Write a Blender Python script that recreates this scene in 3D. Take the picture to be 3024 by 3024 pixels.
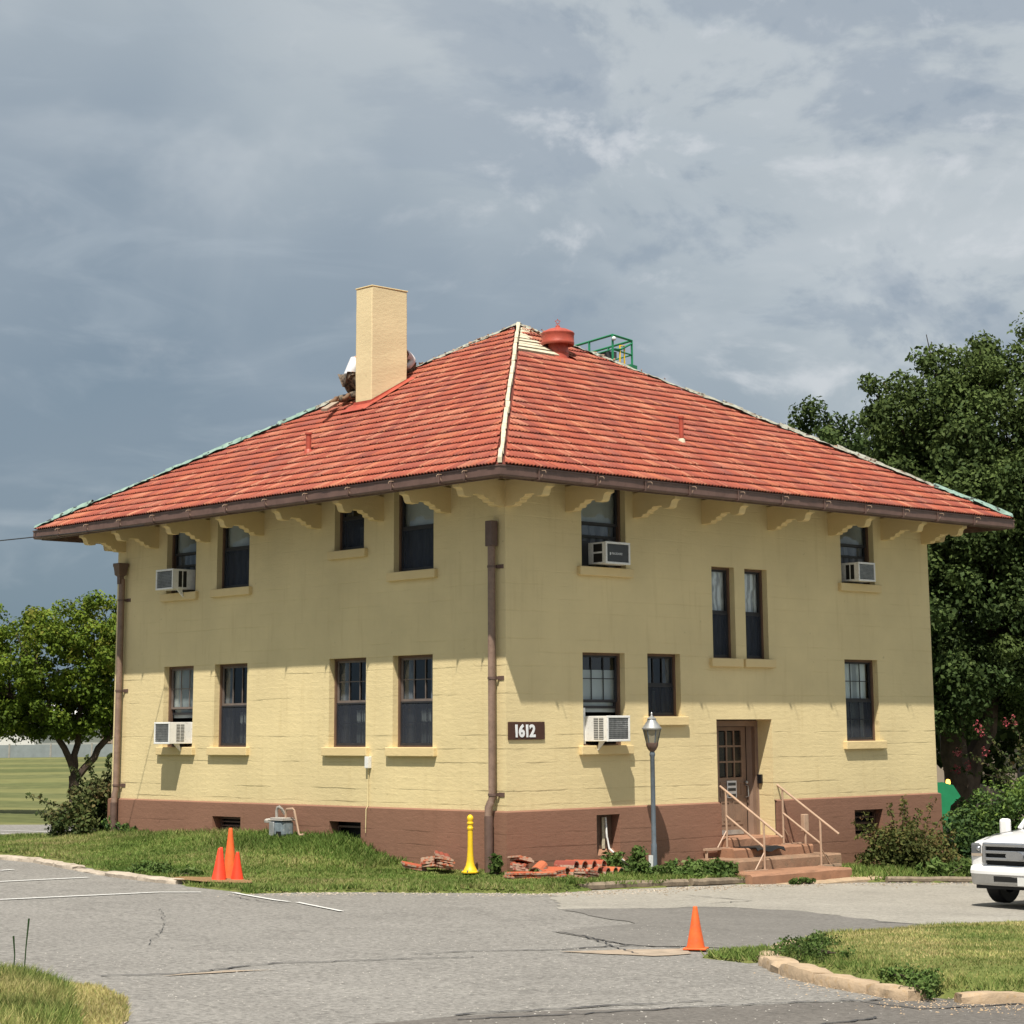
import bpy, bmesh, math, random
import numpy as np
from mathutils import Matrix, Vector
PI = math.pi
random.seed(7)
RNG = np.random.default_rng(11)
scene = bpy.context.scene
for _o in list(bpy.data.objects):
    bpy.data.objects.remove(_o, do_unlink=True)
COL = scene.collection

# ------------------------------------------------------------- camera
cd = bpy.data.cameras.new('camera')
cam = bpy.data.objects.new('camera', cd)
COL.objects.link(cam)
Rm = Matrix(((0.7291233, -0.1233953, -0.6731662), (-0.6843412, -0.1422351, -0.7151547), (-0.0075011, 0.9821114, -0.1881515)))
cam.matrix_world = Matrix.Translation((-24.34892, -26.5166, 2.42396)) @ Rm.to_4x4()
cd.sensor_width = 36.0
cd.lens = 73.196
cd.shift_x = -0.016987
cd.shift_y = -0.176769
cd.clip_start = 0.5
cd.clip_end = 3000
scene.camera = cam
CAM = Vector((-24.349, -26.517, 2.424))

# ------------------------------------------------------------- light
SUN = Vector((-0.39, -0.31, 0.87)).normalized()
sl = bpy.data.lights.new('sun', 'SUN')
sl.energy = 5.0
sl.angle = math.radians(0.55)
sl.color = (1.0, 0.93, 0.82)
so = bpy.data.objects.new('sun', sl)
so.rotation_euler = SUN.to_track_quat('Z', 'Y').to_euler()
so.location = (-20, -20, 40)
COL.objects.link(so)

scene.view_settings.view_transform = 'Standard'
scene.view_settings.look = 'None'
scene.view_settings.exposure = 0.38
scene.view_settings.gamma = 1.0
scene.view_settings.use_curve_mapping = False

world = bpy.data.worlds.new('World')
scene.world = world
world.use_nodes = True
def build_world():
    nt = world.node_tree
    N, L = nt.nodes, nt.links
    N.clear()
    out = N.new('ShaderNodeOutputWorld')
    bg = N.new('ShaderNodeBackground')
    bg.inputs['Strength'].default_value = 0.1
    L.new(bg.outputs[0], out.inputs['Surface'])
    sky = N.new('ShaderNodeTexSky')
    sky.sky_type = 'NISHITA'
    sky.sun_disc = False
    sky.sun_elevation = math.radians(60.4)
    sky.sun_rotation = math.radians(-128.4)
    sky.air_density = 1.2
    sky.dust_density = 1.5
    tc = N.new('ShaderNodeTexCoord')
    def M(op, a, b=None, c=None, clamp=False):
        n = N.new('ShaderNodeMath'); n.operation = op; n.use_clamp = clamp
        for i, v in enumerate((a, b, c)):
            if v is None: continue
            if isinstance(v, (int, float)): n.inputs[i].default_value = v
            else: L.new(v, n.inputs[i])
        return n.outputs[0]
    def noise(scale, loc, scl, detail, rough, dist=0.0, rot=(0, 0, 0)):
        mp = N.new('ShaderNodeMapping'); mp.inputs['Location'].default_value = loc; mp.inputs['Scale'].default_value = scl
        mp.inputs['Rotation'].default_value = rot
        L.new(tc.outputs['Generated'], mp.inputs['Vector'])
        n = N.new('ShaderNodeTexNoise'); n.inputs['Scale'].default_value = scale
        n.inputs['Detail'].default_value = detail; n.inputs['Roughness'].default_value = rough
        n.inputs['Distortion'].default_value = dist
        L.new(mp.outputs[0], n.inputs['Vector'])
        return n.outputs['Fac']
    def ramp(f, pts):
        r = N.new('ShaderNodeValToRGB')
        el = r.color_ramp.elements
        el[0].position, el[0].color = pts[0][0], (*pts[0][1], 1)
        el[1].position, el[1].color = pts[-1][0], (*pts[-1][1], 1)
        for p, c in pts[1:-1]:
            e = el.new(p); e.color = (*c, 1)
        L.new(f, r.inputs[0])
        return r.outputs[0]
    sep = N.new('ShaderNodeSeparateXYZ'); L.new(tc.outputs['Generated'], sep.inputs[0])
    def mixc(f, a, b):
        n = N.new('ShaderNodeMix'); n.data_type = 'RGBA'
        if isinstance(f, (int, float)): n.inputs[0].default_value = f
        else: L.new(f, n.inputs[0])
        for k, v in ((6, a), (7, b)):
            if isinstance(v, tuple): n.inputs[k].default_value = (*v, 1)
            else: L.new(v, n.inputs[k])
        return n.outputs[2]
    def sstep(v, lo, hi_, o0=0.0, o1=1.0):
        n = N.new('ShaderNodeMapRange'); n.interpolation_type = 'SMOOTHSTEP'
        L.new(v, n.inputs[0]); n.inputs[1].default_value = lo; n.inputs[2].default_value = hi_; n.inputs[3].default_value = o0; n.inputs[4].default_value = o1
        return n.outputs[0]
    z = sep.outputs[2]
    # across: positive towards the right of the view (east), where the cloud deck is broken and brighter
    ac = M('ADD', M('MULTIPLY', sep.outputs[0], 0.73), M('MULTIPLY', sep.outputs[1], -0.68))
    big = noise(2.6, (1.7, 0.35, 0.2), (1, 1, 1.4), 3, 0.5, 0.3)
    lev = M('ADD', z, M('MULTIPLY', M('SUBTRACT', big, 0.5), 0.45))
    lev = M('ADD', lev, M('MULTIPLY', M('MINIMUM', M('MAXIMUM', ac, -0.3), 0.3), 0.22))
    base = ramp(lev, [(0.0, (0.19, 0.272, 0.350)), (0.09, (0.235, 0.305, 0.380)), (0.17, (0.34, 0.405, 0.47)), (0.24, (0.46, 0.52, 0.565)), (0.32, (0.56, 0.61, 0.64))])
    # soft bright veils
    veil = noise(3.6, (2.9, 1.4, 0.3), (1, 1, 2.1), 5, 0.55, 0.9, (0.3, 0.25, 0.2))
    vf = M('MULTIPLY', sstep(veil, 0.46, 0.68), sstep(M('ADD', z, M('MULTIPLY', ac, 0.7)), 0.04, 0.24, 0.0, 0.85))
    c1 = mixc(vf, base, (0.62, 0.665, 0.695))
    # thin streaks
    st_ = noise(6.0, (0.4, 1.1, 5.9), (1, 1, 4.5), 5, 0.55, 1.2, (0.45, 0.40, 0.2))
    c1 = mixc(M('MULTIPLY', sstep(st_, 0.5, 0.75), 0.35), c1, (0.50, 0.565, 0.62))
    # darker ragged banks, mostly to the right
    bank = noise(5.5, (5.1, 0.7, 2.2), (1, 1, 1.7), 8, 0.58, 0.35)
    reg = sstep(M('ADD', ac, M('MULTIPLY', z, 0.5)), -0.02, 0.22, 0.25, 1.0)
    bf = M('MULTIPLY', sstep(bank, 0.50, 0.58), M('MULTIPLY', reg, 0.50))
    c1 = mixc(bf, c1, (0.285, 0.35, 0.44))
    # billow relief: the same noise sampled a little towards the sun
    p1 = noise(9.0, (0.4, 2.2, 0.9), (1, 1, 1.5), 8, 0.58, 0.3)
    p2 = noise(9.0, (0.4 - 0.006, 2.2 - 0.004, 0.9 + 0.016), (1, 1, 1.5), 8, 0.58, 0.3)
    rel = M('MULTIPLY', M('SUBTRACT', p1, p2), reg)
    up = sstep(rel, 0.01, 0.14, 0.0, 0.7); dn = sstep(M('MULTIPLY', rel, -1.0), 0.02, 0.13, 0.0, 0.45)
    c1 = mixc(up, c1, (0.76, 0.785, 0.81))
    c1 = mixc(dn, c1, (0.25, 0.32, 0.41))
    vm = N.new('ShaderNodeVectorMath'); vm.operation = 'SCALE'; vm.inputs['Scale'].default_value = 7.0
    L.new(c1, vm.inputs[0])
    mx = N.new('ShaderNodeMix'); mx.data_type = 'RGBA'
    mx.inputs[0].default_value = 0.92
    L.new(sky.outputs[0], mx.inputs[6]); L.new(vm.outputs[0], mx.inputs[7])
    L.new(mx.outputs[2], bg.inputs['Color'])
build_world()

# ------------------------------------------------------------- helpers
def tag(o, label=None, cat=None, group=None, kind=None):
    if label: o['label'] = label
    if cat: o['category'] = cat
    if group: o['group'] = group
    if kind: o['kind'] = kind
    return o

def empty(name, label, cat, loc=(0, 0, 0), rz=0.0, group=None):
    o = bpy.data.objects.new(name, None)
    o.empty_display_size = 0.3
    COL.objects.link(o)
    o.location = loc; o.rotation_euler = (0, 0, rz)
    return tag(o, label, cat, group)

class MB:
    """collects shapes and links them as one mesh object"""
    def __init__(s):
        s.v = []; s.f = []; s.m = []; s.sm = []
    def add(s, vs, fs, mi=0, smooth=False):
        b = len(s.v)
        s.v += [tuple(v) for v in vs]
        s.f += [tuple(b + i for i in f) for f in fs]
        s.m += [mi] * len(fs); s.sm += [smooth] * len(fs)
        return s
    def box(s, x0, x1, y0, y1, z0, z1, mi=0):
        if x0 > x1: x0, x1 = x1, x0
        if y0 > y1: y0, y1 = y1, y0
        if z0 > z1: z0, z1 = z1, z0
        v = [(x, y, z) for z in (z0, z1) for y in (y0, y1) for x in (x0, x1)]
        return s.add(v, [(0, 2, 3, 1), (4, 5, 7, 6), (0, 1, 5, 4), (2, 6, 7, 3), (0, 4, 6, 2), (1, 3, 7, 5)], mi)
    def obox(s, p, q, w, h, up=(0, 0, 1), mi=0):
        """bar from p to q, w wide and h high"""
        p, q = Vector(p), Vector(q); d = (q - p).normalized(); up = Vector(up)
        a = d.cross(up)
        if a.length < 1e-4: a = d.cross(Vector((1, 0, 0)))
        a.normalize(); b = a.cross(d).normalized()
        v = []
        for e in (p, q):
            for i, j in ((-1, -1), (1, -1), (1, 1), (-1, 1)):
                v.append(e + a * (w / 2 * i) + b * (h / 2 * j))
        return s.add(v, [(0, 1, 2, 3), (7, 6, 5, 4), (0, 4, 5, 1), (1, 5, 6, 2), (2, 6, 7, 3), (3, 7, 4, 0)], mi)
    def tube(s, pts, r, n=8, mi=0, cap=True):
        pts = [Vector(p) for p in pts]
        rs = r if isinstance(r, (list, tuple)) else [r] * len(pts)
        rings = []; ref = Vector((0.13, 0.31, 0.94)).normalized()
        for i, p in enumerate(pts):
            d = (pts[min(i + 1, len(pts) - 1)] - pts[max(i - 1, 0)]).normalized()
            a = d.cross(ref)
            if a.length < 0.05: a = d.cross(Vector((1, 0, 0)))
            a.normalize(); b = a.cross(d)
            rings.append([p + (a * math.cos(2 * PI * k / n) + b * math.sin(2 * PI * k / n)) * rs[i] for k in range(n)])
        v = [q for rg in rings for q in rg]
        f = [(i * n + k, i * n + (k + 1) % n, (i + 1) * n + (k + 1) % n, (i + 1) * n + k) for i in range(len(pts) - 1) for k in range(n)]
        if cap:
            f += [tuple(reversed(range(n))), tuple((len(pts) - 1) * n + k for k in range(n))]
        return s.add(v, f, mi, True)
    def lathe(s, prof, n=16, c=(0, 0, 0), mi=0, sx=1, sy=1, ph=0.0):
        v = [(c[0] + r * sx * math.cos(2 * PI * k / n + ph), c[1] + r * sy * math.sin(2 * PI * k / n + ph), c[2] + z) for r, z in prof for k in range(n)]
        f = [(i * n + k, i * n + (k + 1) % n, (i + 1) * n + (k + 1) % n, (i + 1) * n + k) for i in range(len(prof) - 1) for k in range(n)]
        f += [tuple(reversed(range(n))), tuple((len(prof) - 1) * n + k for k in range(n))]
        return s.add(v, f, mi, True)
    def sphere(s, c, r, n=10, m=7, mi=0, sz=1.0):
        prof = [(max(1e-4, r * math.sin(PI * i / m)), -r * sz * math.cos(PI * i / m)) for i in range(m + 1)]
        return s.lathe(prof, n, c, mi)
    def prism(s, poly, fn, t0, t1, mi=0):
        """poly of (a,b); fn(a,b,t) -> xyz; extruded t0..t1"""
        n = len(poly)
        v = [fn(a, b, t0) for a, b in poly] + [fn(a, b, t1) for a, b in poly]
        f = [tuple(range(n)), tuple(reversed(range(n, 2 * n)))] + [(i, (i + 1) % n, n + (i + 1) % n, n + i) for i in range(n)]
        return s.add(v, f, mi)
    def mesh(s, name, mats):
        me = bpy.data.meshes.new(name)
        me.from_pydata(s.v, [], s.f)
        if not isinstance(mats, (list, tuple)): mats = [mats]
        for m in mats: me.materials.append(m)
        me.polygons.foreach_set('material_index', s.m)
        me.polygons.foreach_set('use_smooth', s.sm)
        me.update()
        return me
    def build(s, name, mats, parent=None, bevel=0.0, loc=None):
        o = bpy.data.objects.new(name, s.mesh(name, mats))
        COL.objects.link(o)
        if parent: o.parent = parent
        if loc: o.location = loc
        if any(s.sm):
            try: o.data.set_sharp_from_angle(angle=math.radians(40))
            except Exception: pass
        if bevel > 0:
            b = o.modifiers.new('bevel', 'BEVEL'); b.width = bevel; b.segments = 2; b.limit_method = 'ANGLE'; b.angle_limit = math.radians(35)
        return o

def np_mesh(name, V, F, mats, attr=None, smooth=False):
    V = np.asarray(V, np.float32); F = np.asarray(F, np.int32)
    me = bpy.data.meshes.new(name)
    me.vertices.add(len(V)); me.vertices.foreach_set('co', V.ravel())
    k = F.shape[1]
    me.loops.add(F.size); me.loops.foreach_set('vertex_index', F.ravel())
    me.polygons.add(len(F)); me.polygons.foreach_set('loop_start', np.arange(0, F.size, k, dtype=np.int32))
    if smooth: me.polygons.foreach_set('use_smooth', np.ones(len(F), bool))
    if attr is not None:
        a = me.attributes.new('rnd', 'FLOAT', 'POINT'); a.data.foreach_set('value', np.asarray(attr, np.float32))
    for m in (mats if isinstance(mats, (list, tuple)) else [mats]): me.materials.append(m)
    me.update(calc_edges=True)
    me.validate()
    return me

def link(name, me, parent=None):
    o = bpy.data.objects.new(name, me)
    COL.objects.link(o)
    if parent: o.parent = parent
    return o

# ------------------------------------------------------------- materials
class NT:
    def __init__(s, name):
        s.mat = bpy.data.materials.new(name); s.mat.use_nodes = True
        s.nt = s.mat.node_tree; s.N = s.nt.nodes; s.L = s.nt.links
        s.b = s.N['Principled BSDF']
        s.geo = s.N.new('ShaderNodeNewGeometry')
        s.pos = s.geo.outputs['Position']
    def inp(s, sock, v):
        if isinstance(v, (int, float)): sock.default_value = v
        elif isinstance(v, tuple): sock.default_value = (*v, 1) if len(sock.default_value) == 4 and len(v) == 3 else v
        else: s.L.new(v, sock)
    def math(s, op, a, b=0.0, clamp=False):
        n = s.N.new('ShaderNodeMath'); n.operation = op; n.use_clamp = clamp
        s.inp(n.inputs[0], a); s.inp(n.inputs[1], b)
        return n.outputs[0]
    def noise(s, scale=5, detail=3, rough=0.55, stretch=(1, 1, 1), rot=(0, 0, 0), vec=None, dist=0):
        mp = s.N.new('ShaderNodeMapping'); mp.inputs['Scale'].default_value = stretch; mp.inputs['Rotation'].default_value = rot
        s.L.new(vec or s.pos, mp.inputs['Vector'])
        n = s.N.new('ShaderNodeTexNoise'); n.inputs['Scale'].default_value = scale
        n.inputs['Detail'].default_value = detail; n.inputs['Roughness'].default_value = rough; n.inputs['Distortion'].default_value = dist
        s.L.new(mp.outputs[0], n.inputs['Vector'])
        return n.outputs['Fac']
    def ramp(s, f, pts):
        r = s.N.new('ShaderNodeValToRGB'); el = r.color_ramp.elements
        c4 = lambda c: (*c, 1) if isinstance(c, tuple) else (c, c, c, 1)
        el[0].position, el[0].color = pts[0][0], c4(pts[0][1])
        el[1].position, el[1].color = pts[-1][0], c4(pts[-1][1])
        for p, c in pts[1:-1]:
            e = el.new(p); e.color = c4(c)
        s.L.new(f, r.inputs[0])
        return r.outputs[0]
    def mix(s, f, a, b, mode='MIX'):
        n = s.N.new('ShaderNodeMix'); n.data_type = 'RGBA'; n.blend_type = mode
        s.inp(n.inputs[0], f); s.inp(n.inputs[6], a); s.inp(n.inputs[7], b)
        return n.outputs[2]
    def bump(s, h, strength=0.5, dist=0.02):
        n = s.N.new('ShaderNodeBump'); n.inputs['Strength'].default_value = strength; n.inputs['Distance'].default_value = dist
        s.L.new(h, n.inputs['Height']); s.L.new(n.outputs[0], s.b.inputs['Normal'])
    def fin(s, color=None, rough=None, metal=None, spec=None):
        if color is not None: s.inp(s.b.inputs['Base Color'], color)
        if rough is not None: s.inp(s.b.inputs['Roughness'], rough)
        if metal is not None: s.inp(s.b.inputs['Metallic'], metal)
        if spec is not None: s.inp(s.b.inputs['Specular IOR Level'], spec)
        return s.mat

def pmat(name, col, rough=0.7, var=0.2, scale=4.0, bump=0.0, bscale=60, metal=0.0, spec=0.4, dirt=None):
    t = NT(name)
    n = t.noise(scale, 4)
    d = tuple(c * (1 - var) for c in col); l = tuple(min(1, c * (1 + var)) for c in col)
    c = t.ramp(n, [(0.3, d), (0.7, l)])
    if dirt:
        c = t.mix(t.ramp(t.noise(scale * 3.1, 5, 0.65), [(0.55, 0.0), (0.72, 1.0)]), c, dirt)
    if bump: t.bump(t.noise(bscale, 3), bump, 0.01)
    return t.fin(c, rough, metal, spec)

def stucco(name, col, line=0.55, streak=0.10):
    t = NT(name)
    sep = t.N.new('ShaderNodeSeparateXYZ'); t.L.new(t.pos, sep.inputs[0])
    wob = t.noise(0.9, 2)
    z = t.math('ADD', sep.outputs[2], t.math('MULTIPLY', wob, 0.05))
    cell = t.math('DIVIDE', z, 0.235)
    fr = t.math('FRACT', cell)
    gap = t.ramp(fr, [(0.0, 1.0), (0.05, 0.7), (0.11, 0.0)])
    fl = t.math('FLOOR', cell)
    cmb = t.N.new('ShaderNodeCombineXYZ'); t.L.new(fl, cmb.inputs[2]); 
    
    wn = t.N.new('ShaderNodeTexWhiteNoise'); t.L.new(cmb.outputs[0], wn.inputs['Vector'])
    patchy = t.ramp(t.noise(1.0, 3, 0.6, stretch=(0.8, 0.8, 6)), [(0.44, 0.0), (0.60, 1.0)])
    g = t.math('MULTIPLY', t.math('MULTIPLY', gap, patchy), t.math('GREATER_THAN', wn.outputs[0], 0.3))
    course = t.noise(1.0, 3, 0.6, stretch=(0.9, 0.9, 9))
    grit = t.noise(34, 4, 0.7)
    lump = t.noise(7, 3, 0.6, stretch=(1, 1, 2.2))
    h = t.math('ADD', t.math('MULTIPLY', course, streak * 2.2), t.math('MULTIPLY', grit, 0.26))
    h = t.math('ADD', h, t.math('MULTIPLY', lump, 0.45))
    h = t.math('SUBTRACT', h, t.math('MULTIPLY', g, line))
    h = t.math('ADD', h, t.math('MULTIPLY', wn.outputs[0], 0.5 * line))
    t.bump(h, 0.7, 0.017)
    big = t.noise(0.55, 4, 0.6)
    d = tuple(c * 0.90 for c in col); l = tuple(min(1, c * 1.06) for c in col)
    c = t.ramp(big, [(0.3, d), (0.7, l)])
    st = t.ramp(t.noise(1.1, 4, 0.6, stretch=(5, 5, 0.5)), [(0.55, 0.0), (0.8, streak * 3)])
    c = t.mix(st, c, tuple(x * y for x, y in zip(col, (0.78, 0.74, 0.68))))
    spots = t.ramp(t.noise(9, 2, 0.5), [(0.735, 0.0), (0.77, 0.55)])
    c = t.mix(spots, c, tuple(x * 0.62 for x in col))
    c = t.mix(t.math('MULTIPLY', g, 0.16 if line else 0.0), c, tuple(x * 0.66 for x in col))
    return t.fin(c, 0.82, 0, 0.25)

M = {}
M['wall'] = stucco('yellow_stucco', (0.69, 0.572, 0.322), 0.5, 0.16)
M['trim'] = stucco('yellow_trim', (0.69, 0.545, 0.292), 0.0, 0.0)
M['base'] = stucco('brown_base', (0.245, 0.130, 0.088), 0.32)
M['chimney'] = stucco('chimney_stucco', (0.72, 0.60, 0.365), 0.0, 0.0)
M['brown'] = pmat('brown_gutter_paint', (0.125, 0.075, 0.062), 0.45, 0.18, 3, dirt=(0.09, 0.05, 0.04))
M['pipe'] = pmat('brown_pipe_paint', (0.215, 0.145, 0.110), 0.5, 0.2, 6, dirt=(0.15, 0.09, 0.065))
M['pipe_dark'] = pmat('dark_brown_pipe', (0.125, 0.080, 0.066), 0.5, 0.2, 6)
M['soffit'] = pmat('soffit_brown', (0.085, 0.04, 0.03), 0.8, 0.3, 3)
M['casing'] = pmat('brown_casing', (0.125, 0.075, 0.05), 0.6, 0.15, 5)
M['sash'] = pmat('dark_sash', (0.022, 0.022, 0.026), 0.5, 0.2, 5)
M['muntin'] = pmat('muntin_paint', (0.15, 0.12, 0.105), 0.55, 0.2, 5)
M['door'] = pmat('door_paint', (0.225, 0.15, 0.108), 0.5, 0.12, 4)
M['white_metal'] = pmat('white_enamel', (0.74, 0.74, 0.72), 0.4, 0.06, 6, dirt=(0.55, 0.53, 0.49))
M['grille'] = pmat('ac_grille', (0.10, 0.105, 0.11), 0.5, 0.2, 8)
M['slot'] = pmat('dark_slot', (0.012, 0.012, 0.012), 0.6)
M['dark_grille'] = pmat('dark_ac_front', (0.045, 0.05, 0.055), 0.45)
M['steel'] = pmat('galvanised', (0.42, 0.43, 0.43), 0.4, 0.2, 8, metal=0.6)
M['yellow'] = pmat('yellow_plastic', (0.80, 0.52, 0.02), 0.45, 0.08, 6, dirt=(0.62, 0.40, 0.05))
M['cone_red'] = pmat('cone_red_orange', (0.84, 0.06, 0.022), 0.5, 0.12, 6, dirt=(0.60, 0.05, 0.03))
M['cone_old'] = pmat('cone_orange', (0.74, 0.125, 0.026), 0.6, 0.2, 7, dirt=(0.45, 0.12, 0.05))
M['sign'] = pmat('sign_brown', (0.062, 0.026, 0.016), 0.5, 0.1)
M['letter'] = pmat('letter_white', (0.72, 0.74, 0.76), 0.5, 0.05)
M['red_metal'] = pmat('red_painted_metal', (0.38, 0.072, 0.045), 0.5, 0.16, 5, bump=0.3, bscale=40, dirt=(0.26, 0.05, 0.035))
M['cream'] = pmat('cream_wood', (0.55, 0.50, 0.37), 0.8, 0.15, 7, bump=0.5, bscale=30, dirt=(0.28, 0.24, 0.16))
M['wood'] = pmat('weathered_timber', (0.22, 0.175, 0.125), 0.85, 0.3, 6, bump=0.6, bscale=30, dirt=(0.10, 0.08, 0.05))
M['green_paint'] = pmat('green_machine_paint', (0.022, 0.22, 0.10), 0.4, 0.1)
M['black'] = pmat('black_rubber', (0.014, 0.014, 0.015), 0.6)
M['grey_blue'] = pmat('grey_blue_paint', (0.10, 0.125, 0.15), 0.45, 0.15, 6, dirt=(0.07, 0.075, 0.08))
M['rail'] = pmat('rail_pink_paint', (0.42, 0.29, 0.205), 0.5, 0.12, 7)
M['step'] = pmat('step_concrete', (0.31, 0.165, 0.10), 0.85, 0.16, 3, bump=0.5, bscale=35, dirt=(0.24, 0.14, 0.09))
M['step_old'] = pmat('worn_step', (0.27, 0.17, 0.11), 0.88, 0.22, 4, bump=0.7, bscale=35, dirt=(0.20, 0.15, 0.10))
M['kerb'] = pmat('broken_concrete', (0.42, 0.36, 0.29), 0.9, 0.2, 3, bump=1.0, bscale=18, dirt=(0.26, 0.21, 0.15))
M['kerb_tan'] = pmat('tan_concrete', (0.40, 0.30, 0.20), 0.9, 0.2, 4, bump=1.0, bscale=20, dirt=(0.36, 0.24, 0.12))
M['paint_white'] = pmat('road_paint', (0.62, 0.62, 0.60), 0.7, 0.08, 9, dirt=(0.42, 0.42, 0.40))
M['truck_white'] = pmat('truck_white', (0.80, 0.80, 0.80), 0.16, 0.02, 2, spec=0.6)
M['chrome'] = pmat('chrome', (0.50, 0.51, 0.53), 0.22, 0.1, 3, metal=0.9)
M['black_gloss'] = pmat('black_trim', (0.012, 0.012, 0.014), 0.25)
M['skin'] = pmat('skin', (0.42, 0.22, 0.14), 0.6, 0.08)
M['shirt'] = pmat('white_shirt', (0.62, 0.62, 0.64), 0.85, 0.1, 9)
M['boot'] = pmat('boot_leather', (0.16, 0.09, 0.05), 0.7, 0.2)
M['hair'] = pmat('dark_hair', (0.02, 0.015, 0.01), 0.6)
M['bark'] = pmat('bark', (0.060, 0.042, 0.032), 0.95, 0.35, 5, bump=1.0, bscale=14)
M['concrete'] = pmat('concrete', (0.36, 0.34, 0.31), 0.9, 0.15, 4, bump=0.5, bscale=30)
M['far_white'] = pmat('far_white', (0.62, 0.62, 0.60), 0.8, 0.05)
M['far_tan'] = pmat('far_tan', (0.34, 0.28, 0.22), 0.9, 0.08)
M['far_roof'] = pmat('far_roof', (0.13, 0.11, 0.10), 0.9, 0.1)
def camo():
    t = NT('camouflage_cloth')
    a = t.ramp(t.noise(13, 2, 0.5), [(0.42, (0.055, 0.045, 0.035)), (0.47, (0.16, 0.12, 0.085)), (0.58, (0.09, 0.085, 0.06)), (0.63, (0.23, 0.17, 0.13))])
    a.node.color_ramp.interpolation = 'CONSTANT'
    return t.fin(a, 0.9)
M['camo'] = camo()

def glass_mat():
    t = NT('window_glass')
    tr = t.N.new('ShaderNodeBsdfTransparent'); tr.inputs[0].default_value = (0.85, 0.88, 0.88, 1)
    gl = t.N.new('ShaderNodeBsdfGlossy'); gl.inputs['Roughness'].default_value = 0.03; gl.inputs[0].default_value = (0.9, 0.95, 1, 1)
    mx = t.N.new('ShaderNodeMixShader')
    mx.inputs[0].default_value = 0.075; t.L.new(tr.outputs[0], mx.inputs[1]); t.L.new(gl.outputs[0], mx.inputs[2])
    t.L.new(mx.outputs[0], t.N['Material Output'].inputs['Surface'])
    return t.mat
M['glass'] = glass_mat()
def screen_mat():
    t = NT('insect_screen')
    tr = t.N.new('ShaderNodeBsdfTransparent'); tr.inputs[0].default_value = (0.8, 0.8, 0.8, 1)
    df = t.N.new('ShaderNodeBsdfDiffuse'); df.inputs[0].default_value = (0.045, 0.052, 0.068, 1)
    mx = t.N.new('ShaderNodeMixShader'); mx.inputs[0].default_value = 0.62
    t.L.new(tr.outputs[0], mx.inputs[1]); t.L.new(df.outputs[0], mx.inputs[2])
    t.L.new(mx.outputs[0], t.N['Material Output'].inputs['Surface'])
    return t.mat
M['screen'] = screen_mat()
def emit_mat(name, col, s):
    t = NT(name)
    t.inp(t.b.inputs['Base Color'], col); t.inp(t.b.inputs['Emission Color'], col); t.b.inputs['Emission Strength'].default_value = s
    return t.mat
M['beacon'] = emit_mat('amber_beacon_lit', (1.0, 0.55, 0.1), 2.5)
def curtain_mat(name, col, fold=40.0):
    t = NT(name)
    sep = t.N.new('ShaderNodeSeparateXYZ'); t.L.new(t.pos, sep.inputs[0])
    s = t.math('SINE', t.math('MULTIPLY', t.math('ADD', t.math('ADD', sep.outputs[0], sep.outputs[1]), t.math('MULTIPLY', t.noise(2.5, 2), 0.25)), fold))
    s = t.math('ADD', t.math('MULTIPLY', s, 0.5), 0.5)
    return t.fin(t.ramp(s, [(0.1, tuple(c * 0.45 for c in col)), (0.8, col)]), 0.9)  # dark bands put into the colour imitate shade between the cloth folds
M['cur_grey'] = curtain_mat('grey_blind', (0.42, 0.46, 0.46), 3)
M['cur_white'] = curtain_mat('white_curtain', (0.75, 0.78, 0.80), 42)
M['cur_dark'] = curtain_mat('dark_curtain', (0.15, 0.16, 0.18), 30)  # tone lifted to imitate whitish reflections in the lower left windows
M['cur_lace'] = curtain_mat('pale_curtain', (0.70, 0.76, 0.74), 14)
M['interior'] = pmat('interior_wall', (0.05, 0.05, 0.05), 0.9)

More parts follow.
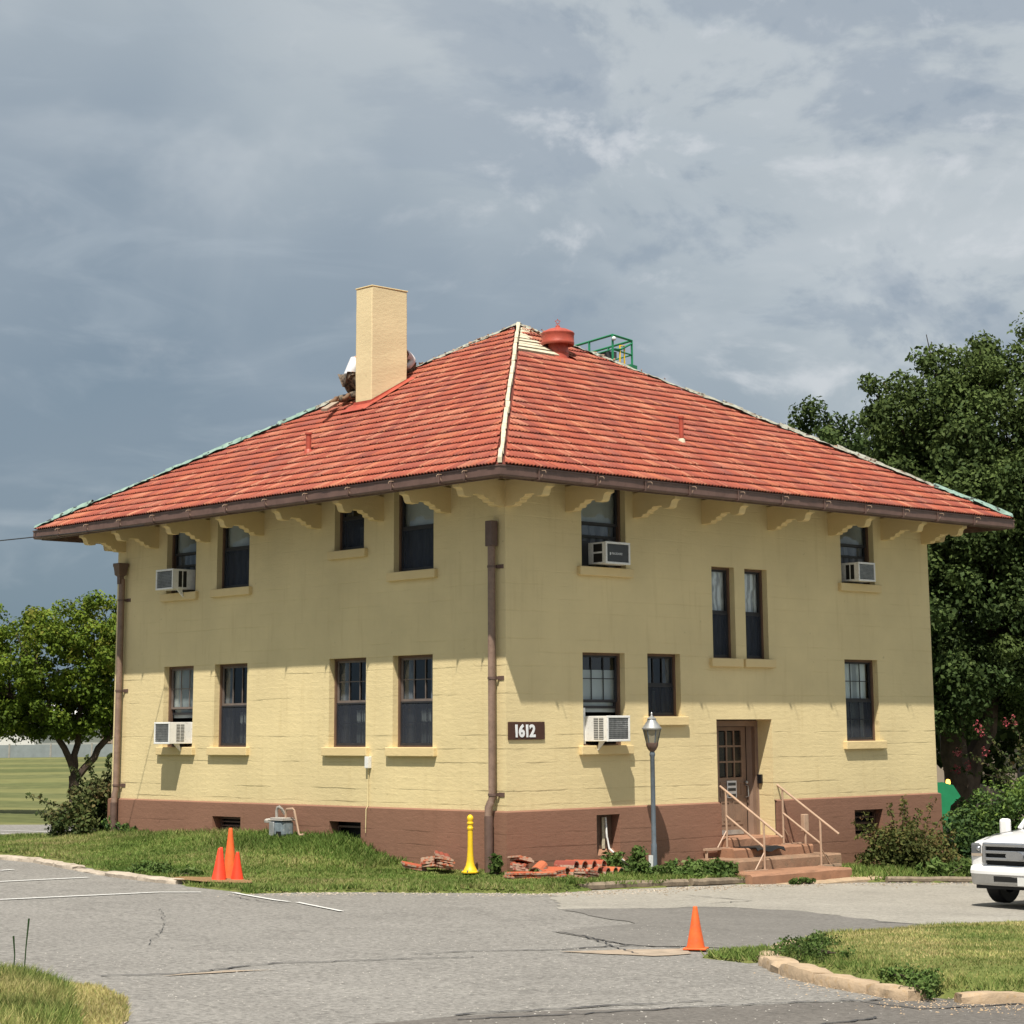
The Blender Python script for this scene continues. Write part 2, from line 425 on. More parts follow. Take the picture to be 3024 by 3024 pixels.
def tile_mat(name='clay_tile'):
    t = NT(name)
    at = t.N.new('ShaderNodeAttribute'); at.attribute_name = 'rnd'
    oi = t.N.new('ShaderNodeObjectInfo')
    r = t.math('FRACT', t.math('ADD', at.outputs['Fac'], oi.outputs['Random']))
    c = t.ramp(r, [(0.0, (0.24, 0.066, 0.050)), (0.3, (0.33, 0.086, 0.056)), (0.55, (0.38, 0.102, 0.060)), (0.72, (0.27, 0.09, 0.073)),
                   (0.86, (0.43, 0.142, 0.076)), (1.0, (0.44, 0.185, 0.125))])
    big = t.ramp(t.noise(0.75, 3, 0.6), [(0.35, 0.0), (0.65, 0.55)])
    c = t.mix(big, c, (0.35, 0.092, 0.058))
    mauve = t.ramp(t.noise(1.7, 4, 0.65), [(0.56, 0.0), (0.70, 0.5)])
    c = t.mix(mauve, c, (0.165, 0.066, 0.060))
    # weathering runs down each slope
    sx = t.N.new('ShaderNodeSeparateXYZ'); t.L.new(t.geo.outputs['Normal'], sx.inputs[0])
    sel = t.math('GREATER_THAN', t.math('ABSOLUTE', sx.outputs[0]), t.math('ABSOLUTE', sx.outputs[1]))
    def run(scale, off):
        a = t.noise(scale, 4, 0.65, stretch=(.45, 4.5, .45)); b = t.noise(scale, 4, 0.65, stretch=(4.5, .45, .45))
        return t.math('ADD', t.math('MULTIPLY', sel, a), t.math('MULTIPLY', t.math('SUBTRACT', 1.0, sel), b))
    rr_ = run(1.5, 0)
    c = t.mix(t.ramp(rr_, [(0.56, 0.0), (0.68, 0.9)]), c, (0.52, 0.235, 0.145))
    c = t.mix(t.ramp(rr_, [(0.28, 0.8), (0.43, 0.0)]), c, (0.185, 0.068, 0.060))
    pale = t.ramp(t.noise(2.6, 4, 0.7), [(0.62, 0.0), (0.76, 0.4)])
    c = t.mix(pale, c, (0.50, 0.27, 0.185))
    grime = t.ramp(t.noise(11, 4, 0.7), [(0.58, 0.0), (0.78, 0.45)])
    c = t.mix(grime, c, (0.13, 0.045, 0.035))
    t.bump(t.noise(50, 3), 0.35, 0.006)
    return t.fin(c, 0.78, 0, 0.2)
M['tile'] = tile_mat()
M['salvaged'] = None
def salvaged():
    t = NT('salvaged_tile')
    at = t.N.new('ShaderNodeObjectInfo')
    c = t.ramp(at.outputs['Random'], [(0.0, (0.22, 0.06, 0.045)), (0.4, (0.40, 0.10, 0.05)), (0.7, (0.50, 0.14, 0.06)), (1.0, (0.33, 0.13, 0.09))])
    sx = t.N.new('ShaderNodeSeparateXYZ'); t.L.new(t.geo.outputs['True Normal'], sx.inputs[0])
    side = t.math('LESS_THAN', t.math('ABSOLUTE', sx.outputs[2]), 0.45)
    n = t.ramp(t.noise(16, 3, 0.6), [(0.40, 0.0), (0.52, 0.85)])
    c = t.mix(t.math('MULTIPLY', side, n), c, (0.42, 0.33, 0.25))
    c = t.mix(t.ramp(t.noise(12, 4, 0.7), [(0.56, 0.0), (0.72, 0.6)]), c, (0.15, 0.075, 0.06))
    t.bump(t.noise(40, 3), 0.5, 0.01)
    return t.fin(c, 0.85, 0, 0.2)
M['salvaged'] = salvaged()
M['under_tile'] = pmat('under_tile', (0.13, 0.030, 0.020), 0.9, 0.2, 5)  # deck colour imitates the red shade and bounce light between tile courses
def felt():
    t = NT('green_roof_felt')
    c = t.ramp(t.noise(5, 3, 0.6), [(0.3, (0.15, 0.24, 0.20)), (0.6, (0.22, 0.33, 0.28)), (0.75, (0.33, 0.38, 0.32))])
    dk = t.ramp(t.noise(5.5, 3, 0.6, stretch=(1.0, 1.0, 1.3)), [(0.57, 0.0), (0.61, 1.0)])
    c = t.mix(dk, c, (0.025, 0.03, 0.028))
    t.bump(t.noise(9, 3), 0.8, 0.04)
    return t.fin(c, 0.7)
M['felt'] = felt()
def felt2():
    t = NT('weathered_hip_mortar')
    c = t.ramp(t.noise(7, 4, 0.65), [(0.3, (0.20, 0.16, 0.12)), (0.5, (0.30, 0.30, 0.25)), (0.65, (0.36, 0.38, 0.32))])
    dk = t.ramp(t.noise(8, 3, 0.6), [(0.58, 0.0), (0.63, 1.0)])
    c = t.mix(dk, c, (0.06, 0.045, 0.035))
    t.bump(t.noise(12, 3), 1.0, 0.05)
    return t.fin(c, 0.9)
M['felt_grey'] = felt2()
M['rubble'] = pmat('mortar_rubble', (0.36, 0.22, 0.14), 0.9, 0.35, 6, bump=0.8, bscale=20, dirt=(0.12, 0.08, 0.06))

def leaf_mat(name, pal, trans=0.25, tip=None):
    t = NT(name)
    at = t.N.new('ShaderNodeAttribute'); at.attribute_name = 'rnd'
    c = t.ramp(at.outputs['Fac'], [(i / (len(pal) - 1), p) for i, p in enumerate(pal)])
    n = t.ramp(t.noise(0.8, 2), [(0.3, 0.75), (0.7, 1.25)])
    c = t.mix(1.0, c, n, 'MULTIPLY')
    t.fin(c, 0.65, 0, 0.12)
    tr = t.N.new('ShaderNodeBsdfTranslucent'); t.L.new(c, tr.inputs[0])
    mx = t.N.new('ShaderNodeMixShader'); mx.inputs[0].default_value = trans
    t.L.new(t.b.outputs[0], mx.inputs[1]); t.L.new(tr.outputs[0], mx.inputs[2])
    t.L.new(mx.outputs[0], t.N['Material Output'].inputs['Surface'])
    return t.mat
M['leaf_left'] = leaf_mat('leaves_bright', [(0.055, 0.09, 0.014), (0.095, 0.15, 0.018), (0.15, 0.205, 0.025), (0.20, 0.20, 0.035)])
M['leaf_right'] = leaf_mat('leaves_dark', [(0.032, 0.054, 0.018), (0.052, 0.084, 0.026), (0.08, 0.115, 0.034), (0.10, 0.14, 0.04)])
M['leaf_hedge'] = leaf_mat('leaves_hedge', [(0.04, 0.08, 0.03), (0.075, 0.13, 0.04), (0.12, 0.19, 0.045), (0.17, 0.25, 0.05)])
M['leaf_bush'] = leaf_mat('leaves_bush', [(0.035, 0.055, 0.018), (0.06, 0.085, 0.026), (0.10, 0.11, 0.04), (0.14, 0.10, 0.045)])
M['leaf_dry'] = leaf_mat('leaves_russet', [(0.055, 0.07, 0.022), (0.085, 0.105, 0.03), (0.13, 0.125, 0.04), (0.17, 0.10, 0.05)])
M['leaf_weed'] = leaf_mat('leaves_weed', [(0.04, 0.075, 0.02), (0.07, 0.12, 0.028), (0.11, 0.17, 0.045), (0.15, 0.19, 0.07)])
M['flower'] = leaf_mat('pink_flowers', [(0.26, 0.04, 0.06), (0.34, 0.06, 0.08), (0.42, 0.12, 0.12), (0.30, 0.16, 0.10)])
M['blade'] = leaf_mat('grass_blades', [(0.085, 0.145, 0.030), (0.13, 0.20, 0.045), (0.21, 0.25, 0.075), (0.36, 0.32, 0.15)])
M['blade_dry'] = leaf_mat('dry_grass_blades', [(0.10, 0.16, 0.035), (0.19, 0.23, 0.065), (0.34, 0.33, 0.12), (0.46, 0.39, 0.18)])

def turf(name, a, b, c, sc=1.0, stripes=0.0):
    t = NT(name)
    n1 = t.noise(0.7 * sc, 4, 0.65); n2 = t.noise(9 * sc, 4, 0.7)
    col = t.ramp(n1, [(0.3, a), (0.5, b), (0.7, c)])
    col = t.mix(t.ramp(n2, [(0.35, 0.0), (0.7, 0.8)]), col, tuple(x * 0.6 for x in a))
    if stripes:
        sep = t.N.new('ShaderNodeSeparateXYZ'); t.L.new(t.pos, sep.inputs[0])
        s = t.math('ADD', t.math('MULTIPLY', sep.outputs[0], 0.045), t.math('MULTIPLY', sep.outputs[1], 0.085))
        s = t.math('SINE', t.math('MULTIPLY', t.math('ADD', s, t.math('MULTIPLY', t.noise(0.02, 3), 2.6)), 4.0))
        col = t.mix(t.ramp(s, [(0.1, 0.0), (0.6, stripes)]), col, (0.33, 0.30, 0.12))
    t.bump(t.noise(25 * sc, 3), 0.8, 0.03)
    return t.fin(col, 0.95, 0, 0.1)
M['field'] = turf('field_grass', (0.10, 0.115, 0.043), (0.135, 0.15, 0.058), (0.18, 0.18, 0.078), 0.12, 0.22)
M['lawn'] = turf('lawn_soil', (0.10, 0.145, 0.035), (0.16, 0.18, 0.055), (0.24, 0.21, 0.09))
M['dirt'] = turf('bare_dirt', (0.30, 0.18, 0.085), (0.36, 0.23, 0.12), (0.28, 0.20, 0.10), 3)
def asphalt(name, col, warm=0.06, agg=0.3, dark=None):
    t = NT(name)
    big = t.noise(0.22, 4, 0.6); mid = t.noise(1.6, 5, 0.65); fine = t.noise(16, 4, 0.85)
    streak = t.noise(0.5, 4, 0.6, stretch=(0.35, 2.2, 1), rot=(0, 0, 0.6))
    c = t.ramp(big, [(0.3, tuple(x * 0.90 for x in col)), (0.7, tuple(x * 1.10 for x in col))])
    c = t.mix(t.ramp(mid, [(0.40, 0.0), (0.72, 0.42)]), c, tuple(x * 0.72 for x in col))
    c = t.mix(t.ramp(streak, [(0.52, 0.0), (0.72, 0.28)]), c, tuple(x * y for x, y in zip(col, (0.74, 0.73, 0.72))))
    blot = t.ramp(t.noise(0.55, 5, 0.7, dist=0.6), [(0.54, 0.0), (0.64, 0.42)])
    c = t.mix(blot, c, tuple(x * 0.66 for x in col))
    c = t.mix(t.ramp(t.noise(0.9, 4, 0.6, stretch=(1.8, 0.5, 1)), [(0.60, 0.0), (0.75, 0.30)]), c, tuple(min(1, x * 1.28) for x in col))
    c = t.mix(t.ramp(fine, [(0.36, agg), (0.49, 0.0)]), c, tuple(x * 0.45 for x in col))
    c = t.mix(t.ramp(fine, [(0.52, 0.0), (0.66, agg)]), c, tuple(min(1, x * 1.5) for x in col))
    t.bump(t.noise(22, 4, 0.8), 0.8, 0.02)
    return t.fin(c, 0.9, 0, 0.2)
M['asphalt'] = asphalt('old_asphalt', (0.235, 0.225, 0.208), agg=0.85)
M['patch'] = asphalt('asphalt_patch', (0.185, 0.176, 0.163), agg=0.5)
M['apron'] = asphalt('pale_apron', (0.315, 0.298, 0.262), agg=0.5)
M['road'] = asphalt('road_asphalt', (0.145, 0.134, 0.122), agg=0.6)
M['crack'] = pmat('crack_sealer', (0.045, 0.045, 0.047), 0.8, 0.35, 5)
M['sand'] = pmat('sandy_joint', (0.33, 0.265, 0.20), 0.95, 0.2, 5, bump=0.6, bscale=40)
PX = {
 'apron': [(-1.01, -2.12), (0.07, -1.74), (1.85, -1.58), (4.04, -1.67), (6.73, -2.36), (8.83, -3.3), (9.85, -4.33), (-1.08, -11.38), (-0.52, -9.26), (-0.6, -8.25), (-0.11, -6.26), (-0.78, -5.28), (-3.31, -4.72)],
 'patch': [(-3.39, -4.8), (-0.87, -5.36), (-0.19, -6.33), (-0.68, -8.31), (-0.6, -9.31), (-3.08, -9.95), (-5.5, -10.63), (-6.17, -9.7), (-6.59, -9.19), (-6.03, -7.39), (-4.12, -6.97)],
 'road': [(-14.33, -13.23), (-12.7, -13.2), (-11.77, -13.35), (-10.01, -13.93), (-9.26, -14.15), (-8.18, -14.51), (-6.22, -15.27), (-11.82, -19.45), (-15.67, -16.79)],
 'c1': [(-8.42, -2.35), (-9.55, -4.22), (-10.23, -5.16), (-10.66, -5.74), (-11.1, -6.28), (-11.36, -6.65)],
 'c2': [(-6.07, -0.58), (-6.34, -1.86), (-6.17, -2.38)],
 'c3': [(-13.57, -9.14), (-13.27, -9.21), (-12.83, -9.34), (-12.01, -9.12), (-11.4, -8.99), (-10.83, -9.11), (-10.34, -9.19), (-9.7, -9.28), (-9.12, -9.46)],
 'c4': [(-9.5, -8.86), (-8.68, -8.96), (-7.69, -9.27), (-6.64, -9.23), (-6.27, -9.79)],
 'c5': [(-6.03, -7.39), (-6.22, -8.2), (-6.59, -9.19)],
 'c6': [(-12.68, -13.17), (-12.24, -13.15), (-11.9, -13.23), (-11.21, -13.3), (-10.51, -13.45), (-10.05, -13.53)],
 'c7': [(-12.86, -13.38), (-12.37, -13.48), (-11.79, -13.63), (-11.14, -13.73), (-10.43, -13.81), (-9.43, -14.05), (-8.78, -14.25)],
 'c8': [(-8.81, -14.09), (-8.86, -14.43), (-8.84, -14.99), (-8.29, -15.1), (-7.59, -15.2)],
 'c9': [(-8.81, -14.27), (-8.29, -14.35), (-7.91, -14.66), (-7.7, -15.27)],
 'c10': [(-0.86, -8.32), (-0.66, -8.62), (-0.57, -8.95)],
 'c11': [(-6.12, -8.01), (-7.3, -10.03)],
 'c12': [(-12.07, -15.19), (-10.85, -15.22), (-9.65, -15.15)],
 'c13': [(-13.07, -12.22), (-12.04, -11.45), (-11.17, -10.93), (-10.25, -10.33)],
 'c14': [(-0.27, -4.8), (0.85, -4.67), (0.81, -3.38)],
 'sand1': [(-13.09, -9.47), (-12.39, -9.48), (-11.77, -9.49), (-12.23, -9.35), (-12.79, -9.37)],
 'sand2': [(-7.87, -9.45), (-7.19, -9.6), (-6.32, -9.84), (-6.76, -10.32), (-7.37, -10.34), (-7.62, -9.86)],
 'l1': [(-8.21, 3.19), (-7.57, 3.36), (-5.71, 3.84)],
 'l2': [(-9.98, -0.1), (-9.5, -0.09), (-8.12, 0.14), (-6.63, 0.38), (-6.04, 0.15)],
 'l3': [(-5.66, -0.13), (-6.01, -1.66), (-6.02, -2.0)],
 'l4': [(-5.98, -2.13), (-6.21, -2.91), (-6.45, -3.75)],
 'l5': [(2.39, 21.2), (2.88, 20.51), (3.37, 19.83)],
 'l6': [(1.44, 19.5), (1.65, 18.88), (1.86, 18.26)],
 'l0': [(-6.11, 5.98), (-5.74, 6.19)],
 'curbL': [(-4.19, 11.04), (-4.17, 9.45), (-4.11, 8.11), (-4.66, 5.84), (-5.04, 4.21), (-5.17, 3.06), (-5.17, 1.92)],
 'islandK': [(-6.8, -11.5), (-7.69, -12.47), (-7.87, -13.15), (-7.99, -13.82), (-8.13, -14.44)],
 'islandK2': [(-6.74, -11.66), (-5.78, -10.84), (-4.56, -10.0), (-4.08, -9.85)],
 'islandK3': [(-7.7, -14.69), (-7.24, -14.97), (-6.74, -15.31)],
 'islandP': [(-6.25, -11.41), (-6.87, -12.34), (-7.19, -13.2), (-7.44, -13.93), (-6.59, -14.53), (-5.78, -15.0), (2.44, -10.39), (0.21, -9.99), (-1.25, -9.74), (-2.95, -9.85), (-4.14, -9.9), (-5.61, -10.79)],
 'islandG': [(-6.66, -10.58), (-6.21, -10.61), (-5.46, -10.51), (-6.75, -11.53), (-6.79, -11.12)],
 'botP': [(-15.19, -7.86), (-14.32, -8.72), (-14.16, -9.02), (-14.28, -9.76), (-14.56, -10.45), (-15.02, -11.25), (-15.65, -12.4), (-17.58, -15.48), (-18.92, -14.56)],
 'botS': [(-14.45, -10.05), (-14.48, -10.49), (-14.84, -11.36), (-15.69, -12.9), (-15.93, -12.75), (-14.93, -11.1)],
 'timber': [(-0.63, -1.6), (5.09, -0.95)],
 'road_poly_dbg': [(-15.99, -11.71), (-8.93, -16.09)],
}
# ------------------------------------------------------------- the ground
def G(x, y):
    return -0.11 - 0.032 * x + 0.012 * y
def Gv(x, y):
    return -0.11 - 0.032 * np.clip(x, -60, 30) + 0.012 * np.clip(y, -60, 40)
def far_rise(x, y):
    d = np.hypot(x + 24, y + 26)
    return np.clip(d - 75, 0, 400) * 0.0085
def structure(o):
    o['kind'] = 'structure'; return o

def grid_mesh(name, xs, ys, zf, mat):
    X, Y = np.meshgrid(xs, ys); Z = zf(X, Y)
    V = np.stack([X.ravel(), Y.ravel(), Z.ravel()], 1)
    nx, ny = len(xs), len(ys)
    i = np.arange(nx - 1); j = np.arange(ny - 1)
    I, J = np.meshgrid(i, j); b = (J * nx + I).ravel()
    F = np.stack([b, b + 1, b + nx + 1, b + nx], 1)
    return link(name, np_mesh(name, V, F, mat, smooth=True))

xs = np.concatenate([np.linspace(-900, -60, 12), np.linspace(-50, 60, 45), np.linspace(70, 300, 24), np.linspace(330, 1500, 14)])
structure(grid_mesh('grass_field', xs, xs.copy(), lambda x, y: Gv(x, y) - 0.05 + far_rise(x, y), M['field']))

def sheet(name, poly, lift, mat, kind='structure'):
    """flat sheet lying on the gently tilted ground plane, triangulated by bmesh"""
    bm = bmesh.new()
    vs = [bm.verts.new((x, y, G(x, y) + lift)) for x, y in poly]
    f = bm.faces.new(vs)
    if f.normal.z < 0: f.normal_flip()
    bmesh.ops.triangulate(bm, faces=[f])
    me = bpy.data.meshes.new(name); bm.to_mesh(me); bm.free(); me.materials.append(mat)
    o = link(name, me)
    if kind: o['kind'] = kind
    return o

def rough_poly(poly, step=0.25, amp=0.05, seed=1):
    rs = random.Random(seed); out = []
    n = len(poly)
    for i in range(n):
        a, b = poly[i], poly[(i + 1) % n]
        L = math.hypot(b[0] - a[0], b[1] - a[1]); k = max(1, min(60, int(L / step)))
        for j in range(k):
            t = j / k
            out.append((a[0] + (b[0] - a[0]) * t + rs.uniform(-amp, amp), a[1] + (b[1] - a[1]) * t + rs.uniform(-amp, amp)))
    return out

sheet('car_park', [(-60, -60), (30, -60), (30, 12), (13, 14), (13.5, 24.5), (-40, 26), (-60, 26)], -0.004, M['asphalt'])
sheet('pale_concrete_apron', rough_poly([(x, y) for x, y in PX['apron'][:7]] + [(20, -6.5), (20, -16), (2, -12)] + PX['apron'][7 + 1:], 0.3, 0.10, 3), 0.0, M['apron'])
sheet('dark_asphalt_patch', rough_poly(PX['patch'], 0.3, 0.07, 4), 0.004, M['patch'])
_up = [p for p in rough_poly([(-22, -12.0), (-18.0, -12.6)] + PX['road'][:7] + [(-3, -17.2), (6, -22.0), (14, -26.5)], 0.5, 0.03, 5)]
_k = min(range(len(_up)), key=lambda i: -_up[i][0])
_up = _up[:_k + 1]
_m = MB()
_v = []
for _x, _y in _up: _v += [(_x, _y, G(_x, _y)), (_x - 9.0, _y - 15.0, G(_x - 9.0, _y - 15.0))]
_m.add(_v, [(2 * i, 2 * i + 1, 2 * i + 3, 2 * i + 2) for i in range(len(_up) - 1)])
structure(_m.build('road', M['road']))

def ribbon(name, pts, w0, w1, lift, mat, jit=0.03, seed=0, step=0.12, label=None, cat=None, group=None, kind=None):
    rs = random.Random(seed); P = []
    for a, b in zip(pts[:-1], pts[1:]):
        L = math.hypot(b[0] - a[0], b[1] - a[1]); k = max(1, int(L / step))
        for j in range(k):
            t = j / k; P.append((a[0] + (b[0] - a[0]) * t, a[1] + (b[1] - a[1]) * t))
    P.append(pts[-1])
    v, f = [], []
    for i, p in enumerate(P):
        a, b = P[max(0, i - 1)], P[min(len(P) - 1, i + 1)]
        dx, dy = b[0] - a[0], b[1] - a[1]; l = math.hypot(dx, dy) or 1
        nx, ny = -dy / l, dx / l
        w = rs.uniform(w0, w1) / 2; jx, jy = rs.uniform(-jit, jit), rs.uniform(-jit, jit)
        for s in (-1, 1):
            x, y = p[0] + nx * w * s + jx, p[1] + ny * w * s + jy
            v.append((x, y, G(x, y) + lift))
    f = [(2 * i, 2 * i + 1, 2 * i + 3, 2 * i + 2) for i in range(len(P) - 1)]
    m = MB(); m.add(v, f)
    o = m.build(name, mat)
    if kind: o['kind'] = kind
    else: tag(o, label, cat, group)
    return o
for i, (k, w0, w1) in enumerate((('c1', 0.001, 0.012), ('c2', .008, .03), ('c3', .012, .05), ('c4', .012, .06), ('c5', .01, .035), ('c6', .015, .055),
                                 ('c7', .012, .05), ('c8', .02, .06), ('c9', .02, .05), ('c10', .01, .05), ('c11', .01, .03), ('c12', .02, .05), ('c14', .01, .05))):
    ribbon('crack', PX[k], w0, w1, 0.006 + i * 0.0002, M['crack'], 0.04, i, kind='structure')
for i, k in enumerate(('sand1', 'sand2')):
    sheet('sandy_joint', rough_poly(PX[k], 0.25, 0.035, 20 + i), 0.0048 + i * .0003, M['sand'])
lines = (('l1', 'short white parking line nearest the broken kerb', 0.10), ('l2', 'long white parking line curving towards the traffic cones', 0.10),
         ('l3', 'worn white line in front of the cones, nearer piece', 0.09), ('l4', 'worn white line in front of the cones, farther right piece', 0.08),
         ('l0', 'short stub of white line at the left edge below the kerb', 0.10),
         ('l5', 'farther white line of the small car park behind the left bush', 0.12), ('l6', 'nearer white line of the small car park behind the left bush', 0.12))
for i, (k, lab, w) in enumerate(lines):
    ribbon('painted_line', PX[k], w * .9, w, 0.009, M['paint_white'], 0.004, i, 0.3, lab, 'painted line')

# lawns: each dives below the asphalt outside its own outline
def sdf(px, py, poly):
    """signed distance, negative inside"""
    d = np.full(px.shape, 1e9); ins = np.zeros(px.shape, bool)
    n = len(poly)
    for i in range(n):
        ax, ay = poly[i]; bx, by = poly[(i + 1) % n]
        ex, ey = bx - ax, by - ay
        t = np.clip(((px - ax) * ex + (py - ay) * ey) / (ex * ex + ey * ey + 1e-9), 0, 1)
        d = np.minimum(d, np.hypot(px - ax - t * ex, py - ay - t * ey))
        c = ((ay > py) != (by > py)) & (px < (bx - ax) * (py - ay) / ((by - ay) if by != ay else 1e-9) + ax)
        ins ^= c
    return np.where(ins, -d, d)
def wob(x, y, s=1.0):
    return (np.sin(x * 2.3 * s + 1.1) * np.sin(y * 2.9 * s + .3) + .6 * np.sin(x * 5.7 * s + y * 4.1 * s) + .35 * np.sin(x * 11.3 * s - y * 9.1 * s)) * 0.05

LAWN = [(-3.0, 17.6), (-3.2, 14), (-3.55, 11.0), (-3.5, 8.9), (-4.1, 6.5), (-4.6, 4.8), (-4.8, 3.5), (-4.95, 2.2), (-5.3, 1.6), (-5.45, -.25), (-4.3, -.4), (-2.2, -1.4),
        (-1.0, -2.0), (-.2, -1.85), (.6, -1.72), (4.4, -1.42), (4.45, .3), (.3, .3), (.3, 12.0), (2.5, 12.0), (2.5, 17.6)]
BEDR = [(6.9, .3), (6.9, -1.9), (7.3, -2.15), (9.5, -3.0), (12.5, -3.6), (22, -4.5), (22, 10), (12.4, 10), (12.4, .3)]
wy = np.array([-2.5, -1, 0, 1.2, 2.2, 2.8, 3.3, 3.7, 4.1, 5, 7, 9, 11.3, 14, 17.5])
wz = np.array([0.0, .04, .07, .07, .10, .17, .27, .42, .52, .56, .54, .47, .40, .28, .02])
def lawn_top(x, y):
    wall = np.interp(y, wy, wz)
    t = np.clip(-x / 4.6, 0, 1); t = t ** 0.75
    base = Gv(x, y) + 0.035
    left = wall * (1 - t) + base * t
    bed = Gv(x, y) + 0.10 + 0.10 * np.clip((y + 1.5) / 1.5, 0, 1)
    bed = np.minimum(bed, 0.08)
    s = np.clip((x + 0.5) / 0.9, 0, 1) * (y < 1)
    z = left * (1 - s) + bed * s
    return z + wob(x, y) * 0.25
def lawn_z(x, y):
    d = sdf(x, y, LAWN) + wob(x, y)
    top = lawn_top(x, y)
    return np.where(d < -0.10, top, np.where(d < 0.06, (Gv(x, y) + .012) + (top - Gv(x, y) - .012) * np.clip((0.06 - d) / 0.16, 0, 1), Gv(x, y) - 0.04))
structure(grid_mesh('front_lawn', np.arange(-6.2, 5.0, 0.14), np.arange(-2.8, 18.4, 0.14), lawn_z, M['lawn']))
def bed_z(x, y):
    d = sdf(x, y, BEDR) + wob(x, y)
    return np.where(d < 0, Gv(x, y) + 0.03 + 0.10 * np.clip(-d / 0.8, 0, 1), Gv(x, y) - 0.04)
structure(grid_mesh('planting_bed', np.arange(6.4, 23, 0.2), np.arange(-5, 10.4, 0.2), bed_z, M['lawn']))
ISL = PX['islandP']
ISL = [(-6.55, -11.45), (-7.02, -12.35), (-7.4, -13.2), (-7.68, -13.95), (-7.95, -14.5), (-7.3, -15.0), (-6.5, -15.5), (3, -21), (9, -15), (1.79, -10.9), (-0.27, -10.31), (-1.62, -10.01), (-3.23, -10.07), (-4.36, -10.18), (-5.79, -10.95)]
def isl_z(x, y):
    d = sdf(x, y, ISL) + wob(x, y) * .5
    e = np.clip(-d / 1.0, 0, 1)
    return np.where(d < 0.02, Gv(x, y) + 0.09 + 0.12 * e, Gv(x, y) - 0.04)
structure(grid_mesh('island_lawn', np.arange(-8.6, 9.5, 0.16), np.arange(-21.2, -9.4, 0.16), isl_z, M['lawn']))
GAP = [(-6.95, -10.72), (-5.7, -10.5), (-5.6, -10.85), (-6.7, -11.5), (-7.0, -11.3)]
def gap_z(x, y):
    d = sdf(x, y, GAP) + wob(x, y) * .5
    return np.where(d < 0, Gv(x, y) + 0.035, Gv(x, y) - 0.04)
structure(grid_mesh('weedy_joint', np.arange(-7.4, -5.3, 0.1), np.arange(-11.8, -10.2, 0.1), gap_z, M['lawn']))
BOT = [(-15.2, -7.5), (-14.3, -8.4), (-14.1, -8.9), (-14.22, -9.6), (-14.55, -10.35), (-15.0, -11.2), (-15.7, -12.4), (-17.6, -15.4), (-24, -12), (-20, -5)]
def bot_z(x, y):
    d = sdf(x, y, BOT) + wob(x, y) * .6
    return np.where(d < 0, Gv(x, y) + 0.02 + 0.10 * np.clip(-d / 0.8, 0, 1), Gv(x, y) - 0.04)
structure(grid_mesh('corner_lawn', np.arange(-24, -13.4, 0.15), np.arange(-15.8, -4.6, 0.15), bot_z, M['lawn']))
sheet('sandy_edge', rough_poly([(-14.2, -9.5), (-14.05, -10.0), (-14.35, -10.9), (-15.1, -12.1), (-15.9, -12.9), (-15.6, -12.2), (-14.9, -11.0), (-14.5, -10.2)], 0.2, 0.02, 9), 0.005, M['sand'])
# bare orange dirt patch under the stacked cones
sheet('bare_dirt_patch', rough_poly([(-5.3, 2.1), (-4.75, 2.6), (-4.3, 2.3), (-4.2, 1.5), (-4.5, .95), (-4.8, .9), (-5.1, 1.3)], 0.15, 0.06, 12), 0.07, M['dirt'])

# grass blades (nobody could count them)
def blades(name, x0, x1, y0, y1, n, hf, zf, inside, mat, seed, w=0.012, dry=None, group=None):
    r = np.random.default_rng(seed)
    X = r.uniform(x0, x1, n * 3); Y = r.uniform(y0, y1, n * 3)
    k = inside(X, Y); X, Y = X[k][:n], Y[k][:n]; n = len(X)
    clump = 0.5 + 0.5 * np.sin(X * 3.1 + np.sin(Y * 2.3) * 2) * np.sin(Y * 3.7 + 1.3)
    H = hf(X, Y) * r.uniform(0.5, 1.25, n) * (0.75 + 0.5 * clump)
    Z = zf(X, Y)
    a = r.uniform(0, 2 * PI, n); lean = r.uniform(0.2, 1.3, n) * H; b = r.uniform(0, 2 * PI, n)
    W = w * r.uniform(.7, 1.5, n)
    p0 = np.stack([X - np.cos(a) * W, Y - np.sin(a) * W, Z - 0.01], 1)
    p1 = np.stack([X + np.cos(a) * W, Y + np.sin(a) * W, Z - 0.01], 1)
    p2 = np.stack([X + np.cos(b) * lean, Y + np.sin(b) * lean, Z + H], 1)
    V = np.stack([p0, p1, p2], 1).reshape(-1, 3)
    F = np.arange(3 * n).reshape(-1, 3)
    tone = np.clip(r.normal(0.42, 0.2, n) + (dry(X, Y) if dry else 0), 0, 1)
    o = link(name, np_mesh(name, V, F, mat, np.repeat(tone, 3)))
    tag(o, kind='stuff')
    return o
def f_lawn(x, y): return ((sdf(x, y, LAWN) + wob(x, y)) < 0.05) & (((x + 4.72) / .62) ** 2 + ((y - 1.62) / .95) ** 2 + wob(x, y, 2) * 4 > 1)
def lawn_h(x, y):
    m = 0.042 + 0.06 * np.exp(-((x + 0.5) / 0.9) ** 2) * (y > 2.5)
    edge = np.exp(-((sdf(x, y, LAWN) + .15) / 0.22) ** 2) * 0.03
    k = np.exp(-(((x - .6) / 1.3) ** 2 + ((y + .9) / .5) ** 2)) + np.exp(-(((x + .5) / .35) ** 2 + ((y - 1.2) / .8) ** 2))
    return (m + edge) * (1 - .6 * np.clip(k, 0, 1))
